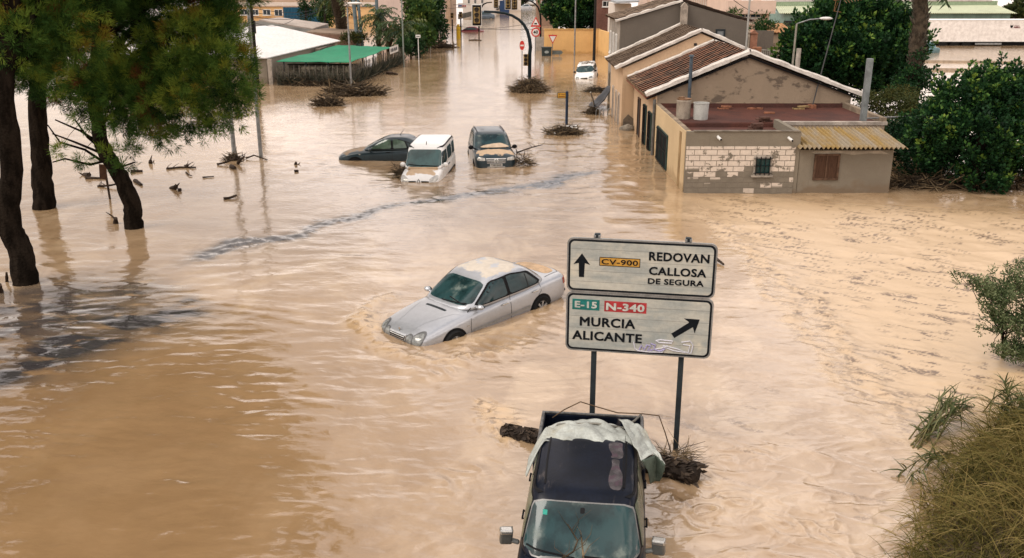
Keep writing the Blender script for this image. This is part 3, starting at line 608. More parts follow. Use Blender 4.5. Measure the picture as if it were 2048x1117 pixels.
# ------------------------------------------------------------ pick-up in the foreground
def pickup():
    st = [(2.40, .60, .45, .80, .86), (2.36, .76, .40, .88, .94), (2.15, .84, .36, .95, 1.01), (1.6, .87, .34, 1.0, 1.07), (1.05, .875, .34, 1.04, 1.10), (.3, .88, .34, 1.05, 1.11), (-.6, .88, .34, 1.06, 1.12), (-1.12, .875, .34, 1.06, 1.12), (-1.17, .84, .36, 1.04, 1.09)]
    cb = [(.98, 1.20, -1.18, .85), (1.08, 1.07, -1.16, .83), (1.33, .83, -1.13, .775), (1.56, .60, -1.10, .715), (1.655, .46, -1.04, .665), (1.695, .32, -.90, .57)]
    c = Car('pickup_truck', 'dark navy double cab pick-up with torn pale canopy in front of the road sign', (1.04, 11.52, -.58), (R(0), R(3.0), R(-97)), st, cb, P_NAVY, n=6.5)
    c.root['category'] = 'pick-up'
    c.decal('windscreen_trim', [(-.80, 1.075), (-.67, 1.60), (.67, 1.60), (.80, 1.075)], 'front', pm('screen_seal_trim', (.20, .20, .195), .4, .4, .2, 5), .008, .07, 2, .10)
    c.decal('windscreen', [(-.785, 1.09), (-.655, 1.588), (.655, 1.588), (.785, 1.09)], 'front', M_GLASSD, .014, .07, 2, .10)
    c.decal('windscreen_sticker', [(-.535, 1.465), (-.535, 1.51), (-.475, 1.51), (-.475, 1.465)], 'front', pm('green_sticker', (.01, .26, .20), .5, 0, .1, 5), .018, .05, 0)
    c.decal('mirror_mount', [(-.035, 1.50), (-.035, 1.55), (.025, 1.55), (.025, 1.50)], 'front', M_BLACK, .018, .05, 1)
    for v in ('left', 'right'):
        c.decal('window_frame', [(.86, 1.09), (.52, 1.59), (-.98, 1.61), (-1.08, 1.10)], v, M_BLACK, .004, .08, 1, .1)
        c.decal('window', [(.76, 1.11), (.48, 1.56), (-.10, 1.58), (-.10, 1.115)], v, pm('muddy_side_glass', (.10, .12, .085), .25, 0, .5, 2, mud=(.27, .25, .17), mscale=2, mband=(.42, .7), mrough=.5), .011, .07, 2, .07)
        c.decal('window', [(-.20, 1.115), (-.20, 1.58), (-.94, 1.58), (-1.0, 1.12)], v, MATS['muddy_side_glass'], .011, .07, 2, .07)
        c.seam('roof_gutter', [(.44, 1.635), (-.2, 1.65), (-1.0, 1.645)], v, M_BLACK, .012, lift=.012)
        c.seam('door_gap', [(.98, .5), (.98, 1.06)], v); c.seam('door_gap', [(-.15, .5), (-.15, 1.08)], v); c.seam('door_gap', [(-1.08, .5), (-1.08, 1.06)], v)
        c.handle(-.02, .96, v, M_BLACK); c.handle(-.98, .96, v, M_BLACK)
        c.wheel(1.55, .78 if v == 'left' else -.78, .36, .24); c.wheel(-1.85, .78 if v == 'left' else -.78, .36, .24)
    c.arches((1.55,), .36)
    for sd in (1, -1): c.seam('roof_rib', [(.30, sd * .54), (-.3, sd * .56), (-.95, sd * .56)], 'top', M_BLACK, .012, lift=.01)
    m = MB(); h, nn = c.hit((.35, .52), 'top'); m.tube([h, h + Vector((-.4, .0, .25)), h + Vector((-.75, .02, .42))], [.006, .005, .003], 6); m.build('radio_aerial', M_BLACK, c.root, local=True)
    mg = pm('grey_mirror_shell', (.10, .105, .10), .35, .3, .3, 4, coat=.3)
    for sd in (1, -1):
        Rm = Matrix.Rotation(R(-sd * 14), 3, 'Z') @ Matrix.Rotation(R(sd * 6), 3, 'X'); cM = Vector((.80, sd * 1.02, 1.20)); m = MB(); m.obox(cM, (.11, .17, .235), Rm); m.bar((.80, sd * .84, 1.10), (.80, sd * .96, 1.13), .08, .05)
        mo = m.build('mirror', mg, c.root, local=True, bevel=.035)
        m = MB(); m.obox(cM + Vector((.012, 0, .085)), (.112, .176, .07), Rm); m.build('mirror_cap', pm('chrome_mirror_cap', (.52, .52, .50), .25, .8, .2, 4), mo, local=True, bevel=.02)
        m = MB(); m.obox(cM - Vector((.056, 0, 0)), (.006, .145, .205), Rm); m.build('mirror_glass', M_GLASS, mo, local=True)
    dm = pm('dried_roof_mud', (.085, .075, .08), .65, 0, .6, 7, band=(.35, .6), mud=(.055, .035, .045), mscale=5, mband=(.5, .6))
    c.decal('dried_mud', [(-.86, .30), (-.66, .31), (-.50, .37), (-.42, .33), (-.40, .50), (-.55, .53), (-.70, .50), (-.88, .52)], 'top', dm, .003, .05, 3, .22); c.decal('dried_mud', [(-.40, .35), (-.22, .37), (-.02, .33), (.20, .32), (.34, .36), (.36, .49), (.18, .53), (-.02, .52), (-.2, .46), (-.38, .48)], 'top', dm, .003, .05, 3, .22)
    # silt line along the flanks
    c.wiper(.72, .02, 0, 1.105, .02); c.wiper(-.08, -.72, 0, 1.105, .06)
    for y in (.62, -.62): c.decal('headlight', [(y - .16, .68), (y - .16, .84), (y + .16, .84), (y + .16, .68)], 'front', M_LAMPW, .01, .06)
    gr = c.decal('grille', [(-.42, .62), (-.42, .84), (.42, .84), (.42, .62)], 'front', M_BLACK, .012, .07); c.seam('grille_bar', [(-.4, .73), (.4, .73)], 'front', M_CHROME, .02, gr, lift=.02)
    # open load bed
    m = MB(); x0, x1 = -1.24, -2.80
    for sd in (1, -1): m.box(x0, x1, sd * .87, sd * .80, .45, 1.06)
    m.box(x0, x0 - .06, -.80, .80, .45, 1.05); m.box(x0 - .06, x1, -.80, .80, .62, .66)
    bed = m.build('load_bed', P_NAVY, c.root, local=True, bevel=.015)
    m = MB(); m.box(x1 - .005, x1 - .06, -.86, .86, .52, 1.05); tg = m.build('tailgate', P_NAVY, c.root, local=True, bevel=.015)
    m = MB()
    for sd in (1, -1): m.tube([(x0, sd * .835, 1.085), (x1, sd * .835, 1.085)], .028, 8)
    m.tube([(x1 - .03, -.86, 1.075), (x1 - .03, .86, 1.075)], .022, 8); m.build('bed_rail', pm('worn_rail', (.16, .16, .155), .5, .4, .5, 6), bed, local=True)
    m = MB(); m.blob((-1.9, -.2, .68), (.7, .5, .14), 8, 8, 12, .5); m.build('silt_heap', pm('dark_wet_load', (.03, .025, .02), .7, 0, .4, 5, .02, 10), bed, local=True, smooth=True)
    # torn canopy draped over the back of the roof, down to the bed on the right of the picture
    mt = pm('pale_canopy_sheet', (.41, .435, .40), .5, 0, .25, 2.2, .006, 9, mud=(.30, .28, .21), mscale=1.6, mband=(.55, .75))
    rnd = random.Random(4); m = MB()
    rows = []                                      # across the roof: from near edge to far edge
    def arc(t, edge):                              # t from -1 (photo left) to 1 (photo right)
        y = t * (.86 if edge else .84); a = abs(t)
        z = 1.705 - .06 * a ** 2 - .62 * max(0, a - .74) ** 1.2 * 2.2
        return y, z
    def sheet(u, v):
        t = -1 + 2 * u; y, z = arc(t, v); x = -.74 - .12 * math.cos(t * 1.4) - v * (.95 - .25 * abs(t) + .10 * max(0, t)) + .07 * math.sin(7 * u + 2) * v
        z += .03 + v * (.16 - .34 * v) + .12 * abs(float(gnoise(u * 4.5 + v, v * 2.2 + u * 2, 201))) - .03 + .008 * abs(float(gnoise(u * 9, v * 3 + u * 3, 202)))
        if t < -.72: x += (-.72 - t) * (1.4 + 0 * v); y -= .03
        return (x, y, z)
    m.grid(sheet, 80, 34); cn = m.build('torn_canopy', mt, c.root, local=True, smooth=True, recalc=False, solid=.012)
    bpy.context.view_layer.update(); Mi = c.root.matrix_world.inverted()
    def lp(t, pts):
        j = t * (len(pts) - 1); i = min(int(j), len(pts) - 2); return pts[i].lerp(pts[i + 1], j - i)
    row = [[atY(1238, 838, 12.85), atY(1268, 846, 12.85), atY(1290, 858, 12.75)], [atY(1254, 862, 12.4), atY(1280, 872, 12.45), atY(1303, 884, 12.45)], [atY(1270, 896, 12.05), atY(1290, 892, 12.25), atY(1318, 906, 12.2)], [atY(1283, 921, 11.85), atY(1311, 909, 12.15), atY(1331, 929, 12.0)]]
    def crease(u, v, k): return .075 * abs(float(gnoise(u * 2.6 + 1.3 * v, v * 3.4 - u, k))) - .02
    def flap(u, v): return Mi @ (lp(v, [lp(u, r_) for r_ in row]) + Vector((.3, -.3, 1)) * crease(u * .9 + .3 * v, v * .8, 205))
    m = MB(); m.grid(flap, 30, 30); m.build('canopy_flap', mt, cn, local=True, smooth=True, recalc=False, solid=.008)
    lo = [[atY(1283, 921, 11.86), atY(1311, 909, 12.16), atY(1331, 929, 12.01)], [atY(1296, 945, 11.95), atY(1312, 938, 12.2), atY(1326, 950, 12.1)], [atY(1300, 968, 12.0), atY(1310, 962, 12.2), atY(1320, 962, 12.2)]]
    def side(u, v): return Mi @ (lp(v, [lp(u, r_) for r_ in lo]) + Vector((.2, -.2, 0)) * crease(u * 2, v, 208))
    m = MB(); m.grid(side, 14, 12); m.build('canopy_side', pm('canopy_inner_side', (.10, .13, .105), .7, 0, .4, 3), cn, local=True, smooth=True, recalc=False, solid=.01)
    m = MB(); m.tube([(-1.2, .80, 1.05), (-1.45, .74, 1.30), (-1.5, .55, 1.62), (-1.42, .1, 1.72), (-1.5, -.5, 1.62), (-1.42, -.76, 1.28), (-1.2, -.82, 1.05)], .018, 8)
    m.tube([(-2.9, .82, 1.08), (-2.6, .70, 1.12), (-2.25, .58, 1.25)], .02, 8); m.build('canopy_frame', pm('bent_frame', (.22, .21, .18), .6, .3, .4, 5), c.root, local=True, smooth=True)
    return c
pickup()
# ------------------------------------------------------------ the three cars by the island
def white_van():
    st = [(2.02, .52, .32, .66, .70), (1.98, .70, .27, .76, .80), (1.82, .79, .24, .88, .93), (1.45, .82, .24, .99, 1.05), (1.0, .83, .24, 1.05, 1.10), (0, .83, .24, 1.08, 1.12), (-1.2, .83, .24, 1.1, 1.14), (-1.9, .81, .26, 1.1, 1.13), (-1.98, .74, .3, 1.06, 1.1)]
    cb = [(.98, 1.30, -1.98, .81), (1.12, 1.12, -1.97, .80), (1.40, .78, -1.95, .775), (1.66, .48, -1.92, .74), (1.78, .30, -1.86, .69), (1.815, .12, -1.7, .58)]
    c = Car('van', 'white high roofed family van with mud on its bonnet, nose down beside the dark saloon', (-3.42, 37.75, -.65), (R(1), R(2.8), R(-97)), st, cb, P_WHITE, n=8)
    c.root['category'] = 'van'
    c.decal('windscreen', [(-.74, 1.13), (-.655, 1.665), (.655, 1.665), (.74, 1.13)], 'front', pm('green_windscreen', (.022, .07, .068), .08, 0, .5, 1.5, spec=.6, grain=0), it=2, q=.08)
    for v in ('left', 'right'):
        c.decal('window', [(.92, 1.16), (.50, 1.60), (.05, 1.63), (.05, 1.17)], v, M_GLASS, it=2, q=.12); c.decal('window', [(-.10, 1.17), (-.10, 1.64), (-.92, 1.64), (-.92, 1.17)], v, M_GLASS, it=2, q=.14)
        c.decal('window', [(-1.08, 1.17), (-1.08, 1.64), (-1.78, 1.62), (-1.82, 1.18)], v, M_GLASS, it=2, q=.14)
        c.seam('side_moulding', [(1.0, .62), (-1.3, .64)], v, M_BLACK, .035, lift=.014); c.seam('roof_rail', [(.62, 1.70), (.1, 1.755), (-1.0, 1.765), (-1.85, 1.75)], v, M_BLACK, .02, lift=.02)
        c.seam('door_gap', [(1.0, .4), (1.0, 1.1)], v); c.seam('door_gap', [(-.03, .4), (-.03, 1.66)], v); c.seam('door_gap', [(-1.0, .5), (-1.0, 1.66)], v)
        c.handle(.12, .98, v, M_BLACK); c.handle(-.2, .98, v, M_BLACK); c.wheel(1.28, .73 if v == 'left' else -.73, .30); c.wheel(-1.35, .73 if v == 'left' else -.73, .30)
    c.arches((1.28, -1.35), .3)
    for sd in (1, -1): c.decal('headlight', [(sd * .42, .76), (sd * .44, .86), (sd * .62, .94), (sd * .74, .93), (sd * .75, .80), (sd * .66, .74)], 'front', M_LAMPW, .012, .05, 2, .2)
    gr = c.decal('grille', [(-.40, .70), (-.42, .78), (.42, .78), (.40, .70)], 'front', M_BLACK, .010, .06, 1)
    lo = [(0, .645), (.085, .755), (0, .865), (-.085, .755)]; c.decal('diamond_emblem_plate', [(-.17, .66), (-.06, .83), (.06, .83), (.17, .66)], 'front', P_WHITE, .016, .05, 1)
    c.seam('diamond_emblem', [(0, .68), (.055, .755), (0, .83), (-.055, .755)], 'front', M_DKPOLE, .016, closed=True, lift=.026)
    pass
    c.mirror(.82, .79, 1.16, .09, .09, .10, P_WHITE); c.mirror(.82, -.79, 1.16, .09, .09, .10, P_WHITE); c.wiper(.65, -.05, 0, 1.15, .03); c.wiper(.0, -.6, 0, 1.16, .05)
    h, nn = c.hit((.22, 0), 'top'); m = MB(); m.tube([h, h + Vector((-.06, 0, .12))], .015, 6); m.build('radio_aerial', M_BLACK, c.root, local=True)
    for y in (.7, -.7): c.decal('tail_light', [(y - .06, .9), (y - .06, 1.3), (y + .06, 1.3), (y + .06, .9)], 'rear', M_TAIL, .01, .06)
    return c
white_van()
def dark_saloon():
    st = [(2.16, .48, .30, .56, .60), (2.12, .66, .25, .62, .68), (1.95, .79, .2, .69, .77), (1.5, .84, .2, .80, .89), (.95, .85, .2, .88, .95), (.1, .855, .2, .91, .95), (-.9, .855, .2, .95, .99), (-1.5, .84, .2, .97, 1.03), (-2.0, .80, .24, .94, 1.0), (-2.14, .70, .3, .85, .93)]
    cb = [(.86, 1.14, -1.85, .82), (.96, 1.0, -1.72, .80), (1.15, .60, -1.45, .73), (1.32, .22, -1.2, .66), (1.40, -.02, -1.0, .58), (1.43, -.2, -.85, .45)]
    c = Car('saloon_car', 'dark teal saloon car seen side on, sunk to its sills behind the white van', (-5.5, 40.9, -.49), (R(1), R(.6), R(179)), st, cb, P_TEAL)
    c.decal('windscreen', [(-.70, .99), (-.57, 1.35), (.57, 1.35), (.70, .99)], 'front', M_GLASSD)
    for v in ('left', 'right'):
        c.decal('window_frame', [(.80, .96), (.12, 1.36), (-.5, 1.38), (-1.0, 1.25), (-1.38, 1.02), (-1.3, .99)], v, M_BLACK, .003, .08, 2, .1)
        gm = pm('pale_see_through_glass', (.10, .15, .11), .1, 0, .5, 1.5, spec=.6)
        c.decal('window', [(.70, .985), (.10, 1.33), (-.22, 1.35), (-.25, 1.0)], v, gm, .01, .07, 2, .08); c.decal('window', [(-.33, 1.0), (-.31, 1.35), (-.5, 1.35), (-.82, 1.27), (-.94, 1.02)], v, gm, .01, .07, 2, .08)
        c.decal('window', [(-1.0, 1.03), (-.9, 1.24), (-1.0, 1.21), (-1.26, 1.05)], v, M_GLASS, .01, .06, 2, .08)
        c.seam('door_gap', [(.9, .3), (.95, .6), (.9, .93)], v); c.seam('door_gap', [(-.29, .3), (-.29, .96)], v)
        c.handle(-.1, .84, v, M_BLACK); c.wheel(1.35, .76 if v == 'left' else -.76, .3); c.wheel(-1.25, .76 if v == 'left' else -.76, .3)
    c.arches((1.35, -1.25), .31); c.mirror(.68, .82, .98, .08, .08, .07); c.mirror(.68, -.82, .98, .08, .08, .07)
    for sd in (1, -1): c.decal('headlight', [(sd * .36, .54), (sd * .38, .64), (sd * .62, .68), (sd * .68, .58)], 'front', M_LAMP, .012, .05)
    pass
    c.decal('turn_signal', [(1.12, .74), (1.12, .77), (1.19, .77), (1.19, .74)], 'left', M_LAMPW, .01, .04, 0)
    h, nn = c.hit((-.55, .0), 'top'); m = MB(); m.tube([h, h + Vector((-.22, 0, .28))], [.016, .006], 6); m.build('radio_aerial', M_BLACK, c.root, local=True)
    c.decal('tail_light', [(-.6, .78), (-.6, .9), (.6, .9), (.6, .78)], 'rear', M_TAIL, .01, .08); return c
dark_saloon()
def people_carrier():
    st = [(2.18, .52, .32, .70, .76), (2.14, .74, .27, .80, .86), (1.98, .86, .22, .89, .96), (1.55, .895, .2, .97, 1.05), (1.1, .90, .2, 1.01, 1.08), (.2, .90, .2, 1.03, 1.08), (-1.0, .90, .2, 1.04, 1.1), (-2.0, .87, .24, 1.04, 1.1), (-2.18, .78, .3, 1.0, 1.06)]
    cb = [(.94, 1.38, -2.15, .88), (1.05, 1.22, -2.1, .855), (1.28, .82, -2.02, .785), (1.50, .46, -1.92, .71), (1.60, .22, -1.80, .645), (1.635, .04, -1.6, .52)]
    c = Car('people_carrier', 'dark blue people carrier with silt covered bonnet and number plate, facing the viewer', (-.95, 40.75, -.47), (R(0), R(-1.5), R(-82.5)), st, cb, P_BLUE, n=6)
    c.decal('windscreen', [(-.78, 1.07), (-.63, 1.535), (.63, 1.535), (.78, 1.07)], 'front', M_GLASSD, it=2, q=.1)
    for v in ('left', 'right'):
        c.decal('window', [(1.0, 1.08), (.50, 1.47), (.02, 1.50), (.02, 1.09)], v, M_GLASS); c.decal('window', [(-.08, 1.09), (-.08, 1.50), (-.92, 1.50), (-.95, 1.09)], v, M_GLASS); c.decal('window', [(-1.06, 1.09), (-1.04, 1.50), (-1.65, 1.46), (-1.9, 1.1)], v, M_GLASS)
        c.seam('door_gap', [(1.05, .35), (1.08, .75), (1.02, 1.06)], v); c.seam('door_gap', [(-.03, .35), (-.03, 1.07)], v); c.handle(.12, .94, v, M_BLACK)
        c.wheel(1.4, .80 if v == 'left' else -.80, .32); c.wheel(-1.35, .80 if v == 'left' else -.80, .32)
    c.arches((1.4, -1.35), .32); c.mirror(.92, .86, 1.10, .08, .09, .09, M_BLACK); c.mirror(.92, -.86, 1.10, .08, .09, .09, M_BLACK)
    for sd in (1, -1):
        c.decal('headlight', [(sd * .46, .70), (sd * .48, .82), (sd * .72, .85), (sd * .79, .80), (sd * .78, .71)], 'front', M_LAMPW, .012, .05, 2, .1)
        h1 = [c.hit((x, sd * .60), 'top')[0] + Vector((0, 0, .045)) for x in (.1, -.5, -1.1, -1.6)]; m = MB(); m.tube(h1, .018, 6); m.build('roof_rail', M_BLACK, c.root, local=True)
    gr = c.decal('grille', [(-.38, .60), (-.44, .80), (.44, .80), (.38, .60)], 'front', M_BLACK, .010, .06, 1, .08)
    for k in range(4): c.seam('grille_bar', [(-.39 - .012 * k, .615 + k * .057), (.39 + .012 * k, .615 + k * .057)], 'front', M_CHROME, .012, gr, lift=.02)
    em = c.seam('round_emblem', ellipse(0, .70, .085, .085, 22), 'front', M_CHROME, .011, closed=True, lift=.034)
    c.seam('emblem_letter', [(-.04, .765), (0, .705), (.04, .765)], 'front', M_CHROME, .008, em, lift=.036); c.seam('emblem_letter', [(-.065, .73), (-.035, .64), (0, .70), (.035, .64), (.065, .73)], 'front', M_CHROME, .008, em, lift=.036)
    c.decal('number_plate', [(-.26, .47), (-.26, .575), (.26, .575), (.26, .47)], 'front', M_PLATE, .02, .06, 0)
    h, nn = c.hit((0, .522), 'front'); text_mb('7180 DXX', .095, M_BLACK, 'plate_lettering', c.root, h + Vector((.034, 0, 0)), bold=.003, align='CENTER', xdir=(0, 1, 0), ydir=(0, 0, 1))
    c.seam('lower_grille_frame', [(-.36, .34), (-.38, .44), (.38, .44), (.36, .34)], 'front', M_CHROME, .014, closed=True, lift=.015)
    c.decal('lower_grille', [(-.35, .345), (-.37, .435), (.37, .435), (.35, .345)], 'front', M_BLACK, .008, .06, 0)
    pass
    c.decal('silt_ridge', [(-.62, 1.09), (-.4, 1.17), (.05, 1.22), (.35, 1.24), (.6, 1.15), (.72, 1.09)], 'front', pm('pale_dried_silt', (.60, .47, .34), .7, 0, .2, 5, .01, 12), .03, .06, 2, .2)
    return c
people_carrier()
def white_hatch():
    st = [(1.76, .50, .32, .62, .66), (1.72, .68, .27, .70, .74), (1.55, .77, .24, .80, .86), (1.2, .79, .24, .90, .97), (.8, .80, .24, .96, 1.02), (-1.2, .80, .24, 1.0, 1.04), (-1.68, .77, .26, .98, 1.02), (-1.76, .68, .3, .94, .98)]
    cb = [(.88, 1.05, -1.74, .78), (1.0, .90, -1.7, .765), (1.2, .60, -1.62, .71), (1.38, .30, -1.5, .65), (1.45, .05, -1.35, .58), (1.475, -.1, -1.2, .46)]
    c = Car('hatchback_car', 'small white hatchback tilted to one side, twigs on its roof, near the yellow wall', tuple(at(1174, 153)) [:2] + (-.52,), (R(5), R(5), R(-100)), st, cb, P_WHITEH, n=6)
    c.decal('windscreen', [(-.70, 1.01), (-.58, 1.38), (.58, 1.38), (.70, 1.01)], 'front', M_GLASSD)
    for v in ('left', 'right'):
        c.decal('window', [(.75, 1.03), (.32, 1.34), (-.3, 1.36), (-.3, 1.04)], v, M_GLASS); c.decal('window', [(-.38, 1.04), (-.38, 1.36), (-1.1, 1.33), (-1.3, 1.05)], v, M_GLASS); c.seam('door_gap', [(.8, .4), (.8, 1.0)], v)
        c.wheel(1.1, .7 if v == 'left' else -.7, .28); c.wheel(-1.15, .7 if v == 'left' else -.7, .28)
    for sd in (1, -1): c.decal('headlight', [(sd * .36, .68), (sd * .38, .78), (sd * .62, .82), (sd * .68, .70)], 'front', M_LAMP, .012, .06)
    c.decal('grille', [(-.26, .64), (-.28, .73), (.28, .73), (.26, .64)], 'front', M_BLACK, .01, .06); c.mirror(.66, .75, 1.04, .07, .08, .07, M_BLACK); c.mirror(.66, -.75, 1.04, .07, .08, .07, M_BLACK)
    c.wiper(.6, 0, 0, 1.03, .03)
    rn = random.Random(3); m = MB()
    for k in range(40):
        a = rn.uniform(0, 6.28); p = Vector((-.3 + rn.uniform(-.35, .35), .1 + rn.uniform(-.4, .4), 1.48)); m.tube([p, p + Vector((math.cos(a) * .15, math.sin(a) * .15, rn.uniform(.03, .16))), p + Vector((math.cos(a) * .33, math.sin(a) * .33, rn.uniform(.0, .14)))], .012, 4)
    o = m.build('twigs', M_TWIG, None, loc=None); o.matrix_world = Matrix.Translation(c.root.location) @ c.root.rotation_euler.to_matrix().to_4x4()
    tag(o, 'small bundle of twigs caught on the roof of the white hatchback', 'twigs'); return c
white_hatch()
def simple_car(name, label, px, py, hd, paint, length, hgt, sink, group=None):
    k = length / 4.2; q = hgt / 1.42
    st = [(x * k, w, zb * q, zs * q, zt * q) for x, w, zb, zs, zt in [(2.1, .55, .3, .58, .62), (2.0, .74, .24, .66, .72), (1.5, .83, .2, .78, .86), (.9, .85, .2, .88, .94), (-.9, .85, .2, .92, .97), (-1.9, .82, .22, .93, .98), (-2.1, .66, .3, .84, .9)]]
    cb = [(z * q, xf * k, xb * k, w) for z, xf, xb, w in [(.86, 1.1, -1.75, .81), (.97, .95, -1.6, .79), (1.16, .55, -1.35, .72), (1.33, .2, -1.1, .65), (1.41, -.05, -.9, .56)]]
    p = at(px, py); c = Car(name, label, (p.x, p.y, -sink), (0, 0, R(hd)), st, cb, paint)
    c.decal('windscreen', [(-.68, .99 * q), (-.55, 1.33 * q), (.55, 1.33 * q), (.68, .99 * q)], 'front', M_GLASS, res=.12)
    for v in ('left', 'right'): c.decal('window', [(.7 * k, 1.0 * q), (.15 * k, 1.31 * q), (-.8 * k, 1.33 * q), (-1.25 * k, 1.02 * q)], v, M_GLASS, res=.12)
    for sd in (1, -1): c.decal('headlight', [(sd * .4, .58 * q), (sd * .42, .68 * q), (sd * .68, .7 * q), (sd * .7, .6 * q)], 'front', M_LAMPW, .012, .08)
    for v, y in (('left', .76), ('right', -.76)): c.wheel(1.35 * k, y, .3); c.wheel(-1.25 * k, y, .3)
    return c
simple_car('saloon_car', 'dark red car half under water beside the yellow post far up the street', 938, 63, 178, P_RED, 4.4, 1.35, .72)
simple_car('hatchback_car', 'small white car far up the street, the farthest on the right side', 1061, 11, 168, P_WHITEH, 4.4, 1.5, .1)
simple_car('hatchback_car', 'pale grey car sunk low in front of the farthest white car', 1049, 16, 190, P_SILVER, 3.6, 1.4, .55)
simple_car('parked_car', 'blue grey car standing in the side street behind the traffic light head', 966, 38, 200, pm('blue_grey_paint', (.12, .16, .2), .4, .2, .2, 2, coat=.3), 4.2, 1.7, .35)
# ============================================================ THE BIG DIRECTION SIGN
def road_sign():
    yaw = R(-10); org = Vector((2.085, 14.27, 0)); t = thing('road_sign', 'large white direction sign on two posts with REDOVAN, CALLOSA, MURCIA and ALICANTE', 'road sign', org, (0, 0, yaw))
    Wd, Z0, Z1 = 2.40, 1.765, 3.735; ax = lambda u: u - Wd / 2
    mp = pm('weathered_sign_face', (.43, .42, .365), .42, .0, .30, 1.6, coat=.0, col2=(.27, .29, .275), stretch=(.55, 1, 2.6), band=(.35, .65), mud=(.49, .45, .36), mscale=1.3, mband=(.54, .72), mrough=.6, grain=.06)
    me = pm('sign_edge_metal', (.30, .30, .29), .4, .5, .25, 4); ink = pm('sign_black', (.010, .012, .015), .6, 0, .2, 6, spec=.04)
    def rr(x0, x1, z0, z1, r, n=7):
        o = []
        for cx, cz, a0 in ((x1 - r, z1 - r, 0), (x0 + r, z1 - r, 90), (x0 + r, z0 + r, 180), (x1 - r, z0 + r, 270)):
            o += [(cx + r * math.cos(R(a0 + 90 * k / n)), cz + r * math.sin(R(a0 + 90 * k / n))) for k in range(n + 1)]
        return o
    for (z0, z1) in ((Z1 - .922, Z1), (Z0, Z1 - .928)):
        m = MB(); m.prism(rr(ax(0), ax(Wd), z0, z1, .11), 'y', -.02, .02); pn = m.build('sign_panel', me, t, local=True)
        m = MB(); m.prism(rr(ax(.025), ax(Wd - .025), z0 + .025, z1 - .025, .095), 'y', -.0225, -.019); m.build('black_border', ink, pn, local=True)
        m = MB(); m.prism(rr(ax(.058), ax(Wd - .058), z0 + .058, z1 - .058, .07), 'y', -.025, -.02); m.build('sign_face', mp, pn, local=True)
        m = MB()
        for k in range(1, 5): z = z0 + (z1 - z0) * k / 5; m.box(ax(.06), ax(Wd - .06), -.0256, -.0245, z - .0022, z + .0022)
        m.build('panel_joint', pm('panel_joint', (.17, .17, .16), .6), pn, local=True)
    YF = -.0285
    def fit(s, u0, u1, v0, v1, mat, name='lettering', bold=.03, y=YF):
        o = text_mb(s, 1.0, mat, name, t, (0, 0, 0), bold=0, th=.02); bm = bmesh.new()
        for k, (dx, dz) in enumerate(((0, 0), (.022, 0), (-.022, 0), (0, .02), (0, -.02), (.016, .016), (-.016, .016), (.016, -.016), (-.016, -.016))):
            n0 = len(bm.verts); bm.from_mesh(o.data); bm.verts.ensure_lookup_table()
            for v in bm.verts[n0:]: v.co.x += dx * bold / .02; v.co.z += dz * bold / .02; v.co.y -= k * .003
        bm.to_mesh(o.data); bm.free(); co = np.array([v.co for v in o.data.vertices]); a, b = co.min(0), co.max(0)
        sx = (u1 - u0) / (b[0] - a[0]); sz = (v1 - v0) / (b[2] - a[2])
        for v in o.data.vertices: v.co = (ax(u0) + (v.co.x - a[0]) * sx, y + (v.co.y) * .12, Z1 - v1 + (v.co.z - a[2]) * sz)
        return o
    def plaque(name, u0, u1, v0, v1, col, rim=None):
        m = MB(); m.box(ax(u0), ax(u1), -.0275, -.024, Z1 - v1, Z1 - v0); p = m.build(name, rim or col, t, local=True)
        if rim:
            m = MB(); m.box(ax(u0 + .012), ax(u1 - .012), -.0287, -.0265, Z1 - v1 + .012, Z1 - v0 - .012); m.build(name + '_face', col, p, local=True)
    cr = pm('sign_white_letter', (.50, .52, .48), .45, 0, .2, 8)
    plaque('yellow_plaque', .53, 1.19, .305, .455, pm('sign_yellow', (.52, .28, .05), .45, 0, .25, 6), ink); fit('CV-900', .565, 1.155, .335, .425, ink, y=-.031, bold=.014)
    fit('REDOVAN', 1.325, 2.28, .175, .325, ink); fit('CALLOSA', 1.335, 2.245, .425, .565, ink); fit('DE SEGURA', 1.325, 2.215, .62, .72, ink)
    plaque('green_plaque', .105, .555, 1.05, 1.235, pm('sign_green', (.01, .16, .145), .45, 0, .3, 6)); fit('E-15', .145, .515, 1.085, 1.2, cr, y=-.030, bold=.034)
    plaque('red_plaque', .635, 1.325, 1.055, 1.24, pm('sign_red', (.40, .035, .04), .45, 0, .3, 6)); fit('N-340', .665, 1.295, 1.085, 1.215, cr, y=-.030, bold=.034)
    fit('MURCIA', .235, 1.155, 1.355, 1.52, ink); fit('ALICANTE', .115, 1.275, 1.605, 1.77, ink)
    m = MB(); c = ax(.245); zt = Z1 - .26
    m.prism([(c, zt), (c + .135, zt - .19), (c + .05, zt - .165), (c + .042, zt - .405), (c - .042, zt - .405), (c - .05, zt - .165), (c - .135, zt - .19)], 'y', YF, -.024); m.build('arrow', ink, t, local=True)
    tip = Vector((ax(2.19), Z1 - 1.285)); d = Vector((.80, .60)).normalized(); n = Vector((-d.y, d.x)); P = lambda a, b: tuple(tip - d * a + n * b)
    m = MB(); m.prism([P(0, 0), P(.20, -.155), P(.165, -.05), P(.52, -.045), P(.52, .045), P(.165, .05), P(.20, .155)], 'y', YF, -.024); m.build('arrow', ink, t, local=True)
    gw = pm('graffiti_pale', (.56, .56, .62), .6, 0, .15, 6); gl = pm('graffiti_lilac', (.33, .30, .50), .6, 0, .2, 6); m = MB(); G = lambda u, v: (ax(u), -.031, Z1 - v)
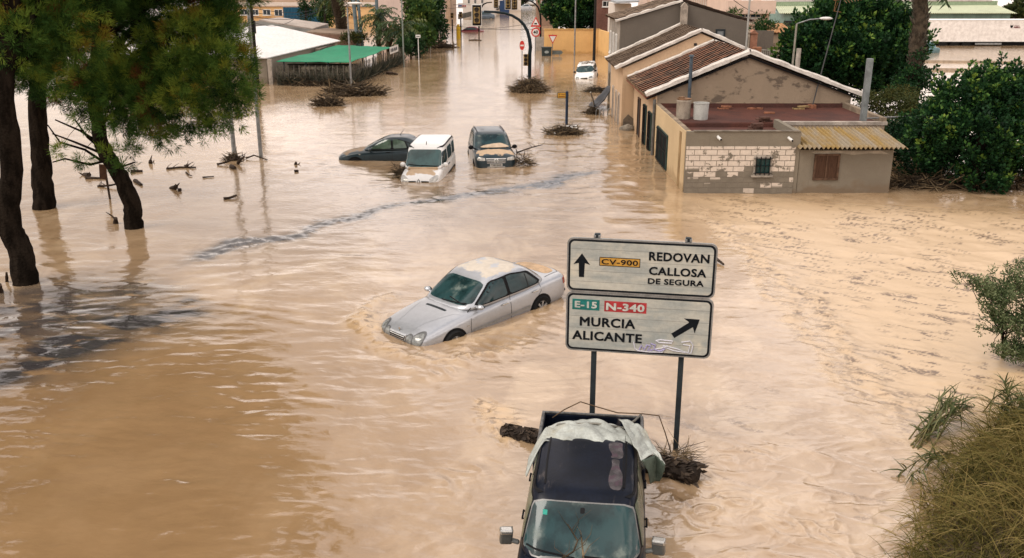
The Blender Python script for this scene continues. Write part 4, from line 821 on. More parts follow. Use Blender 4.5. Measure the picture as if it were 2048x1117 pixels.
    for s_ in ([(1.14, 1.75), (1.17, 1.87), (1.22, 1.90)], [(1.2, 1.90), (1.4, 1.91), (1.62, 1.90), (1.64, 1.86)], [(1.5, 1.70), (1.56, 1.73), (1.76, 1.73), (1.78, 1.69), (1.58, 1.68), (1.5, 1.70)], [(1.45, 1.80), (1.5, 1.85), (1.6, 1.83), (1.7, 1.78)],
               [(1.92, 1.70), (2.06, 1.67), (2.11, 1.74), (2.09, 1.88), (2.04, 1.89), (2.06, 1.75), (1.95, 1.74)], [(1.62, 1.78), (1.85, 1.82), (2.04, 1.88), (1.8, 1.86), (1.62, 1.80)]):
        m.tube([G(*q) for q in s_], .011, 5)
    m.build('graffiti', gw, t, local=True); m = MB()
    for s_ in ([(1.24, 1.88), (1.27, 1.80), (1.32, 1.88), (1.36, 1.79), (1.42, 1.80), (1.38, 1.88), (1.46, 1.87)], [(1.42, 1.76), (1.5, 1.78), (1.48, 1.86), (1.58, 1.88), (1.66, 1.84)]): m.tube([G(*q) for q in s_], .016, 5)
    m.build('graffiti', gl, t, local=True)
    for k, x in enumerate((-.72, .735)):
        m = MB(); m.box(x - .045, x + .045, .03, .12, -1.6, Z1 + .06); m.build('post', M_DKPOLE, t, local=True, bevel=.008)
        m = MB(); m.box(x - .05, x + .05, .022, .03, 2.0, 2.08); m.box(x - .05, x + .05, .022, .03, 3.4, 3.48); m.box(x - .055, x - .02, -.0, .10, Z1 + .01, Z1 + .045); m.box(x + .02, x + .055, -.0, .10, Z1 + .01, Z1 + .045); m.build('bracket', M_STEEL, t, local=True)
    return t
road_sign()
# ============================================================ HOUSES
def plaster(name, col, stain, stain2=None, sband=(.56, .66), sscale=.9, bump=.012):
    m, nt, b, N, L = _nodes(name); tc = N('ShaderNodeTexCoord').outputs['Object']
    o = mixc(N, L, noise_fac(N, L, tc, .7, .35, .65, 5), col, tuple(c * .84 for c in col))
    o = mixc(N, L, noise_fac(N, L, tc, 7, .3, .75, 4, .7), o, tuple(c * .88 for c in col))
    f = noise_fac(N, L, tc, sscale, sband[0], sband[1], 7, .62, (1, 1, 1.7))
    o = mixc(N, L, f, o, stain)
    if stain2: o = mixc(N, L, noise_fac(N, L, tc, 1.1, .60, .68, 6, .6, (.8, .8, 2.2), .5), o, stain2)
    o = mixc(N, L, noise_fac(N, L, tc, 1.6, .60, .8, 4, .6, (3, 3, .25)), o, tuple(c * .7 for c in col))
    sp = N('ShaderNodeSeparateXYZ'); L(tc, sp.inputs[0]); nn = N('ShaderNodeTexNoise'); nn.inputs['Scale'].default_value = 1.6; nn.inputs['Detail'].default_value = 6; L(tc, nn.inputs['Vector'])
    za = N('ShaderNodeMath'); za.operation = 'MULTIPLY_ADD'; za.inputs[1].default_value = -1.1; L(nn.outputs[0], za.inputs[0]); L(sp.outputs[2], za.inputs[2])
    zr = N('ShaderNodeMapRange'); zr.inputs['From Min'].default_value = -.14; zr.inputs['From Max'].default_value = -.38; zr.inputs['To Max'].default_value = .8; L(za.outputs[0], zr.inputs['Value'])
    o = mixc(N, L, zr.outputs[0], o, (col[0] * .55 + .04, col[1] * .55 + .015, col[2] * .55))
    L(o, b.inputs['Base Color']); b.inputs['Roughness'].default_value = .9; b.inputs['Specular IOR Level'].default_value = .2
    n = N('ShaderNodeTexNoise'); n.inputs['Scale'].default_value = 22; n.inputs['Detail'].default_value = 6; L(tc, n.inputs['Vector'])
    bp = N('ShaderNodeBump'); bp.inputs['Distance'].default_value = bump; L(n.outputs[0], bp.inputs['Height']); L(bp.outputs[0], b.inputs['Normal']); return m
def blockwall(name):
    m, nt, b, N, L = _nodes(name); tc = N('ShaderNodeTexCoord').outputs['Object']
    sp = N('ShaderNodeSeparateXYZ'); L(tc, sp.inputs[0]); cb = N('ShaderNodeCombineXYZ'); L(sp.outputs[0], cb.inputs[0]); L(sp.outputs[2], cb.inputs[1])
    br = N('ShaderNodeTexBrick'); L(cb.outputs[0], br.inputs['Vector']); br.inputs['Scale'].default_value = 1; br.inputs['Brick Width'].default_value = .42; br.inputs['Row Height'].default_value = .205
    br.inputs['Mortar Size'].default_value = .012; br.inputs['Mortar Smooth'].default_value = .2; br.inputs['Bias'].default_value = 0
    br.inputs['Color1'].default_value = (0, 0, 0, 1); br.inputs['Color2'].default_value = (1, 1, 1, 1); br.inputs['Mortar'].default_value = (.5, .5, .5, 1)
    grey = (.185, .16, .125); whi = (.58, .50, .42)
    z = N('ShaderNodeMapRange'); z.inputs['From Min'].default_value = .25; z.inputs['From Max'].default_value = 1.25; L(sp.outputs[2], z.inputs['Value'])
    # whole blocks turn white more often the higher they sit
    ad = N('ShaderNodeMath'); ad.operation = 'ADD'; L(br.outputs['Color'], ad.inputs[0]); L(z.outputs[0], ad.inputs[1])
    st = N('ShaderNodeMapRange'); st.inputs['From Min'].default_value = .86; st.inputs['From Max'].default_value = .94; L(ad.outputs[0], st.inputs['Value'])
    sm = noise_fac(N, L, tc, 2.6, .41, .47, 6, .65, (1, 1, 1.4)); mu = N('ShaderNodeMath'); mu.operation = 'MULTIPLY'; L(st.outputs[0], mu.inputs[0]); L(sm, mu.inputs[1])
    o = mixc(N, L, mu.outputs[0], mixc(N, L, noise_fac(N, L, tc, 3, .3, .7), grey, tuple(c * .8 for c in grey)), mixc(N, L, noise_fac(N, L, tc, 9, .3, .7), whi, tuple(c * .86 for c in whi)))
    o = mixc(N, L, br.outputs['Fac'], o, (.17, .145, .115))
    L(o, b.inputs['Base Color']); b.inputs['Roughness'].default_value = .92; b.inputs['Specular IOR Level'].default_value = .2
    n = N('ShaderNodeTexNoise'); n.inputs['Scale'].default_value = 25; n.inputs['Detail'].default_value = 5; L(tc, n.inputs['Vector'])
    sb = N('ShaderNodeMath'); sb.operation = 'SUBTRACT'; L(n.outputs[0], sb.inputs[0]); L(br.outputs['Fac'], sb.inputs[1])
    bp = N('ShaderNodeBump'); bp.inputs['Distance'].default_value = .012; L(sb.outputs[0], bp.inputs['Height']); L(bp.outputs[0], b.inputs['Normal']); return m
M_PEACH = plaster('peach_plaster', (.53, .375, .24), (.40, .27, .165), None, (.62, .8))
M_YELLOW = plaster('yellow_ochre_plaster', (.56, .42, .25), (.41, .30, .18), None, (.64, .8), .6)
M_GABLE = plaster('stained_brown_plaster', (.285, .22, .155), (.12, .092, .068), (.155, .122, .09), (.53, .60), 1.0)
M_GREYPL = plaster('grey_cement_render', (.195, .168, .128), (.155, .132, .10), None, (.5, .75), .7)
M_GREYDK = plaster('dark_grey_render', (.135, .115, .094), (.115, .097, .079), None, (.5, .8), .3)
M_BLOCK = blockwall('aerated_block_wall')
M_TERRA = pm('red_oxide_roof_paint', (.098, .040, .030), .8, 0, .35, 1.2, .01, 20, col2=(.07, .033, .027))
M_TILE = pm('weathered_clay_tile', (.26, .128, .08), .85, 0, .45, 1.6, .015, 14, col2=(.125, .085, .064), stretch=(1, 1, 1), mud=(.21, .155, .11), mscale=2.2, mband=(.58, .8))
M_TILEB = pm('grey_brown_tile', (.20, .145, .102), .85, 0, .4, 1.6, .015, 14, mud=(.20, .16, .115), mscale=2, mband=(.58, .8))
M_TILEGAP = pm('shaded_tile_edge', (.035, .022, .016), .9, 0, .3, 5)  # channel shadow put into the colour of the tile step faces
M_COPE = pm('whitewashed_coping', (.62, .575, .52), .8, 0, .18, 3, .012, 18, mud=(.33, .27, .21), mscale=3, mband=(.62, .75))
M_DARKGAP = pm('dark_opening', (.012, .013, .013), .6, 0, .2, 3)
M_GREENSH = pm('green_shutter_paint', (.02, .055, .05), .5, 0, .4, 5)
M_BROWNSH = pm('brown_wooden_shutter', (.085, .045, .028), .7, 0, .4, 6, .004, 30, stretch=(6, 6, .6))
M_PINK = plaster('pale_pink_render', (.60, .455, .37), (.52, .38, .30), None, (.6, .85), .3)
M_WALLW = plaster('off_white_render', (.62, .56, .50), (.5, .44, .38), None, (.62, .85), .3)
def tile_slope(m, x0, z0, x1, z1, ya, yb, per=.5, amp=.075, mi=0, up=.05, seed=0):
    """barrel tile slope from eave (x0,z0) to ridge (x1,z1), covers running down the slope"""
    L = math.hypot(x1 - x0, z1 - z0); nx, nz = -(z1 - z0) / L, (x1 - x0) / L
    if nz < 0: nx, nz = -nx, -nz
    nb = int((yb - ya) / per); per = (yb - ya) / nb; nu = 30
    def pt(u, y, h):
        h += .022 * (1 - (u * L / .42) % 1) + .014 * float(gnoise(u * 14, y * 3, 305 + seed)) + up; wob = .09 * float(gnoise(u * 2.6 + seed, y * .9, 301 + seed)) + .03 * math.sin(u * 9 + y)
        return (x0 + (x1 - x0) * u + nx * h, min(yb, max(ya, y + wob)), z0 + (z1 - z0) * u + nz * h - .05 * math.sin(math.pi * u) * (1 + .4 * float(gnoise(y * .5, seed, 309))))
    for k in range(nb):
        y = ya + k * per; prof = [(0, amp * 1.25), (.12, amp * 1.5), (.35, amp * 1.15), (.6, amp * .75), (.8, amp * .3), (.97, -.02)]
        m.grid(lambda u, v, y=y: pt(u, y + per * prof[min(5, int(round(v * 5)))][0], prof[min(5, int(round(v * 5)))][1]), nu, 5, mi)
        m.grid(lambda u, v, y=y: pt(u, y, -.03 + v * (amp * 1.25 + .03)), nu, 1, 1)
def coping(m, pts, w=.30, h=.13, seed=0):
    """lumpy mortared cap following a polyline in x,z at fixed y range"""
    for (a, b) in zip(pts[:-1], pts[1:]):
        a, b = Vector(a), Vector(b); d = b - a; n = int(d.length / .16)
        prof = [(-w / 2, -.05), (-w / 2, h * .55), (-w * .25, h), (w * .25, h), (w / 2, h * .55), (w / 2, -.05)]
        side = Vector((d.y, -d.x, 0)).normalized() if abs(d.x) + abs(d.y) > 1e-6 else Vector((1, 0, 0))
        up = side.cross(d.normalized()); up = up if up.z > 0 else -up
        def fn(u, v, a=a, d=d, side=side, up=up):
            j = v * (len(prof) - 1); i = min(int(j), len(prof) - 2); t = j - i; p = (prof[i][0] + (prof[i + 1][0] - prof[i][0]) * t, prof[i][1] + (prof[i + 1][1] - prof[i][1]) * t)
            s = u * d.length; k = 1 + .16 * float(gnoise(s * 2.3 + seed, seed * 3.7 + v * 2, 311)); st = .035 if float(gnoise(s * 1.7 + seed * 9.3, 3.3, 317)) > .05 else 0
            return a + d * u + side * p[0] * k + up * (p[1] * k + st * (p[1] > 0))
        m.grid(fn, max(2, n), 10)
def window(parent, x0, x1, z0, z1, y, facing, frame, pane, fw=.06, mull=1, bars=0, sill=True, name='window', depth=.05):
    """window on a wall. facing '-y' : wall plane at y, spans x ; '-x' : wall plane at x=y, spans y"""
    def B(m, a0, a1, b0, b1, d0, d1):
        if facing == '-y': m.box(a0, a1, y + d0, y + d1, b0, b1)
        else: m.box(y + d0, y + d1, a0, a1, b0, b1)
    m = MB()
    B(m, x0, x0 + fw, z0, z1, -depth, .03); B(m, x1 - fw, x1, z0, z1, -depth, .03); B(m, x0 + fw, x1 - fw, z1 - fw, z1, -depth, .03); B(m, x0 + fw, x1 - fw, z0, z0 + fw, -depth, .03)
    for k in range(1, mull + 1): c = x0 + (x1 - x0) * k / (mull + 1); B(m, c - fw * .35, c + fw * .35, z0 + fw, z1 - fw, -depth * .8, .03)
    w = m.build(name, frame, parent)
    m = MB(); B(m, x0 + fw * .8, x1 - fw * .8, z0 + fw * .8, z1 - fw * .8, -.012, .02); p = m.build('pane', pane, w); p.parent = w; 
    if bars:
        m = MB()
        for k in range(bars): c = x0 + (x1 - x0) * (k + .5) / bars; B(m, c - .012, c + .012, z0, z1, -depth - .045, -depth - .02)
        for c in (z0 + .08, (z0 + z1) / 2, z1 - .08): B(m, x0, x1, c - .012, c + .012, -depth - .05, -depth - .025)
        m.build('bars', M_BLACK, w)
    if sill:
        m = MB(); B(m, x0 - .06, x1 + .06, z0 - .07, z0 - .003, -depth - .05, .02); m.build('sill', frame, w)
    fix_org(w); return w
def fix_org(o):
    """children built in world coordinates under a mesh part share the thing's origin"""
    pass
_old_build = MB.build
def _org_of(p):
    while p is not None:
        if 'org' in p: return p['org']
        p = p.parent
    return (0, 0, 0)
def _b(s, name, mats, parent=None, loc=None, **k):
    if parent is not None and 'org' not in parent and not k.get('local') and loc is None:
        o = Vector(_org_of(parent)); s.v = [tuple(Vector(v) - o) for v in s.v]; k['local'] = True
    return _old_build(s, name, mats, parent, loc, **k)
MB.build = _b
# ------------------------------------------------------------ nearest house with terrace and annexes
XF = 6.42
def near_house():
    t = thing('house', 'nearest house on the right, stained gable, flat red terrace, block wall and corrugated porch roof', 'house', (10.5, 41.6, 0))
    m = MB(); m.prism([(XF, -1.5), (15.1, -1.5), (15.1, 2.62), (10.4, 4.33), (XF, 2.62)], 'y', 41.6, 49.0); o = m.build('gable_wall', [M_GABLE], t)
    # street facade skin in yellow, its own panel a hand proud of the gable block
    m = MB(); m.box(XF - .03, XF + .05, 41.55, 49.0, -1.5, 2.66); m.build('street_wall', M_PEACH, t)
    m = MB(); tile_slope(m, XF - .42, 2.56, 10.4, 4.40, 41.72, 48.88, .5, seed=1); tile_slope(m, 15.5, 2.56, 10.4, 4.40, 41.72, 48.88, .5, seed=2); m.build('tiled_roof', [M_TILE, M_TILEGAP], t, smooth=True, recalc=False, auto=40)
    m = MB()
    rn = random.Random(8)
    for k in range(15):
        y = 41.95 + k * .49; m.tube([(XF - .45, y, 2.56), (XF - .1, y + .03, 2.70), (XF + .28, y, 2.84)], [.13, .125, .10], 9)
    m.build('eave_tiles', pm('mossy_broken_tile', (.26, .18, .11), .9, 0, .6, 5, .02, 14), t, smooth=True, auto=60)
    m = MB(); m.prism([(XF - .46, 2.50), (XF - .46, 2.56), (XF + .05, 2.72), (XF + .05, 2.60)], 'y', 41.7, 48.9); m.build('eave_underside', pm('brick_red_eave', (.24, .095, .06), .8, 0, .3, 3), t)
    m = MB(); coping(m, [(XF - .48, 41.55, 2.66), (10.4, 41.55, 4.52), (15.55, 41.55, 2.66)], .36, .13, 1); m.build('roof_coping', M_COPE, t, smooth=True, auto=45); m = MB(); coping(m, [(XF - .40, 48.95, 2.66), (10.4, 48.95, 4.48), (15.5, 48.95, 2.66)], .26, .10, 2); m.build('roof_coping', M_COPE, t, smooth=True, auto=45)
    m = MB(); m.bar((XF - .44, 41.50, 2.50), (10.4, 41.50, 4.32), .05, .07); m.bar((10.4, 41.50, 4.32), (15.5, 41.50, 2.50), .05, .07); m.build('gable_gutter', M_BLACK, t)
    # terrace
    m = MB(); m.box(XF, 14.9, 37.0, 41.59, -1.5, 2.10); m.build('terrace_wall', M_PEACH, t)
    m = MB(); m.box(XF + .2, 14.75, 37.12, 41.58, 2.10, 2.125); m.box(XF + .2, 15.0, 41.50, 41.592, 2.125, 2.30); m.box(XF + .25, 10.5, 36.93, 36.997, 1.98, 2.124); m.build('terrace_floor', M_TERRA, t)
    m = MB(); m.box(XF + .003, XF + .19, 34.2, 41.59, 2.10, 2.30); m.build('parapet', pm('weathered_parapet', (.30, .235, .17), .9, 0, .4, 2, .01, 20), t); m = MB(); m.box(14.72, 14.93, 36.95, 41.59, 2.09, 2.34); m.build('parapet', pm('weathered_parapet', (.30, .235, .17), .9, 0, .4, 2, .01, 20), t)
    m = MB(); m.box(10.75, 14.95, 36.86, 37.10, 2.06, 2.19); m.build('terrace_edge', pm('pale_terrace_edge', (.46, .40, .34), .85, 0, .35, 2, .01, 20), t)
    m = MB(); m.box(10.68, 14.85, 36.90, 36.996, -1.5, 2.055); m.build('inner_wall', plaster('buff_inner_wall', (.40, .31, .225), (.27, .21, .15)), t)
    # block walled annex
    m = MB(); m.box(XF, 10.6, 33.8, 36.92, -1.5, 1.90); m.box(XF, 10.6, 33.8, 34.0, 1.90, 2.30); m.box(10.42, 10.6, 34.0, 36.9, 1.90, 2.30); m.build('annex_wall', M_GREYPL, t)
    m = MB(); m.box(XF - .025, XF + .20, 34.0, 41.5, -1.5, 2.28); m.box(XF + .06, XF + .185, 34.0, 36.9, 1.9, 2.29); m.build('yellow_side_wall', M_YELLOW, t)
    m = MB(); m.box(XF + .22, 10.41, 34.02, 36.92, 1.90, 1.975); m.build('annex_roof_floor', M_TERRA, t)
    m = MB(); m.box(XF + .0, 10.45, 33.775, 33.81, -1.5, 1.76); m.build('block_wall', M_BLOCK, t)
    m = MB(); m.box(XF + .25, 10.55, 33.76, 33.99, 2.301, 2.335); m.build('parapet_cap', pm('cement_cap', (.20, .17, .135), .9, 0, .4, 3, .01, 20), t)
    m = MB(); m.box(XF - .045, XF - .027, 34.75, 35.15, -1.5, 2.12); m.build('wall_pilaster', pm('dark_ochre_render', (.36, .245, .125), .9, 0, .3, 2), t)
    m = MB(); m.tube([(XF - .10, 41.35, -1.5), (XF - .10, 41.35, 2.5)], .07, 10); m.build('drainpipe', pm('grey_downpipe', (.12, .115, .105), .6, 0, .4, 4), t, smooth=True, auto=60)
    window(t, 8.93, 9.60, .70, 1.40, 33.775, '-y', pm('concrete_frame', (.36, .32, .27), .85, 0, .3, 4), pm('green_window_glass', (.012, .05, .05), .15, 0, .5, 3), .07, 0, 4)
    # corrugated porch annex
    m = MB(); m.box(10.62, 14.08, 33.83, 36.88, -1.5, 1.62); m.build('porch_wall', M_GREYPL, t)
    m = MB(); m.prism([(11.0, 1.56), (11.9, 1.60), (12.8, 1.575), (13.6, 1.60), (13.95, 1.46), (13.2, 1.50), (12.6, 1.44), (12.2, 1.50), (11.2, 1.47)], 'y', 33.818, 33.829); m.build('pale_render_patch', pm('pale_render_patch', (.40, .35, .28), .9, 0, .25, 3), t)
    sh = window(t, 11.18, 12.12, .50, 1.48, 33.83, '-y', pm('shutter_frame', (.12, .07, .045), .7, 0, .4, 5), M_BROWNSH, .07, 1, 0, False, 'shutter')
    per = .17
    def cor(u, v):
        x = 10.5 + 3.84 * u + .12 * v * (u - .2); ph = x / per * 2 * math.pi; y = 36.2 - 2.78 * v; z = 2.06 - .30 * v + .045 * math.sin(ph) + .008 * float(gnoise(u * 6, v * 2, 321))
        return (x, y, z)
    m = MB(); m.grid(cor, 300, 10); m.build('corrugated_roof', pm('lichen_fibre_cement', (.27, .225, .165), .9, 0, .3, 1.5, .008, 25, col2=(.27, .18, .065), stretch=(1.6, .3, 1), band=(.35, .65)), t, smooth=True, solid=.012)
    # openings on the street side
    window(t, 37.7, 40.4, .05, 1.50, XF - .03, '-x', M_GREENSH, M_DARKGAP, .10, 2, 9, False, 'barred_window')
    for k, (a, b, z0, z1) in enumerate(((42.3, 43.2, -.6, 1.75), (44.0, 44.9, -.6, 1.85), (46.2, 47.1, -.2, 1.9))):
        if k < 2: window(t, a, b, z0, z1, XF - .034, '-x', M_GREENSH, M_DARKGAP, .09, 1, 5, False, 'barred_window')
        else: window(t, a, b, z0, z1, XF - .034, '-x', M_BROWNSH, M_DARKGAP, .09, 0, 0, False, 'door')
    m = MB(); m.tube([(7.83, 41.3, 2.12), (7.83, 41.3, 4.35)], .075, 12); m.tube([(7.83, 41.3, 4.35), (7.83, 41.3, 4.43)], [.12, .10], 12); m.build('flue_pipe', pm('blue_grey_pipe', (.075, .10, .125), .5, .2, .3, 4), t, smooth=True, auto=50)
    m = MB(); m.box(13.95, 14.16, 37.02, 37.25, 2.2, 4.63); m.build('square_vent_duct', pm('galvanised_duct', (.24, .265, .27), .5, .4, .3, 3), t, bevel=.01)
    m = MB(); m.bar((14.2, 37.2, 2.28), (16.6, 37.5, 2.34), .08, .05); m.build('steel_beam', M_STEEL, t)
    for a in ((8.0, .2), (9.3, -.3), (11.6, .1)): pass
    return t
near_house()
def drum(name, label, x, y, z, r, h, mat, lid=None):
    t = thing(name, label, 'water tank', (x, y, z)); m = MB()
    def lathe(prof, n=28):
        k = len(prof); o = len(m.v); m.v += [(x + q * math.cos(2 * math.pi * i / n), y + q * math.sin(2 * math.pi * i / n), z + w) for i in range(n) for (q, w) in prof]
        fs = [(o + i * k + j, o + ((i + 1) % n) * k + j, o + ((i + 1) % n) * k + j + 1, o + i * k + j + 1) for i in range(n) for j in range(k - 1)]; m.f += fs; m.m += [0] * len(fs)
    if lid: lathe([(0, 0), (r * .96, 0), (r, .04), (r, h * .9), (r * 1.03, h * .92), (r * 1.03, h * .97), (r * .98, h), (0, h)])
    else: lathe([(0, 0), (r * .93, 0), (r * .95, .03), (r * .97, h * .5), (r, h * .94), (r * 1.04, h * .95), (r * 1.04, h), (r * .97, h), (r * .93, h * .5), (r * .9, .1), (0, .1)])
    m.build('tank', mat, t, smooth=True, auto=40)
    if lid:
        m = MB(); m.disc((x, y, z + h + .02), r * 1.04, (0, 0, 1), .045, 26); m.disc((x - .1, y, z + h + .07), r * .45, (0, 0, 1), .07, 12); m.build('lid', lid, t, smooth=True, auto=40)
    else:
        m = MB(); m.disc((x, y, z + h * .12), r * .91, (0, 0, 1), .02, 24); m.build('settled_silt', M_SILT, t)
    return t
drum('water_tank', 'buff water drum with a rusty lid on the red terrace', 7.04, 38.2, 2.127, .29, .78, pm('buff_tank', (.42, .36, .29), .7, 0, .25, 3, mud=(.24, .18, .12), mscale=2.5, mband=(.6, .75)), pm('rusty_lid', (.26, .15, .085), .8, .2, .5, 5))
drum('water_tank', 'open grey white plastic drum next to the lidded drum on the terrace', 7.72, 38.0, 2.127, .31, .68, pm('grey_white_tank', (.46, .46, .43), .6, 0, .12, 3))
def camera_(x, y, z, tx, label):
    t = thing('security_camera', label, 'security camera', (x, y, z)); m = MB(); d = Vector((tx, -1, -.35)).normalized(); p = Vector((x, y - .10, z))
    m.tube([p - d * .02, p + d * .17], .055, 12); m.build('housing', M_WHITE, t, smooth=True, auto=50); m = MB(); m.tube([p + d * .165, p + d * .185], .04, 12); m.build('lens', M_BLACK, t)
    m = MB(); m.tube([(x, y + .01, z + .02), p], .02, 6); m.disc((x, y - .005, z + .02), .05, (0, 1, 0), .015, 12); m.build('bracket', M_WHITE, t)
camera_(7.55, 33.8, 2.10, .4, 'white camera above the left end of the white block wall'); camera_(10.15, 33.8, 2.06, .45, 'white camera high above the barred block wall window'); camera_(10.72, 36.88, 2.05, .2, 'white camera at the top corner of the corrugated porch roof')
def loose(name, label, cat, fn, mat, **k):
    m = MB(); fn(m); c = np.array(m.v).mean(0); c[2] = np.array(m.v)[:, 2].min(); return tag(m.build(name, mat, None, loc=tuple(c), **k), label, cat)
def stack(x, y, z, n, s, seed):
    def f(m):
        r = random.Random(seed)
        for k in range(n): m.obox((x + r.uniform(-.12, .12) * s, y + r.uniform(-.08, .08), z + .035 + .07 * (k // 2)), (.34 * s, .2, .06), Matrix.Rotation(r.uniform(-.5, .5), 3, 'Z'))
    return f
TB = pm('loose_clay_tile', (.30, .13, .075), .85, 0, .4, 6)
TD = pm('dark_broken_tile', (.12, .065, .05), .85, 0, .4, 6)
loose('brick_pile', 'loose flat bricks lying by the left end of the gable foot', 'bricks', stack(9.4, 41.0, 2.127, 3, 1.3, 1), TB)
loose('brick_pile', 'pair of orange tiles lying below the middle of the stained gable', 'bricks', stack(10.7, 40.9, 2.127, 2, 1.2, 2), TB)
loose('brick_pile', 'single long tile lying alone on the red terrace floor', 'bricks', stack(11.05, 39.6, 2.127, 1, 1.3, 3), TB)
loose('brick_pile', 'yellowish slab pile beside the foot of the aerial mast', 'bricks', stack(12.7, 41.0, 2.127, 3, 1.4, 4), pm('ochre_slab', (.36, .25, .12), .85, 0, .4, 6))
loose('brick_pile', 'dark broken tiles heaped on the step between terrace and block annex', 'bricks', stack(10.15, 37.3, 2.127, 5, 1.2, 5), TD)
loose('brick_pile', 'dark broken tiles heaped on the lower annex roof', 'bricks', stack(9.5, 36.2, 1.977, 7, 1.3, 6), TD)
def aerial():
    t = thing('tv_aerial', 'tall thin television aerial mast leaning beside the stained gable', 'aerial', (13.3, 41.3, 2.12)); b = Vector((13.3, 41.3, 2.12)); tp = Vector((14.55, 42.4, 7.3))
    m = MB(); m.tube([b, tp], [.03, .022], 8); m.build('mast', pm('dark_mast', (.06, .06, .06), .5, .4, .3, 5), t); m = MB()
    hd = b.lerp(tp, .88); m.bar(hd - Vector((.3, 0, .0)), hd + Vector((1.05, .0, .18)), .03, .03)
    for k in range(7): c = hd + Vector((.15 + .13 * k, 0, .02 + .023 * k)); m.tube([c - Vector((0, .38 - .02 * k, .12)), c + Vector((0, .38 - .02 * k, .12))], .011, 5)
    for s in (1, -1):
        c = hd + Vector((-.2, 0, 0)); m.tube([c, c + Vector((-.05, 0, s * .45)), c + Vector((.28, 0, s * .5))], .014, 5); m.tube([c + Vector((.1, 0, s * .1)), c + Vector((.05, .2, s * .45))], .012, 5)
    m.build('antenna', pm('orange_brown_aerial', (.30, .15, .06), .5, .3, .3, 5), t); m = MB(); m.box(13.15, 13.45, 41.15, 41.45, 2.126, 2.28); m.build('base_block', TB, t)
aerial()
# ------------------------------------------------------------ second house
def second_house():
    t = thing('house', 'peach gabled house between the stained gable and the tall grey house', 'house', (9.7, 49, 0)); x0, x1, xr = 5.78, 14.1, 9.75
    m = MB(); m.prism([(x0, -1.5), (x1, -1.5), (x1, 3.08), (xr, 4.86), (x0, 3.08)], 'y', 49.12, 55); m.build('wall', M_PEACH, t)
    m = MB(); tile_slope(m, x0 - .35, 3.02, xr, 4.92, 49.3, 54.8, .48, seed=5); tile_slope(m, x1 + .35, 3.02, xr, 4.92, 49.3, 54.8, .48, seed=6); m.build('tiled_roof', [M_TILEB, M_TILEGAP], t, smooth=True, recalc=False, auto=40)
    m = MB(); coping(m, [(x0 - .42, 49.12, 3.10), (xr, 49.12, 5.03), (x1 + .4, 49.12, 3.10)], .26, .11, 4); m.build('roof_coping', M_COPE, t, smooth=True, auto=45); m = MB(); coping(m, [(x0 - .38, 54.85, 3.12), (xr, 54.85, 5.03), (x1 + .4, 54.85, 3.1)], .24, .10, 5); m.build('roof_coping', M_COPE, t, smooth=True, auto=45)
    for (a, b, z0, z1) in ((50.0, 50.7, -.6, 1.7), (51.4, 52.0, -.5, 1.7), (52.9, 53.6, -.6, 1.75)): window(t, a, b, z0, z1, x0, '-x', pm('pale_door_frame', (.48, .42, .36), .7, 0, .2, 4), M_DARKGAP, .12, 0, 0, False, 'door')
    m = MB(); m.box(9.62, 9.98, 54.55, 54.9, 4.7, 6.0); m.prism([(9.6, 6.0), (10.0, 6.0), (9.8, 6.25)], 'y', 54.53, 54.92); m.build('chimney', pm('dirty_chimney', (.40, .34, .28), .9, 0, .4, 2, .01, 15), t)
    m = MB(); m.tube([(12.05, 48.9, 3.2), (12.05, 48.9, 8.2)], .05, 8); m.build('thin_mast', pm('pale_mast', (.38, .38, .35), .5, .3, .2, 4), t)
    m = MB(); m.tube([(14.9, 49.3, 2.6), (14.9, 49.3, 4.1)], .12, 10); m.build('vent_pipe', pm('cement_pipe', (.42, .38, .33), .8, 0, .3, 4), t, smooth=True, auto=50)
    m = MB(); m.poly([]) if 0 else m.box(9.4, 9.55, 49.08, 49.13, 4.25, 4.38); m.build('wall_vent', M_DARKGAP, t)
second_house()
def grey_house():
    t = thing('house', 'tall dark grey rendered house with blank gable, third along the street', 'house', (9.8, 55.1, 0)); x0, x1, xr = 6.25, 13.6, 9.75
    m = MB(); m.prism([(x0, -1.5), (x1, -1.5), (x1, 5.15), (xr, 6.22), (x0, 5.2)], 'y', 55.1, 61); m.build('wall', M_GREYDK, t)
    m = MB(); m.box(x0 - .04, x0 + .05, 55.14, 61.02, -1.5, 5.2); m.build('street_wall', pm('pale_grey_facade', (.36, .32, .275), .85, 0, .35, 1.2, .01, 12), t)
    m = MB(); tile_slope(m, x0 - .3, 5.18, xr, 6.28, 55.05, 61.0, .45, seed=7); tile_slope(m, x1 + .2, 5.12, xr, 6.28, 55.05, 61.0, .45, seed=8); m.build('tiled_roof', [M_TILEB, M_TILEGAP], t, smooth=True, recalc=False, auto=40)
    m = MB(); coping(m, [(x0 - .32, 55.12, 5.2), (xr, 55.12, 6.32)], .26, .07, 7); m.build('roof_coping', M_COPE, t, smooth=True, auto=45)
    m = MB(); m.box(9.6, 10.05, 54.98, 55.1, 3.0, 6.2); m.build('wall_pilaster', M_GREYDK, t)
    window(t, 11.75, 12.3, 4.1, 4.75, 55.1, '-y', M_DKPOLE, pm('pale_pane', (.22, .24, .25), .2, 0, .3, 3), .09, 0, 0)
    for k in range(3): window(t, 56.2 + k * 1.6, 56.9 + k * 1.6, -.4, 1.9, x0 - .04, '-x', M_GREYPL, M_DARKGAP, .1, 0, 0, False, 'door'); window(t, 56.2 + k * 1.6, 56.9 + k * 1.6, 3.1, 4.4, x0 - .04, '-x', M_WHITE, M_DARKGAP, .09, 1, 0, True)
grey_house()
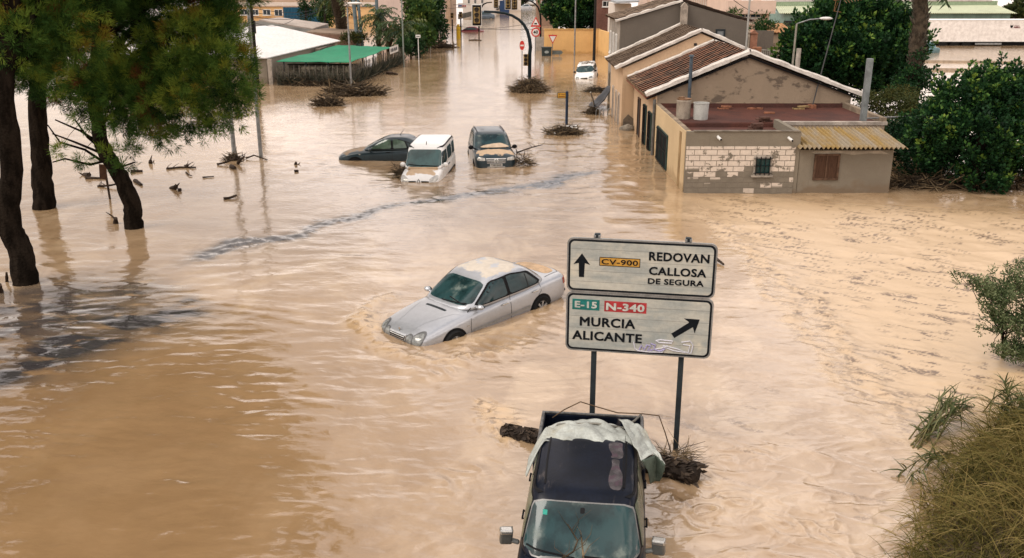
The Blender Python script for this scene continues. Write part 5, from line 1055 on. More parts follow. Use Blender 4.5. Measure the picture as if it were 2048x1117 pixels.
# ============================================================ TREES AND PLANTS
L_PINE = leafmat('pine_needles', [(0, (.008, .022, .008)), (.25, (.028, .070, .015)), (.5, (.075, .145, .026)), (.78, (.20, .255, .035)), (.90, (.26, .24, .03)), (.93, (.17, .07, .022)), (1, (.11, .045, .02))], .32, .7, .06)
L_FICUS = leafmat('glossy_dark_leaves', [(0, (.005, .018, .008)), (.5, (.014, .048, .015)), (.8, (.048, .115, .022)), (1, (.15, .22, .035))], .18, .5, .12)
L_FAR = leafmat('far_tree_leaves', [(0, (.010, .030, .014)), (.5, (.028, .062, .016)), (.8, (.075, .115, .022)), (1, (.16, .16, .03))], .2, .6, .08)
L_HEDGE = leafmat('autumn_hedge_leaves', [(0, (.020, .032, .012)), (.5, (.055, .062, .018)), (.8, (.13, .095, .025)), (1, (.20, .11, .03))], .2, .6, .08)
L_SHRUB = leafmat('grey_green_leaves', [(0, (.016, .030, .014)), (.5, (.048, .072, .030)), (.8, (.11, .14, .06)), (1, (.19, .22, .11))], .25, .6, .12)
L_GRASS = leafmat('wet_grass', [(0, (.030, .032, .010)), (.35, (.13, .112, .033)), (.7, (.27, .20, .072)), (1, (.40, .30, .145))], .25, .7, .08)
L_REED = leafmat('reed_leaves', [(0, (.035, .055, .018)), (.6, (.10, .115, .04)), (1, (.23, .19, .09))], .25, .55, .35)
L_PALM = leafmat('palm_leaflets', [(0, (.014, .036, .016)), (.6, (.045, .085, .022)), (1, (.16, .15, .03))], .2, .5, .4)
def lobe_points(lobes, per_m3, rng, shell=.45):
    P, O, I = [], [], []
    for k, (c, r) in enumerate(lobes):
        r = np.array(r if hasattr(r, '__len__') else (r, r, r * .8)); n = max(8, int(per_m3 * 4.19 * r.prod())); d = rdir(rng, n); q = rng.random((n, 1)) ** shell
        bump = 1 + .28 * gnoise(d[:, 0] * 2.3 + k * 5, d[:, 1] * 2.3 + d[:, 2] * 2.1, 400 + k)[:, None]
        P.append(np.array(c) + d * r * q * bump); O.append(d); I.append(np.full(n, k))
    return np.concatenate(P), np.concatenate(O), np.concatenate(I)
def limbs(m, base_pts, r0, tips, rng, from_t=(.5, 1), rads=None):
    """tapered trunk through base_pts with limbs reaching the tips"""
    bp = [Vector(p) for p in base_pts]; n = len(bp); rr = [r0 * (1 - .55 * i / (n - 1)) for i in range(n)]
    fine = []; fr = []; K = 7
    for i in range(n - 1):
        p0, p1, p2, p3 = bp[max(0, i - 1)], bp[i], bp[i + 1], bp[min(n - 1, i + 2)]
        for k in range(K):
            t = k / K; q = .5 * ((2 * p1) + (p2 - p0) * t + (2 * p0 - 5 * p1 + 4 * p2 - p3) * t * t + (3 * p1 - p0 - 3 * p2 + p3) * t ** 3)
            fine.append(q + Vector(rng.normal(size=3)) * r0 * .035); fr.append((rr[i] + (rr[i + 1] - rr[i]) * t) * (1 + .035 * rng.normal()))
    fine.append(bp[-1]); fr.append(rr[-1]); m.tube(fine, fr, 14)
    for kk, tp in enumerate(tips):
        tp = Vector(tp); r1 = r0 * (1 if rads is None else min(1, max(.12, rads[kk] * .75))); s = fine[int(len(fine) * rng.uniform(*from_t)) - 1]; mid = s.lerp(tp, .5) + Vector((0, 0, .12 * (tp - s).length)) + Vector(rng.normal(size=3)) * .12
        m.tube([s, s.lerp(mid, .5) + Vector(rng.normal(size=3)) * .05, mid, mid.lerp(tp, .5) + Vector(rng.normal(size=3)) * .08, tp], [r1 * .34, r1 * .28, r1 * .2, r1 * .13, r1 * .05], 6)
def pine(label, base, trunk, lobes, r0, seed, tufts=62, extra=(), upper=()):
    rng = np.random.default_rng(seed); t = thing('pine_tree', label, 'tree', base, group='pines standing in the flood')
    m = MB(); limbs(m, trunk, r0, [l[0] for l in lobes], rng, (.62, 1), [l[1] for l in lobes])
    for e in extra:
        pts = [Vector(p) for p in e]; m.tube(pts, [.05 * (1 - .8 * i / len(pts)) for i in range(len(pts))], 5)
    m.build('trunk', M_BARK, t, smooth=True)
    C, O, I = lobe_points(lobes, tufts, rng, .40); n = len(C); nn = 58
    ax = O * .9 + np.array([0, 0, .45]) + .35 * rdir(rng, n); ax /= np.linalg.norm(ax, axis=1, keepdims=True)
    tint = np.clip(.44 + .22 * O[:, 2] + .12 * rng.normal(size=n) + .10 * np.repeat(rng.normal(size=len(lobes)), np.bincount(I)), 0, .78)  # light from above put into the tint: upward tufts are paler
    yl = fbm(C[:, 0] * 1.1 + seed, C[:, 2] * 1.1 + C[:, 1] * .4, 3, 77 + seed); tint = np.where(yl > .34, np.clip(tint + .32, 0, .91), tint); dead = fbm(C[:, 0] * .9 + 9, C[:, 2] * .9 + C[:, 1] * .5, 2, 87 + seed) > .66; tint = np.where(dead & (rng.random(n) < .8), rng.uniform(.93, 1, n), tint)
    D = np.repeat(ax, nn, 0) * .75 + .75 * rdir(rng, n * nn); P = np.repeat(C, nn, 0) + D * rng.uniform(0, .17, (n * nn, 1))
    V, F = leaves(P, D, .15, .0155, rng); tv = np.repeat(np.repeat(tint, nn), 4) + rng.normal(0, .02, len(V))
    if len(upper):
        C, O, I = lobe_points(upper, 9, rng, .5); k = 26; D = np.repeat(O * .5 + np.array([0, 0, .4]), k, 0) + rdir(rng, len(C) * k); V2, F2 = leaves(np.repeat(C, k, 0) + .15 * D, D, .42, .085, rng); F = np.concatenate([F, F2 + len(V)]); V = np.concatenate([V, V2]); tv = np.concatenate([tv, np.clip(rng.normal(.35, .15, len(V2)), 0, .8)])
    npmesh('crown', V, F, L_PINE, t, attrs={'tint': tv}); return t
def lob(px, py, Y, r): return (tuple(atY(px, py, Y)), r)
b1, b2, b3 = at(52, 566), at(90, 416), at(268, 456)
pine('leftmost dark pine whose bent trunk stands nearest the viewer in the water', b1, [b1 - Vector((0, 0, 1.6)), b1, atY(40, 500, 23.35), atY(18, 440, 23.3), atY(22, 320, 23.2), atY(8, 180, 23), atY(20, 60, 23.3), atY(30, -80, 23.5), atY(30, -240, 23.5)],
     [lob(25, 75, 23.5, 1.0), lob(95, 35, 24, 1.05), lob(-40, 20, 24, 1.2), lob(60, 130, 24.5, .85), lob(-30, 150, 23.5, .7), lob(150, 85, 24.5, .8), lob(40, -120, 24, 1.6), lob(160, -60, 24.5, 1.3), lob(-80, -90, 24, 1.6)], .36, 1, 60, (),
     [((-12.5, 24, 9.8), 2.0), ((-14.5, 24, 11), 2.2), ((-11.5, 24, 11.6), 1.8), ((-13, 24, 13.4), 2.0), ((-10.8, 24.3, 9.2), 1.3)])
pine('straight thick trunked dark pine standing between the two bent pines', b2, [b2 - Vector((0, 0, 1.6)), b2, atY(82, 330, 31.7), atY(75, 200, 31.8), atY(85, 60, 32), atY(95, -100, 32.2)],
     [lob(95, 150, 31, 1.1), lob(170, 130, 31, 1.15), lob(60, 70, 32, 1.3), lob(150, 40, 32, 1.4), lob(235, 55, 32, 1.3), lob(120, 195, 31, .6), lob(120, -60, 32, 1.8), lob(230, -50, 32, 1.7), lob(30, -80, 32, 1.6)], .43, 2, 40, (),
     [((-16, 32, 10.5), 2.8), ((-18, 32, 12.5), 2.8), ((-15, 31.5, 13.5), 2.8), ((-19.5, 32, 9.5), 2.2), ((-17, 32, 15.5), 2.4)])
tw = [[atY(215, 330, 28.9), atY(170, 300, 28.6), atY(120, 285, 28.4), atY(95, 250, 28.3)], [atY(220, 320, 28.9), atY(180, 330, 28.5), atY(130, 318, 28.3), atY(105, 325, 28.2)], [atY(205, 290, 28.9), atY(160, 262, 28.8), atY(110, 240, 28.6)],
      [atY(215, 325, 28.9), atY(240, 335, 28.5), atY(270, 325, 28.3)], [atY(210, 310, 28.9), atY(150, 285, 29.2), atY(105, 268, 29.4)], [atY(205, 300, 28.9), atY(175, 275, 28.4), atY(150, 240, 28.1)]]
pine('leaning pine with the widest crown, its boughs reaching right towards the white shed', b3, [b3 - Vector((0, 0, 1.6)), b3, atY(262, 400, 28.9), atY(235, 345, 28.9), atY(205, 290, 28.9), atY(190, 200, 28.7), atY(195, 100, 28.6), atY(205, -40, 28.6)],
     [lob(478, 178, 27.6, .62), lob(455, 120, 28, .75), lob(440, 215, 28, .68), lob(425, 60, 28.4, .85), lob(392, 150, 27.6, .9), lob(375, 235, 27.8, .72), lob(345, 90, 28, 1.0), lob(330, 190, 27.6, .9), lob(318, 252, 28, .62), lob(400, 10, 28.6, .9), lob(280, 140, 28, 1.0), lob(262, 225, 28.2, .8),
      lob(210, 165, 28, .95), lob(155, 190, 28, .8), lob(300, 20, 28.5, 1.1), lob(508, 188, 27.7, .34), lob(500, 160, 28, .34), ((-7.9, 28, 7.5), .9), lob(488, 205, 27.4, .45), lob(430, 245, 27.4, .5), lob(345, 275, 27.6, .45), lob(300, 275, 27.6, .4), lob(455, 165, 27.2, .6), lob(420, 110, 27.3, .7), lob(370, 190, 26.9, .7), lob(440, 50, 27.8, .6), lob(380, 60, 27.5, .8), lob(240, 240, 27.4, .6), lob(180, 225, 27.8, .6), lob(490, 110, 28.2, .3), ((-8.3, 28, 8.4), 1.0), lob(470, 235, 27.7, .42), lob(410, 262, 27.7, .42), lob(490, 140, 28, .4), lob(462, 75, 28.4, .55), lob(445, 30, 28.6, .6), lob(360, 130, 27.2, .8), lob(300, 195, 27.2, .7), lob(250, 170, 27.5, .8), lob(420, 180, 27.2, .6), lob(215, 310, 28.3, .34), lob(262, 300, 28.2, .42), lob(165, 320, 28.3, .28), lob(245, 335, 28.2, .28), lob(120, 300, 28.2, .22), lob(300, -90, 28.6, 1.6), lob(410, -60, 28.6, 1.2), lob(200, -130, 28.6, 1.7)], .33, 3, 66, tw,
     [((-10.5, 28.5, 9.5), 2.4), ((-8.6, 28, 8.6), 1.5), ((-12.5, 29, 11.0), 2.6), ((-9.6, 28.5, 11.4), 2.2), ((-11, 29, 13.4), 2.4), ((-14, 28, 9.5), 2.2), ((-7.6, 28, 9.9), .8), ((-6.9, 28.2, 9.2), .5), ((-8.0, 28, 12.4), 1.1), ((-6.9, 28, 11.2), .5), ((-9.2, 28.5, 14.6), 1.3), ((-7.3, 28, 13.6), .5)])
def shoots_tree(name, label, base, trunk, lobes, r0, seed, shoots=9, leaf=.13, lw=.075, n_l=46, mat=None, sl=.85, group=None):
    rng = np.random.default_rng(seed); t = thing(name, label, 'tree', base, group=group); m = MB(); limbs(m, trunk, r0, [l[0] for l in lobes], rng, (.6, 1)); m.build('trunk', M_BARK, t, smooth=True)
    C, O, I = lobe_points(lobes, shoots, rng, .30); n = len(C)
    ax = O * .55 + np.array([0, 0, .9]) + .18 * rdir(rng, n); ax /= np.linalg.norm(ax, axis=1, keepdims=True); ln = sl * rng.uniform(.6, 1.3, n)
    s = rng.random((n, n_l)); rad = .27 * sl * (1 - s) ** .6 + .03; q = rdir(rng, n * n_l).reshape(n, n_l, 3)
    P = C[:, None] + ax[:, None] * (s * ln[:, None])[..., None] + q * rad[..., None]; D = q * .8 + ax[:, None] * .75 + np.array([0, 0, -.15])
    sh = np.clip(.32 + .15 * rng.normal(size=n) + .15 * fbm(C[:, 0] * .5, C[:, 2] * .5 + C[:, 1] * .3, 2, seed), 0, 1)
    tint = np.clip(sh[:, None] + .44 * sstep(.55, 1.0, s) * (rng.random((n, 1)) < .7) + rng.normal(0, .08, (n, n_l)), 0, 1)
    V, F = leaves(P.reshape(-1, 3), D.reshape(-1, 3), leaf, lw, rng); npmesh('crown', V, F, mat or L_FICUS, t, attrs={'tint': np.repeat(tint.ravel(), 4)}); return t
fb = at(1965, 392)
shoots_tree('shade_tree', 'broad dark glossy tree standing in the water right of the corrugated porch', fb + Vector((0, .8, 0)), [fb + Vector((0, .8, -1.6)), fb + Vector((0, .8, .2)), fb + Vector((.1, .9, 1.0)), fb + Vector((.1, 1.2, 2.4))],
    [lob(1925, 215, 35.5, (1.15, 1.1, 1.0)), lob(2005, 200, 35.5, (1.2, 1.1, 1.1)), lob(2070, 215, 35.5, (1.1, 1.1, 1.1)), lob(1870, 270, 35, (.95, 1.0, .9)), lob(1950, 290, 34.4, (1.2, 1.0, 1.0)), lob(2040, 300, 34.6, (1.2, 1.0, 1.0)), lob(1890, 340, 34.8, (.8, .7, .45)), lob(1965, 355, 34.2, (.8, .7, .55)), lob(2060, 350, 35, (.9, .8, .4)), lob(1985, 380, 34, (.35, .35, .3)), lob(1850, 315, 35.6, (.7, .7, .55)), lob(2130, 270, 36, (1.2, 1.1, 1.3))], .20, 11, 22, .15, .10, 52, sl=.66)
shoots_tree('shade_tree', 'big dark glossy tree behind the stained gable, in front of the green roofed warehouse', atY(1690, 190, 56), [atY(1690, 190, 56) - Vector((0, 0, 3)), atY(1690, 150, 56), atY(1695, 100, 56)],
    [lob(1620, 100, 55, (1.4, 1.4, 1.3)), lob(1680, 55, 56, (1.5, 1.5, 1.3)), lob(1750, 55, 56, (1.5, 1.5, 1.3)), lob(1700, 110, 54.5, (1.6, 1.5, 1.4)), lob(1770, 120, 55, (1.5, 1.4, 1.4)), lob(1640, 150, 54.5, (1.5, 1.3, 1.1)), lob(1720, 165, 54.5, (1.5, 1.3, 1.0)), lob(1800, 100, 56, (1.2, 1.2, 1.4)), lob(1595, 140, 55.5, (.9, .9, .8)), lob(1790, 170, 55, (1.2, 1.2, .9))], .35, 12, 11, .24, .15, 50, sl=1.0)
shoots_tree('shade_tree', 'round dark clipped tree rising behind the yellow wall', atY(1150, 60, 106), [atY(1150, 60, 106) - Vector((0, 0, 3)), atY(1150, 40, 106), atY(1150, 20, 106)],
    [lob(1115, 28, 105, (1.5, 1.4, 1.3)), lob(1150, 18, 105, (1.6, 1.5, 1.6)), lob(1188, 28, 105, (1.5, 1.4, 1.5)), lob(1135, 45, 104, (1.7, 1.2, 1.0)), lob(1175, 45, 104, (1.7, 1.2, 1.0)), lob(1150, -15, 106, (1.8, 1.5, 1.3))], .3, 13, 7, .42, .22, 34, sl=1.2)
def leafy(name, label, base, lobes, seed, per, leaf, lw, mat, r0=.2, cat='tree', tintb=.4, tspread=.16, up=.2, group=None, trunk=None):
    rng = np.random.default_rng(seed); b = Vector(base); t = thing(name, label, cat, b, group=group); m = MB(); top = sum((Vector(l[0]) for l in lobes), Vector()) / len(lobes)
    limbs(m, trunk or [b - Vector((0, 0, 1.6)), b, b.lerp(top, .5), top], r0, [l[0] for l in lobes], rng, (.4, 1)); m.build('trunk' if cat == 'tree' else 'stem', M_BARK, t, smooth=True)
    C, O, I = lobe_points(lobes, per, rng, .45); n = len(C); D = O * .6 + rdir(rng, n) + np.array([0, 0, up])
    cl = fbm(C[:, 0] * 1.6 / max(.5, leaf * 5), C[:, 2] * 1.6 / max(.5, leaf * 5) + C[:, 1] * .6, 3, seed); k = cl > -.38; C, D, cl = C[k], D[k], cl[k]
    V, F = leaves(C, D, leaf, lw, rng); npmesh('crown' if cat == 'tree' else 'foliage', V, F, mat, t, attrs={'tint': np.repeat(np.clip(tintb + tspread * cl * 1.6 + rng.normal(0, .12, len(C)), 0, 1), 4)}); return t
leafy('hedge', 'brownish autumn hedge between the gable end and the broad dark tree', atY(1790, 250, 44), [lob(1745, 205, 44, (.9, .7, .6)), lob(1790, 215, 44, (1.1, .8, .8)), lob(1835, 230, 43, (1.0, .8, .9)), lob(1770, 260, 42, (1.0, .7, .8)), lob(1830, 280, 40, (.9, .7, .8)), lob(1800, 190, 46, (1.0, .7, .5))], 21, 900, .12, .07, L_HEDGE, .08, 'hedge', .35)
leafy('ivy', 'dark ivy climbing over the foot of the shaggy palm trunk', atY(1830, 200, 49), [lob(1815, 160, 48.5, (.8, .6, .9)), lob(1835, 120, 48.6, (.45, .5, .7)), lob(1850, 165, 48.4, (.6, .5, .7)), lob(1800, 185, 48, (.8, .6, .5))], 22, 900, .13, .10, L_FICUS, .05, 'ivy', .35)
leafy('hedge', 'dense dark bushes in the shade behind the corrugated porch', atY(1830, 330, 37.5), [lob(1815, 300, 38, (.8, .7, .8)), lob(1840, 340, 37, (.9, .7, .6)), lob(1800, 265, 39.5, (.9, .7, .6))], 23, 1000, .13, .09, L_FICUS, .08, 'hedge', .2)
leafy('undergrowth', 'dark low undergrowth standing in the water behind the broad dark tree', at(1930, 372), [lob(1880, 345, 37.5, (1.0, .6, .7)), lob(1950, 350, 37.5, (1.0, .6, .7)), lob(2020, 345, 37.5, (1.0, .6, .7)), lob(2090, 340, 37.5, (1.0, .6, .8)), lob(1860, 300, 38, (.8, .6, .9)), lob(1990, 310, 38, (1.2, .6, .8))], 27, 700, .16, .11, L_FICUS, .06, 'bush', .15)
leafy('riverside_shrub', 'grey green feathery shrub leaning over the rapids at the right edge', at(2030, 735) + Vector((0, .5, 0)), [lob(1932, 562, 18.3, (.28, .25, .13)), lob(1962, 572, 18.2, (.30, .3, .20)), lob(2000, 585, 18.1, (.36, .35, .26)), lob(2040, 575, 18.2, (.36, .35, .28)), lob(1995, 640, 17.9, (.34, .35, .28)), lob(2045, 640, 17.9, (.45, .4, .38)), lob(2030, 700, 17.7, (.36, .35, .26)), lob(2080, 690, 17.7, (.5, .45, .45)), lob(1985, 600, 18, (.3, .3, .25)), lob(2085, 590, 18.2, (.5, .4, .4)), lob(2010, 548, 18.3, (.14, .14, .22)), lob(1915, 548, 18.4, (.16, .14, .09)), lob(1985, 545, 18.3, (.09, .09, .18)), lob(2040, 540, 18.3, (.2, .2, .22)), lob(1965, 660, 17.8, (.14, .14, .12)), lob(1985, 700, 17.6, (.18, .18, .14))], 24, 11000, .07, .026, L_SHRUB, .05, 'shrub', .68, .28)
def strips(P, D, ln, wd, rng, droop, seg=4):
    """curved grass blades"""
    n = len(P); D = D / np.linalg.norm(D, axis=1, keepdims=True); A = np.cross(D, rng.normal(size=(n, 3))); A /= np.linalg.norm(A, axis=1, keepdims=True)
    V = np.empty((n, seg + 1, 2, 3)); ln = np.broadcast_to(ln, (n,)); c = P.copy(); d = D.copy()
    for i in range(seg + 1):
        w = (wd * (1 - (i / seg) ** 1.5 * .92) / 2); w = np.broadcast_to(w, (n,))[:, None]
        V[:, i, 0] = c - A * w; V[:, i, 1] = c + A * w
        c = c + d * (ln / seg)[:, None]; d = d + np.array([0, 0, -1]) * np.broadcast_to(droop, (n,))[:, None] / seg; d /= np.linalg.norm(d, axis=1, keepdims=True)
    b = (np.arange(n) * (seg + 1) * 2)[:, None] + np.arange(seg)[None] * 2; b = b.ravel()
    return V.reshape(-1, 3), np.stack([b, b + 1, b + 3, b + 2], 1)
def grass_bank():
    rng = np.random.default_rng(31); edge = [at(1800, 1140), at(1848, 1010), at(1912, 912), at(1970, 865), at(2035, 832), at(2120, 808)]
    ey = np.array([p.y for p in edge]); ex = np.array([p.x for p in edge]); xb = lambda y: np.interp(y, ey, ex)
    hf = lambda x, y: np.clip((x - xb(y)) * .62, -.5, 1.6) * sstep(ey[-1] + .6, ey[-1] - 1.2, y) - .05 + .08 * gnoise(x * 1.3, y * 1.3, 5)
    m = MB()
    def fn(u, v):
        y = 6 + (ey[-1] + 1.2 - 6) * v; x = float(xb(y)) - .6 + 6.5 * u; return (x, y, float(hf(np.array(x), np.array(y))) - .05)
    m.grid(fn, 30, 40); e = m.build('embankment', pm('muddy_bank_soil', (.10, .075, .045), .9, 0, .5, 2, .03, 10), smooth=True, recalc=False); e['kind'] = 'structure'
    n = 15000; y = rng.uniform(8.2, ey[-1] + .3, n); x = xb(y) + rng.random(n) ** .8 * 4.2 - .12; z = hf(x, y)
    P = np.stack([x, y, z - .05], 1); flow = np.stack([-.55 + .5 * gnoise(x * .7, y * .7, 6), -.35 + .5 * gnoise(x * .7 + 4, y * .7, 7), np.ones(n)], 1); D = flow + .45 * rng.normal(size=(n, 3)) * np.array([1, 1, .4]); D[:, 2] = np.abs(D[:, 2])
    V, F = strips(P, D, rng.uniform(.45, 1.05, n), .017, rng, rng.uniform(.8, 2.6, n), 5)
    cl = fbm(x * .9, y * .9, 3, 8); ti = np.clip(.42 + .3 * cl + rng.normal(0, .16, n), 0, 1); o = npmesh('tall_grass', V, F, L_GRASS, None, loc=tuple(P.mean(0)), attrs={'tint': np.repeat(ti, 12)}); o['kind'] = 'stuff'; tag(o, 'tangle of long olive brown grass covering the near bank', 'grass')
grass_bank()
def reeds(label, base, tip, n, seed, spread=.25, lean=(0, 0)):
    rng = np.random.default_rng(seed); t = thing('reeds', label, 'reeds', base); b, tp = np.array(base), np.array(tip); m = MB(); Vs, Fs, T = [], [], []; off = 0
    for k in range(n):
        p0 = b + rng.normal(size=3) * spread * np.array([1, 1, 0]); p1 = tp + rng.normal(size=3) * spread * np.array([1.2, 1.2, .5]); pts = [Vector(p0 + (p1 - p0) * s + np.array([0, 0, .22 * math.sin(math.pi * s)]) * rng.uniform(.2, 1)) for s in (0, .3, .6, 1)]; m.tube(pts, [.014, .012, .009, .005], 5)
        for j in range(16):
            s = rng.uniform(.15, 1); i = min(2, int(s * 3)); q = pts[i].lerp(pts[i + 1], s * 3 - i); d = np.array((pts[3] - pts[0]).normalized()) + .65 * rng.normal(size=3); v, f = strips(np.array([q]), np.array([d]), np.array([rng.uniform(.25, .5)]), .028, rng, np.array([rng.uniform(.2, 1.2)]), 4); Vs.append(v); Fs.append(f + off); off += len(v); T.append(np.full(len(v), np.clip(.45 + .25 * rng.normal(), 0, 1)))
    m.build('stem', pm('reed_stem', (.16, .14, .06), .7, 0, .4, 5), t, smooth=True); npmesh('foliage', np.concatenate(Vs), np.concatenate(Fs), L_REED, t, attrs={'tint': np.concatenate(T)})
reeds('clump of reeds bent flat by the current, lying alone in the rapids', at(1838, 893), atY(1915, 805, 15.2), 16, 41, .11)
reeds('taller reeds leaning off the top edge of the grassy bank', at(1990, 858) + Vector((.2, 0, .1)), atY(2060, 800, 14.0), 14, 42, .2)
reeds('few thin reed stalks trailing into the water below the bent clump', at(1890, 915) + Vector((.1, 0, .05)), at(1820, 945, .1), 5, 43, .08)
def palm(label, base, top, r, seed, fronds=22, fl=2.2, mat=None, shag=0, cat='palm'):
    rng = np.random.default_rng(seed); b, tp = Vector(base), Vector(top); t = thing('palm_tree', label, cat, base, group='palms'); m = MB(); n = 14
    pts = [b.lerp(tp, i / n) + Vector((.05 * math.sin(i), .04 * math.cos(i * 1.3), 0)) for i in range(n + 1)]; pts[0] = b - Vector((0, 0, 1.5)); m.tube(pts, [r * (1 + .12 * (i % 2)) for i in range(n + 1)], 10)
    m.build('trunk', pm('palm_bark', (.085, .065, .045), .95, 0, .5, 4, .05, 9), t, smooth=True)
    if shag:
        L = (tp - b).length; k = 420; s = rng.random(k); d = rdir(rng, k) * np.array([1, 1, .15]); P = np.array(b) + np.array(tp - b) * s[:, None] + d * r; V, F = leaves(P, d * .5 + np.array([0, 0, .75]), .34, .12, rng); npmesh('old_frond_stubs', V, F, leafmat('frond_stub', [(0, (.05, .045, .035)), (1, (.13, .11, .085))], .05, .9, .1) if 'frond_stub' not in MATS else MATS['frond_stub'], t, attrs={'tint': np.repeat(rng.random(k), 4)})
    Vs, Fs, T = [], [], []; off = 0; m = MB()
    for k in range(fronds):
        a = rng.uniform(0, 6.283); e = rng.uniform(-.25, 1.2); d = np.array([math.cos(a) * math.cos(e), math.sin(a) * math.cos(e), math.sin(e)]); c = np.array(tp); path = [c.copy()]
        for i in range(9): c = c + d * fl / 9; d = d + np.array([0, 0, -.19]); d /= np.linalg.norm(d); path.append(c.copy())
        m.tube([Vector(p) for p in path], [.03 * (1 - .08 * i) for i in range(10)], 4); sv = np.cross(d, [0, 0, 1]); sv /= np.linalg.norm(sv) + 1e-6
        P = np.repeat(np.array(path[1:]), 6, 0) + rng.normal(0, .03, (54, 3)); sg = np.tile([1, -1], 27)[:, None]; D = sv * sg * .9 + d * .5 + np.array([0, 0, -.45]) + .15 * rng.normal(size=(54, 3)); v, f = leaves(P, D, .42 * fl / 2.2, .06 * fl / 2.2 + .02, rng); Vs.append(v); Fs.append(f + off); off += len(v); T.append(np.full(len(v), np.clip(rng.normal(.45, .22), 0, 1)))
    m.build('frond_rib', pm('frond_rib', (.10, .10, .04), .7), t); npmesh('crown', np.concatenate(Vs), np.concatenate(Fs), mat or L_PALM, t, attrs={'tint': np.concatenate(T)})
palm('shaggy palm trunk rising out of the frame left of the white trailer', atY(1826, 180, 48.8), atY(1850, -70, 48.8), .33, 51, 26, 2.6, shag=1)
palm('short palm in front of the yellow factory, right of the lamp post', at(757, 100), atY(757, 35, 96), .25, 52, 26, 2.4)
palm('tall shaggy palm in front of the factory beside the twin pylons', at(690, 92), atY(672, -12, 103), .6, 53, 30, 3.0, shag=1)
palm('yellowish low palm by the green canopy, left of the roadside trees', at(800, 112), atY(806, 62, 93), .28, 54, 24, 2.6)
palm('small palm at the foot of the roadside trees beside the tall lamp post', at(778, 104), atY(778, 66, 96), .3, 55, 22, 2.2)
def P_(px, py, Y): return tuple(atY(px, py, Y))
leafy('roadside_tree', 'light green weeping tree on the left side of the street', at(838, 100), [(P_(830, 45, 100), (1.5, 1.3, 1.3)), (P_(850, 25, 100), (1.5, 1.3, 1.4)), (P_(815, 70, 98), (1.3, 1.2, 1.0)), (P_(845, 70, 98), (1.4, 1.2, 1.1)), (P_(835, 5, 102), (1.6, 1.3, 1.2))], 61, 95, .55, .20, L_FAR, .2, 'tree', .55, .2, -.3)
leafy('roadside_tree', 'dark round tree nearest the pink houses on the left of the street', at(868, 92), [(P_(862, 30, 108), (1.5, 1.3, 1.7)), (P_(872, 55, 106), (1.3, 1.2, 1.4)), (P_(850, 70, 106), (1.2, 1.2, 1.0)), (P_(865, 5, 108), (1.4, 1.2, 1.2)), (P_(880, 75, 105), (.8, .8, .6))], 62, 110, .45, .2, L_FAR, .2, 'tree', .2, .15)
leafy('roadside_tree', 'dark bushy tree overhanging the fence by the tall lamp post', at(822, 112), [(P_(820, 88, 92), (1.3, 1.1, 1.0)), (P_(835, 98, 92), (.9, .9, .7)), (P_(808, 95, 90), (.8, .9, .8))], 63, 150, .36, .17, L_FAR, .15, 'tree', .18, .15)
leafy('conifer', 'narrow blue green conifer in front of the blue hoarding', at(612, 90), [(P_(612, 25, 118), (.9, .8, 1.6)), (P_(610, 5, 118), (.8, .7, 1.2))], 64, 160, .40, .10, L_FAR, .15, 'tree', .15, .12)
leafy('poplar_tree', 'tall full tree behind the blue hoarding, left of the shaggy palm', at(650, 88), [(P_(648, 5, 122), (1.6, 1.2, 1.9)), (P_(655, 30, 121), (1.3, 1.1, 1.4)), (P_(645, -20, 122), (1.6, 1.2, 1.5))], 65, 110, .45, .2, L_FAR, .2, 'tree', .4, .2)
leafy('garden_bush', 'low olive hedge behind the white shed roof', at(706, 95), [(P_(700, 75, 96), (1.1, .8, .55)), (P_(722, 76, 96), (1.0, .8, .5))], 66, 260, .28, .13, L_HEDGE, .08, 'hedge', .3)
leafy('garden_bush', 'small palm like bush over the grey house, below the pink balcony', atY(1466, 40, 66), [(P_(1466, 27, 66), (.65, .5, .3)), (P_(1460, 32, 66), (.5, .4, .25))], 67, 500, .3, .06, L_FAR, .06, 'bush', .4)
leafy('garden_tree', 'slim garden tree in front of the pink building', atY(1530, 110, 68), [(P_(1522, 42, 68), (.6, .5, .7)), (P_(1532, 55, 67), (.9, .6, .5)), (P_(1520, 65, 67), (.9, .6, .45)), (P_(1545, 66, 68), (.6, .5, .35))], 68, 340, .26, .10, L_FAR, .07, 'tree', .3)
leafy('garden_bush', 'spiky grey green bush behind the little tiled outhouse', atY(1562, 70, 74), [(P_(1552, 54, 74), (.8, .5, .35)), (P_(1572, 58, 74), (.9, .5, .3))], 69, 420, .38, .06, L_SHRUB, .05, 'bush', .45)
leafy('distant_trees', 'dark bushes at the far right corner behind the trailer', at(2035, 55), [(P_(2030, 30, 165), (3.0, 2, 1.5)), (P_(2050, 22, 166), (3.0, 2, 2.2)), (P_(2000, 42, 165), (1.2, 1.5, .8))], 70, 30, .8, .4, L_HEDGE, .15, 'trees', .25)
leafy('distant_trees', 'dark green trees closing the far end of the street', at(1048, 12), [(P_(1035, -6, 250), (4, 2.5, 3)), (P_(1060, -4, 252), (4, 2.5, 2.6)), (P_(1085, -8, 250), (4, 2.5, 3))], 71, 14, 1.2, .6, L_FAR, .3, 'trees', .2)
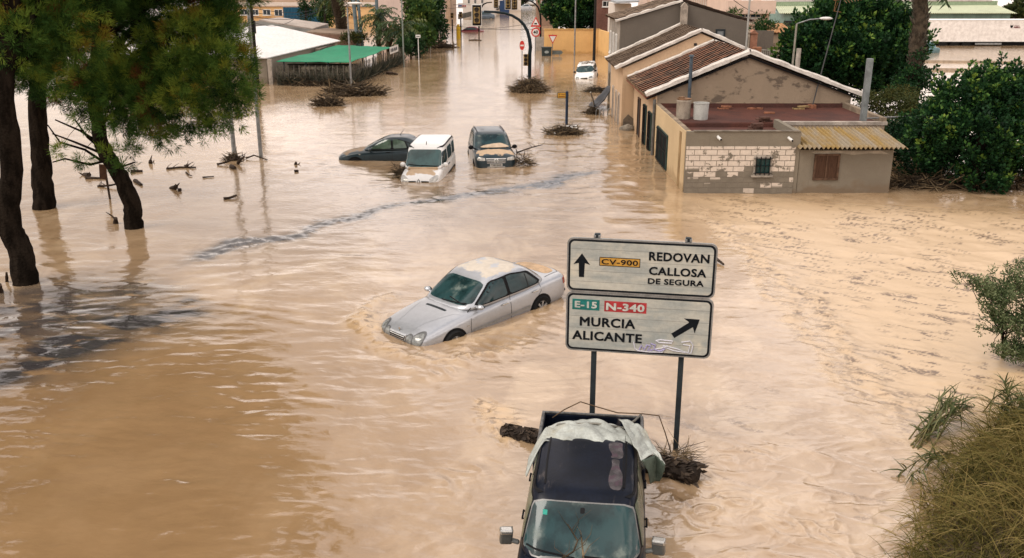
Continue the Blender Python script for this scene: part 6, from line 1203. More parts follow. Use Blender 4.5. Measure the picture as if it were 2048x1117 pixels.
# ============================================================ STREET FURNITURE, FAR BUILDINGS, DEBRIS
def pole_thing(name, label, cat, p, h, r0, r1, mat, tilt=(0, 0), fn=None, group=None, part='pole'):
    t = thing(name, label, cat, tuple(p), group=group); m = MB(); m.tube([p - Vector((0, 0, 1.6)), p, p + Vector((tilt[0] * .5, tilt[1] * .5, h * .5)), p + Vector((tilt[0], tilt[1], h))], [r0, r0, (r0 + r1) / 2, r1], 10); m.build(part, mat, t, smooth=True, auto=60)
    if fn: fn(t, p + Vector((tilt[0], tilt[1], h)))
    return t
def lamp_head(dx, dy=0, l=.7):
    def f(t, top):
        m = MB(); m.tube([top, top + Vector((dx * .5, dy * .5, .22)), top + Vector((dx, dy, .28))], .035, 8); m.build('arm', M_STEEL, t, smooth=True); e = top + Vector((dx, dy, .28)); d = Vector((dx, dy, 0)).normalized()
        m = MB(); m.blob(e + d * l * .45, (abs(d.x) * l * .55 + .12, abs(d.y) * l * .55 + .12, .09), 1, 8, 12, .05); m.build('lamp_head', M_WHITE, t, smooth=True)
    return f
pole_thing('lamp_post', 'tall galvanised lamp post right beside the big leaning pine, rising out of the frame', 'lamp post', at(522, 315), 9.2, .085, .06, M_STEEL, fn=lamp_head(-1.2))
pole_thing('lamp_post', 'grey post half hidden by the pine boughs, debris round its foot', 'lamp post', at(469, 312), 9.0, .10, .07, M_STEEL, fn=lamp_head(-1.0))
pole_thing('lamp_post', 'lamp post with a white head over the green canopy', 'lamp post', at(703, 176), 5.55, .075, .05, M_STEEL, fn=lamp_head(.25, -.1, .8))
pole_thing('lamp_post', 'tall lamp post by the roadside trees beyond the green canopy', 'lamp post', at(808, 134), 8.2, .07, .05, pm('pale_green_pole', (.22, .25, .22), .5, .3, .2, 4), fn=lamp_head(-1.0))
pole_thing('lamp_post', 'thin lamp post in front of the pink houses on the left', 'lamp post', at(882, 92), 8.2, .06, .045, M_STEEL, fn=lamp_head(.9))
pole_thing('lamp_post', 'pale lamp post standing in front of the yellow wall', 'lamp post', at(1149, 111), 8.8, .085, .055, M_STEEL, fn=lamp_head(-1.0))
pole_thing('utility_pole', 'dark wooden pole behind the small white hatchback', 'utility pole', at(1187, 150), 6.6, .13, .09, pm('tarred_wood', (.025, .022, .02), .8, 0, .4, 5))
pole_thing('lamp_post', 'street lamp with a curved arm in front of the big dark tree', 'lamp post', Vector((atY(1584, 130, 52).x, 52, 0)), 5.2, .07, .05, pm('beige_lamp_pole', (.32, .30, .25), .5, .2, .2, 4), tilt=(.05, 0), fn=lamp_head(1.35, 0, .45))
def power_pole():
    p = at(515, 172); t = thing('utility_pole', 'dark wooden power pole with cables beside the white shed', 'utility pole', tuple(p)); m = MB(); m.tube([p - Vector((0, 0, 1.6)), p, p + Vector((0, 0, 6.0))], [.17, .17, .12], 10); m.build('pole', MATS['tarred_wood'], t, smooth=True, auto=60)
    m = MB(); m.box(p.x - .18, p.x + .22, p.y - .25, p.y + .1, 3.7, 4.6); m.build('junction_box', M_BLACK, t, bevel=.02)
    for k, (e, z) in enumerate(((P_(655, 12, 100), 5.5), (P_(655, 17, 100), 5.2), (P_(590, 37, 100), 4.5), (P_(455, 52, 75), 4.4), (P_(455, 46, 75), 4.7), (P_(640, 22, 100), 4.9))):
        a = p + Vector((0, 0, z)); b = Vector(e); m = MB(); m.tube([a.lerp(b, s) - Vector((0, 0, .5 * 4 * s * (1 - s))) for s in np.linspace(0, 1, 12)], .022, 5); m.build('cable', M_BLACK, t)
power_pole()
def pylon():
    t = thing('utility_pylon', 'pair of grey metal pylon legs joined by a bar, in front of the factory', 'pylon', tuple(at(722, 96))); m = MB()
    for px, w in ((718, .42), (727, .3), (757, .36)):
        b = Vector((atY(px, 95, 101).x, 101, -1.5)); m.tube([b, b + Vector((-.5 * (px < 740), 0, 10))], [w * .6, w * .4], 8)
    a = P_(724, 13, 101); b = P_(755, 11, 101); m.bar(a, b, .12, .12); m.build('frame', pm('pylon_grey', (.15, .20, .215), .5, .3, .3, 3), t, smooth=True, auto=50)
pylon()
def signal_head(parent, c, n=3, s=.30, back=True, yaw=0, name='signal_head', lens=None):
    """traffic signal facing -y; c is its centre"""
    c = Vector(c); h = s * n; m = MB(); w = s * .62
    if back:
        m.box(c.x - s * 1.0, c.x + s * 1.0, c.y + .03, c.y + .05, c.z - h / 2 - s * .55, c.z + h / 2 + s * .55); bb = m.build('backboard', M_WHITE, parent, bevel=.02); m = MB(); m.box(c.x - s * .85, c.x + s * .85, c.y + .015, c.y + .03, c.z - h / 2 - s * .4, c.z + h / 2 + s * .4)
        m.build('backboard_face', M_BLACK, bb); m = MB()
    m.box(c.x - w, c.x + w, c.y - .16, c.y + .012, c.z - h / 2, c.z + h / 2); hd = m.build(name, pm('signal_ochre', (.30, .20, .07), .5, 0, .25, 5), parent, bevel=.02)
    for k in range(n):
        z = c.z - h / 2 + s * (k + .5); m = MB(); m.disc((c.x, c.y - .165, z), s * .40, (0, 1, 0), .02, 18); m.build('lens', pm('unlit_lens', (.045, .03, .015), .25, 0, .4, 6), hd)
        m = MB(); m.tube([(c.x + s * .45 * math.cos(a), c.y - .17, z + s * .45 * math.sin(a)) for a in np.linspace(.2, 2.94, 9)], .02, 5); m.tube([(c.x + s * .45 * math.cos(a), c.y - .30, z + s * .45 * math.sin(a)) for a in np.linspace(.3, 2.84, 9)], .02, 5)
        m.grid(lambda u, v, c=c, z=z: (c.x + s * .45 * math.cos(.2 + 2.74 * u), c.y - .17 - .14 * v, z + s * .45 * math.sin(.2 + 2.74 * u)), 10, 1); m.build('visor', M_BLACK, hd)
def traffic_light(label, base, pole_h, arm, head, heads2, r, mat, low=None):
    t = thing('traffic_light', label, 'traffic light', tuple(base)); m = MB(); b = Vector(base); m.tube([b - Vector((0, 0, 1.6)), b, b + Vector((0, 0, pole_h))] + [Vector(a) for a in arm], [r] * 3 + [r * (1 - .5 * i / len(arm)) for i in range(len(arm))], 12); m.build('pole', mat, t, smooth=True)
    signal_head(t, head, 3, .36, True)
    for h in heads2: signal_head(t, h, 3, .36, True)
    if low: signal_head(t, low, 3, .27, False)
    return t
bp_ = at(1059, 176); Yt = bp_.y; M_TLG = pm('dark_green_black_paint', (.010, .019, .024), .45, 0, .3, 3, spec=.12)
arm_px = [(1061, 95), (1059, 78), (1055, 63), (1048, 50), (1038, 40), (1025, 32), (1010, 27), (990, 24.5), (968, 23.5)]
traffic_light('traffic light on a tall curved black mast rising from the twig mound', bp_, (atY(1061, 108, Yt).z), [P_(x, y, Yt) for x, y in arm_px], P_(953.5, 31, Yt - .1), [], .13, M_TLG, Vector((bp_.x - .28, Yt - .08, atY(1055, 120, Yt).z)))
bq = at(1081, 90); Yq = bq.y
traffic_light('farther traffic light on a thin curved mast above the flooded street', bq, atY(1081, 40, Yq).z, [P_(x, y, Yq) for x, y in [(1080, 26), (1076, 15), (1070, 8), (1062, 3), (1048, 0), (1030, -1)]], P_(1029, 7, Yq - .1), [P_(1016, 6, Yq - .1)], .10, M_BLACK)
bl = at(958, 64); Yl = bl.y
traffic_light('traffic light on the left pavement behind the big signal head', bl, atY(962, 25, Yl).z, [P_(x, y, Yl) for x, y in [(963, 15), (967, 9), (974, 6), (984, 5)]], P_(992, 6, Yl - .1), [], .11, M_BLACK)
def disc_sign(label, base, z, r, kind, mat_pole=None, yaw=0, h=None):
    b = Vector(base); t = thing('traffic_sign', label, 'traffic sign', tuple(b)); m = MB(); m.tube([b - Vector((0, 0, 1.6)), b + Vector((0, 0, h or z + r))], .04, 8); m.build('post', mat_pole or M_STEEL, t, smooth=True, auto=60); y = b.y - .05; c = lambda dx, dz: (b.x + dx, z + dz)
    def plate(poly, mat, y0, name): mm = MB(); mm.prism(poly, 'y', y0 - .012, y0); return mm.build(name, mat, t)
    circ = lambda q, n=26, sx=1: [(b.x + q * sx * math.cos(2 * math.pi * k / n), z + q * math.sin(2 * math.pi * k / n)) for k in range(n)]
    if kind == 'stop_disc':
        sx = .55; plate(circ(r, 26, sx), M_RED, y, 'sign_plate'); plate([c(-r * .36, -r * .16), c(r * .36, -r * .16), c(r * .36, r * .16), c(-r * .36, r * .16)], M_WHITE, y - .013, 'white_bar')
        m = MB(); m.tube([(b.x + r * sx * math.cos(a), y - .01, z + r * math.sin(a)) for a in np.linspace(0, 6.283, 27)], .022, 5); m.build('rim', M_WHITE, t)
    if kind == 'yield':
        tri = lambda q: [c(-q, q * .85), c(q, q * .85), c(0, -q * 1.15)]; plate(tri(r), M_RED, y, 'sign_plate'); plate(tri(r * .66), M_WHITE, y - .013, 'white_field')
    if kind == 'limit':
        plate(circ(r), M_RED, y, 'sign_plate'); plate(circ(r * .72), M_WHITE, y - .013, 'white_field'); text_mb('40', r * 1.0, M_BLACK, 'lettering', t, Vector((0, -.09, z)) , bold=.01, align='CENTER')
        zt = z + r * 2.15; tri = lambda q: [(b.x - q, zt - q * .85), (b.x + q, zt - q * .85), (b.x, zt + q * 1.05)]; plate(tri(r * 1.15), M_RED, y, 'triangle_plate'); plate(tri(r * .72), M_WHITE, y - .013, 'triangle_field'); mm = MB(); mm.box(b.x - r * .3, b.x + r * .3, y - .03, y - .026, zt - r * .45, zt - r * .15); mm.build('pictogram', M_BLACK, t)
    return t
ps = at(1044, 135); disc_sign('red and white oval no entry sign turned sideways, left of the curved mast', ps, 1.86, .42, 'stop_disc')
pl = at(1071, 107); disc_sign('round speed limit sign under a red triangle, right of the curved mast', pl, atY(1071, 65, pl.y).z, .46, 'limit')
pyd = at(1105, 110); disc_sign('red bordered give way triangle in front of the yellow wall', pyd, atY(1105, 78, pyd.y).z, .45, 'yield')
def small_sign(name, label, base, z0, z1, w, mat, dx=0, post=M_STEEL, cat='sign', marks=None, h=None):
    b = Vector(base); t = thing(name, label, cat, tuple(b)); m = MB(); m.tube([b - Vector((0, 0, 1.6)), b + Vector((0, 0, h or z1))], .035, 8); m.build('post', post, t, smooth=True, auto=60); m = MB(); m.box(b.x + dx - w / 2, b.x + dx + w / 2, b.y - .07, b.y - .045, z0, z1); p = m.build('sign_plate', mat, t)
    if marks:
        m = MB()
        for (u0, u1, v0, v1) in marks: m.box(b.x + dx - w / 2 + w * u0, b.x + dx - w / 2 + w * u1, b.y - .075, b.y - .071, z0 + (z1 - z0) * v0, z0 + (z1 - z0) * v1)
        m.build('faded_lettering', M_DKPOLE, p)
    return t
pb = at(1133, 250); M_NAVYP = pm('dark_blue_post', (.012, .028, .06), .4, 0, .3, 4)
def blue_post():
    t = thing('sign_post', 'dark blue post with a small yellow notice, standing in a twig mound', 'sign post', tuple(pb)); m = MB(); m.tube([pb - Vector((0, 0, 1.6)), pb + Vector((0, 0, 1.80))], .075, 12); m.build('post', M_NAVYP, t, smooth=True, auto=60); x1 = pb.x - .06; x0 = x1 - .46
    m = MB(); m.box(x0, x1, pb.y - .02, pb.y + .01, 1.43, 1.72); p = m.build('notice_border', M_BLACK, t); m = MB(); m.box(x0 + .025, x1 - .025, pb.y - .026, pb.y - .021, 1.455, 1.695); m.build('yellow_notice', pm('notice_yellow', (.60, .34, .04), .5, 0, .15, 6), p)
    m = MB(); m.box(x0 + .07, x0 + .14, pb.y - .031, pb.y - .027, 1.60, 1.66); m.box(x0 + .2, x1 - .06, pb.y - .031, pb.y - .027, 1.60, 1.64); m.box(x0 + .06, x1 - .06, pb.y - .031, pb.y - .027, 1.49, 1.535); m.build('faded_lettering', pm('notice_ink', (.20, .06, .02), .6), p)
blue_post()
marks = [(.1, .35, .75, .85), (.2, .5, .6, .68), (.1, .4, .45, .55), (.3, .55, .2, .35)]
p1 = at(848, 95); small_sign('street_sign', 'tall narrow white sign among the roadside trees', p1, atY(846, 54, p1.y).z, atY(846, 33, p1.y).z, .42, M_WHITE, marks=[(.3, .7, .08, .2), (.3, .7, .28, .42), (.3, .7, .5, .62), (.35, .65, .7, .9)])
p2 = at(838, 132); small_sign('street_sign', 'small white name plate on a pale post by the kerb', p2, atY(838, 76, p2.y).z, atY(838, 70, p2.y).z, .42, M_WHITE, post=M_WHITE, marks=[(.15, .85, .35, .6)])
p3 = at(861, 98); small_sign('street_sign', 'small tan sign at the edge of the dark roadside tree', p3, atY(862, 63, p3.y).z, atY(862, 58, p3.y).z, .42, pm('tan_plate', (.38, .29, .17), .6))
for k, (px, py, lab, mt) in enumerate(((847, 128, 'yellow marker post right of the white name plate', pm('yellow_marker', (.55, .30, .03), .5)), (829, 130, 'thin pale marker post left of the white name plate', pm('pale_marker', (.45, .42, .34), .6)))):
    pole_thing('marker_post', lab, 'post', at(px, py - 32), .9 + .3 * k, .045, .045, mt)
def yellow_post():
    b = at(917, 78); t = thing('advert_column', 'stout yellow round topped post by the red car', 'bollard', tuple(b)); m = MB(); m.tube([b - Vector((0, 0, 1.5)), b + Vector((0, 0, 1.5)), b + Vector((0, 0, 1.52)), b + Vector((0, 0, 1.75))], [.26, .26, .17, .15], 16); m.build('column', pm('signal_yellow_paint', (.58, .38, .02), .45, 0, .15, 4), t, smooth=True, auto=40)
yellow_post()
for px, py, lab, ht in ((905, 66, 'ochre traffic signal cabinet post nearest the pink house', 2.6), (922, 70, 'ochre signal box on a dark post beside the yellow column', 2.9)):
    b = at(px, py); t = thing('signal_post', lab, 'signal post', tuple(b)); m = MB(); m.tube([b - Vector((0, 0, 1.5)), b + Vector((0, 0, ht - .8))], .09, 8); m.build('post', M_BLACK, t); signal_head(t, b + Vector((0, -.1, ht - .3)), 2, .36, False)
def bin_():
    b = at(1093, 112); t = thing('waste_container', 'dark green waste container at the left end of the yellow wall', 'waste bin', tuple(b)); m = MB(); m.prism([(b.x - .42, -1), (b.x + .42, -1), (b.x + .5, .78), (b.x - .5, .78)], 'y', b.y - .3, b.y + .4); m.build('container', pm('bin_green_black', (.022, .035, .035), .5, 0, .3, 3), t, bevel=.03); m = MB(); m.box(b.x - .53, b.x + .53, b.y - .33, b.y + .43, .785, .86); m.build('lid', pm('bin_lid', (.03, .045, .045), .5), t, bevel=.02); m = MB(); m.prism(ellipse(b.x, .38, .22, .14, 14), 'y', b.y - .315, b.y - .302); m.build('emblem', pm('bin_emblem', (.30, .34, .34), .5), t)
bin_()
def arrow_board():
    b = at(1115, 112); t = thing('direction_board', 'grey arrow shaped direction board standing just above the water by the give way sign', 'sign', tuple(b)); m = MB(); x0, x1 = b.x - .55, b.x + .55
    m.prism([(x0, .12), (x1 - .2, .12), (x1, .32), (x1 - .2, .52), (x0, .52)], 'y', b.y - .02, b.y + .02); m.build('arrow_plate', pm('grey_green_board', (.13, .15, .14), .5, .2, .2, 4), t); m = MB()
    for x in (x0 + .2, x1 - .35): m.box(x - .04, x + .04, b.y + .021, b.y + .08, -1.2, .4)
    m.build('post', M_STEEL, t)
arrow_board()
# ------------------------------------------------------------ walls and buildings farther off
M_YW = plaster('warm_yellow_wall', (.66, .41, .17), (.50, .30, .13), None, (.62, .85), .3)
def garden_wall():
    a = at(1088, 108); b = at(1197, 108); t = thing('garden_wall', 'warm yellow garden wall across the end of the row, tree behind it', 'wall', (a.x, a.y, 0)); y = a.y; zt = atY(1100, 60, y).z
    m = MB(); m.box(a.x, b.x, y, y + .25, -1.5, zt); m.bar((b.x + .02, y + .12, .45), (b.x + 1.0, y - 9, .45), .25, 3.9); m.build('wall', M_YW, t); m = MB(); m.box(a.x - .06, b.x + .1, y - .06, y + .31, zt + .002, zt + .1); m.build('wall_cap', pm('yellow_cap', (.56, .36, .15), .8), t); m = MB(); m.box(b.x - .5, b.x - .1, y - .05, y, -1.5, zt); m.build('pillar', M_YW, t)
    p = at(1080, 102); m = MB(); m.box(p.x - .55, p.x + .4, p.y + .2, p.y + .5, -1, atY(1080, 75, p.y).z); m.build('side_pillar', pm('grey_wall', (.38, .35, .31), .8), t)
garden_wall()
def block(name, label, cat, px0, px1, pyt, Y, depth, wall, wins=(), roof=None, cap=None, pane=M_DARKGAP, frame=M_WHITE, par=0, shutter=None):
    a = atY(px0, pyt, Y); b = atY(px1, pyt, Y); t = thing(name, label, cat, ((a.x + b.x) / 2, Y, 0)); m = MB(); m.box(a.x, b.x, Y, Y + depth, -1.5, a.z); m.build('wall', wall, t)
    for (x0, y0, x1, y1) in wins:
        A = atY(x0, y0, Y); B = atY(x1, y1, Y); window(t, A.x, B.x, B.z, A.z, Y, '-y', frame, pane, max(.05, (B.x - A.x) * .07), 1, 0, True)
    m = MB(); m.box(a.x - .2, b.x + .2, Y - .2, Y + depth + .2, a.z + .002, a.z + .16); m.build('roof', roof or M_TILEB, t); return t
M_FACT = plaster('orange_cream_factory', (.66, .43, .21), (.55, .35, .17), None, (.62, .85), .2); M_SKYB = pm('blue_hoarding', (.03, .13, .22), .5, 0, .25, .6, stretch=(1, 1, .3)); M_DKG = pm('dark_shade_glass', (.03, .04, .05), .2, 0, .3, 2)
def factory():
    t = block('factory', 'long yellow factory with a row of dark windows at the top left', 'factory', 380, 870, 14, 158, 20, M_FACT, [(452, 19, 470, 31), (480, 19, 497, 31), (503, 19, 518, 31), (525, 19, 542, 31), (548, 19, 566, 33), (672, 19, 688, 31), (765, 18, 778, 31)], pm('factory_roof_sheet', (.42, .33, .26), .7, 0, .2, .5), pane=M_DKG)
    m = MB()
    for k in range(14):
        a = atY(380 + k * 37, 9, 157.8); m.box(a.x - .03, a.x + .03, 157.86, 157.93, a.z - .3, a.z + .25)
    m.build('roof_railing', M_WHITE, t); m = MB(); a, b = atY(380, 33, 157.9), atY(870, 36, 157.9); m.box(a.x, b.x, 157.85, 157.995, b.z, a.z); m.build('string_course', pm('ochre_band', (.52, .30, .12), .7), t)
factory()
block('roof_block', 'pale flat roofed factory wing behind, at the top left edge', 'building', 455, 900, -6, 185, 20, pm('dusty_pink_wall', (.52, .38, .28), .8, 0, .2, .4), [])
def hoarding():
    a, b = atY(566, 15, 128), atY(655, 17, 128); t = thing('hoarding', 'bright blue sheet hoarding behind the grey shed roofs', 'hoarding', ((a.x + b.x) / 2, 128, 0)); m = MB(); n = 60
    m.grid(lambda u, v: (a.x + (b.x - a.x) * u, 128 + .06 * math.sin(u * n * 3.14), -1 + (a.z + 1) * v), 120, 1); m.build('sheet_panel', M_SKYB, t, solid=.03)
hoarding()
def shed():
    A, B, C, Dd, E = Vector((-18.0, 69.6, 1.85)), Vector((-15.85, 88, 1.85)), Vector((-23.4, 93.5, 2.95)), Vector((-31, 92.5, 2.35)), Vector((-30, 69.6, 1.95))
    t = thing('shed', 'long shed with a bright white sheet roof behind the green canopy', 'shed', (-22, 75, 0)); m = MB(); cc = Vector((-23.2, 80, 2.3)); nrm = Vector((0, 0, .07)); P = [A, B, C, Dd, E]
    vs = P + [cc] + [p + nrm for p in P] + [cc + nrm]; m.add(vs, [(i, (i + 1) % 5, 5) for i in range(5)] + [(6 + i, 6 + (i + 1) % 5, 11) for i in range(5)] + [(i, (i + 1) % 5, 6 + (i + 1) % 5, 6 + i) for i in range(5)]); m.build('sheet_roof', pm('white_roof_sheet', (.70, .68, .655), .6, 0, .06, .4, spec=.3), t)
    m = MB(); ins = [p.lerp(cc, .035) for p in P]; m.add([Vector((p.x, p.y, -1.5)) for p in ins] + [p - Vector((0, 0, .02)) for p in ins], [(i, (i + 1) % 5, 5 + (i + 1) % 5, 5 + i) for i in range(5)]); m.build('wall', plaster('streaky_shed_wall', (.33, .29, .23), (.21, .18, .14), None, (.5, .75), .5), t, recalc=False)
    m = MB(); m.box(-17.95, -17.65, 69.3, 69.6, -1.5, 1.84); m.box(-18.9, -18.75, 69.3, 69.55, -1.5, 1.84); m.build('corner_post', pm('pale_concrete_post', (.44, .39, .33), .85, 0, .3, 3), t)
    m = MB(); m.box(-16.6, -16.2, 80, 88.0, 1.2, 1.75); m.build('lean_to_beam', pm('rusty_beam', (.16, .13, .10), .8, 0, .4, 2), t)
    t2 = thing('shed', 'grey shed with a low pale grey pitched roof, left behind the white roofed shed', 'shed', (-27, 104, 0)); a, b, c, d = [Vector(P_(*q)) for q in ((518, 42, 100), (560, 37, 110), (657, 50, 108), (625, 60, 101))]
    m = MB(); z = Vector((0, 0, .12)); m.add([a, d, c, b, a + z, d + z, c + z, b + z], [(0, 1, 2, 3), (4, 5, 6, 7), (0, 1, 5, 4), (1, 2, 6, 5), (2, 3, 7, 6), (3, 0, 4, 7)]); m.build('pitched_roof', pm('grey_roof_sheet', (.44, .38, .33), .7, 0, .25, .5), t2)
    f = lambda p: Vector((p.x, p.y, -1.5)); m = MB(); l = Vector(P_(400, 58, 98)); m.add([l, f(l), f(a), f(d), d, a], [(0, 1, 2, 5), (5, 2, 3, 4)]); m.add([d, f(d), f(c), c], [(0, 1, 2, 3)]); m.build('wall', plaster('blotchy_grey_wall', (.27, .27, .25), (.17, .17, .16), None, (.48, .7), .4), t2, recalc=False)
    t3 = thing('shed', 'low brown roofed outbuilding between the grey shed and the olive hedge', 'shed', (-19, 99, 0)); a, b, c, d = [Vector(P_(*q)) for q in ((612, 66, 97), (640, 58, 106), (722, 62, 106), (705, 72, 98))]; m = MB(); m.add([a, d, c, b, a + z, d + z, c + z, b + z], [(0, 1, 2, 3), (4, 5, 6, 7), (0, 1, 5, 4), (1, 2, 6, 5), (2, 3, 7, 6), (3, 0, 4, 7)]); m.build('roof', pm('brown_roof_felt', (.28, .21, .155), .8, 0, .3, .6), t3); m = MB(); m.add([a, f(a), f(d), d], [(0, 1, 2, 3)]); m.add([d, f(d), f(c), c], [(0, 1, 2, 3)]); m.build('wall', pm('reddish_wall', (.24, .15, .11), .85, 0, .3, .6), t3, recalc=False)
shed()
def canopy_yard():
    t = thing('canopy', 'bright green netting canopy on posts behind the wire fence', 'canopy', (-13, 74, 0)); q = [Vector(P_(*p)) for p in ((552, 123.5, 69.6), (700, 125, 69.2), (784, 95, 83.5), (678, 90.5, 86))]; m = MB()
    def fn(u, v):
        p = q[0].lerp(q[1], u).lerp(q[3].lerp(q[2], u), v); return p + Vector((0, 0, -.16 * math.sin(math.pi * u) * math.sin(math.pi * v) + .05 * float(gnoise(u * 6, v * 5, 331)) + .03 * math.sin(9 * v)))
    m.grid(fn, 26, 26); m.build('netting_sheet', pm('green_shade_net', (.008, .21, .10), .65, 0, .18, .5, spec=.2, stretch=(1, .4, 1)), t, smooth=True, recalc=False, solid=.02); m = MB()
    for p in [q[0].lerp(q[1], s) for s in (.1, .4, .7, 1)] + [q[1].lerp(q[2], s) for s in (.25, .5, .75, 1)] + [q[3].lerp(q[2], s) for s in (0, .5)]: pass
    for p in [q[0].lerp(q[1], s) for s in (.1, .4, .7, 1)] + [q[1].lerp(q[2], s) for s in (.25, .5, .75, 1)] + [q[3].lerp(q[2], s) for s in (0, .5)]:
        mm = MB(); mm.tube([(p.x, p.y + .15, -1.5), (p.x, p.y + .15, p.z - .03)], .05, 6); mm.build('post', M_DKPOLE, t)
    # fence
    A, B, C = at(556, 171), at(700, 172), at(806, 126); f = thing('wire_fence', 'rusty wire mesh fence with a broken brush screen around the green canopy', 'fence', tuple(B)); rn = random.Random(5); segs = [(A, B, 13), (B, C, 16)]
    for (a, b, n) in segs:
        for k in range(n + 1):
            p = a.lerp(b, k / n); mm = MB(); mm.tube([(p.x, p.y, -1.5), (p.x + rn.uniform(-.06, .06), p.y, 1.45)], .035, 6); mm.build('post', pm('pale_fence_post', (.14, .125, .10), .6, .2, .4, 4), f)
    m = MB()
    for (a, b, n) in segs:
        for z in np.linspace(.12, 1.4, 7): m.tube([a + Vector((0, 0, z)), b + Vector((0, 0, z))], .008, 4)
        d = (b - a).length; k = int(d / .35)
        for i in range(k): p = a.lerp(b, i / k); m.tube([p, p + Vector((0, 0, 1.4))], .006, 4)
    m.build('wire_mesh', pm('rusty_wire', (.12, .10, .08), .7, .3, .3, 4), f)
    mn, nt, bs, N, L = _nodes('torn_screen_netting'); tcn = N('ShaderNodeTexCoord').outputs['Object']; bs.inputs['Base Color'].default_value = (.085, .08, .055, 1); bs.inputs['Roughness'].default_value = .9; L(mixc(N, L, noise_fac(N, L, tcn, .9, .35, .65), (.085, .085, .062), (.14, .12, .085)), bs.inputs['Base Color'])
    tr_ = N('ShaderNodeBsdfTransparent'); mxs = N('ShaderNodeMixShader'); L(noise_fac(N, L, tcn, 1.3, .35, .62, 6, .7), mxs.inputs[0]); L(bs.outputs[0], mxs.inputs[1]); L(tr_.outputs[0], mxs.inputs[2]); L(mxs.outputs[0], nt.nodes['Material Output'].inputs[0]); m = MB()
    for (a, b) in ((A, B), (B, C)): m.grid(lambda u, v, a=a, b=b: a.lerp(b, u) + Vector((0, .06 + .05 * float(gnoise(u * 20, v * 3, 371)), -.2 + 1.55 * v)), 60, 6)
    m.build('screen_netting', mn, f, recalc=False, smooth=True)
    # brush screen : thousands of stalks behind the wire
    rng = np.random.default_rng(77); Vs, Fs, T = [], [], []; off = 0
    for (a, b, n, dens) in ((A, B, 0, 2600), (B, C, 0, 3000)):
        s = rng.random(dens); P = np.array(a) + np.array(b - a) * s[:, None] + np.array([0, .45, 0]) * rng.random((dens, 1)); P[:, 2] = -.1 + rng.random(dens) * .35; D = np.array([0, 0, 1]) + .5 * rng.normal(size=(dens, 3)); D[:, 2] = np.abs(D[:, 2]); V, F = leaves(P, D, rng.uniform(.4, 1.0, dens), .06, rng); Vs.append(V); Fs.append(F + off); off += len(V); T.append(np.repeat(np.clip(rng.normal(.4, .25, dens), 0, 1), 4))
    npmesh('brush_screen', np.concatenate(Vs), np.concatenate(Fs), leafmat('brush_stalks', [(0, (.02, .026, .02)), (.5, (.06, .065, .048)), (.85, (.13, .115, .08)), (1, (.26, .21, .15))], .05, .9, .1), f, attrs={'tint': np.concatenate(T)})
    m = MB(); m.box(A.x + .2, B.x, A.y + 2.5, A.y + 2.7, -1.2, 1.3); m.build('back_screen', pm('dark_back_netting', (.05, .052, .04), .9, 0, .5, 2), f)
    b0 = C.lerp(B, .30); e0 = C.lerp(B, .12); d = (e0 - b0); sg = thing('banner', 'white banner sign fixed on the fence corner under the green canopy', 'banner', tuple(b0)); z0, z1 = 1.20, 1.78; m = MB(); n = Vector((d.y, -d.x, 0)).normalized() * .10
    v = [b0 + n + Vector((0, 0, z0)), e0 + n + Vector((0, 0, z0)), e0 + n + Vector((0, 0, z1)), b0 + n + Vector((0, 0, z1))]; m.add(v + [p - n * .2 for p in v], [(0, 1, 2, 3), (7, 6, 5, 4), (0, 4, 5, 1), (1, 5, 6, 2), (2, 6, 7, 3), (3, 7, 4, 0)]); m.build('banner_cloth', M_WHITE, sg); m = MB(); dn = d.normalized(); L_ = d.length
    for s0, s1, a0, a1 in ((.08, .13, .2, .8), (.17, .21, .2, .8), (.25, .36, .2, .8), (.42, .46, .2, .7), (.5, .6, .25, .8), (.64, .69, .2, .75), (.73, .84, .25, .8)): m.bar(b0 + n * 1.06 + dn * L_ * s0 + Vector((0, 0, z0 + (z1 - z0) * (a0 + a1) / 2)), b0 + n * 1.06 + dn * L_ * s1 + Vector((0, 0, z0 + (z1 - z0) * (a0 + a1) / 2)), .012, (a1 - a0) * (z1 - z0) * .8)
    m.build('faded_lettering', M_DKPOLE, sg)
canopy_yard()
def overhead():
    for k, (a, b, lab) in enumerate(((P_(882, 48, 112), P_(1078, 58, 112), 'lowest cable sagging across the street behind the traffic light'), (P_(884, 60, 112), P_(1078, 44, 112), 'middle cable crossing the street towards the farther signal mast'), (P_(870, 2, 110), P_(918, 14, 126), 'short cable running to the shop sign from the left trees'), (P_(1462, -4, 70), P_(1510, 26, 72), 'cable sloping down across the pink building'))):
        a, b = Vector(a), Vector(b); m = MB(); m.tube([a.lerp(b, s) - Vector((0, 0, .35 * 4 * s * (1 - s) * (a - b).length / 12)) for s in np.linspace(0, 1, 14)], .022, 5); tag(m.build('overhead_cable', M_BLACK, None, loc=tuple(a.lerp(b, .5))), lab, 'cable')
overhead()
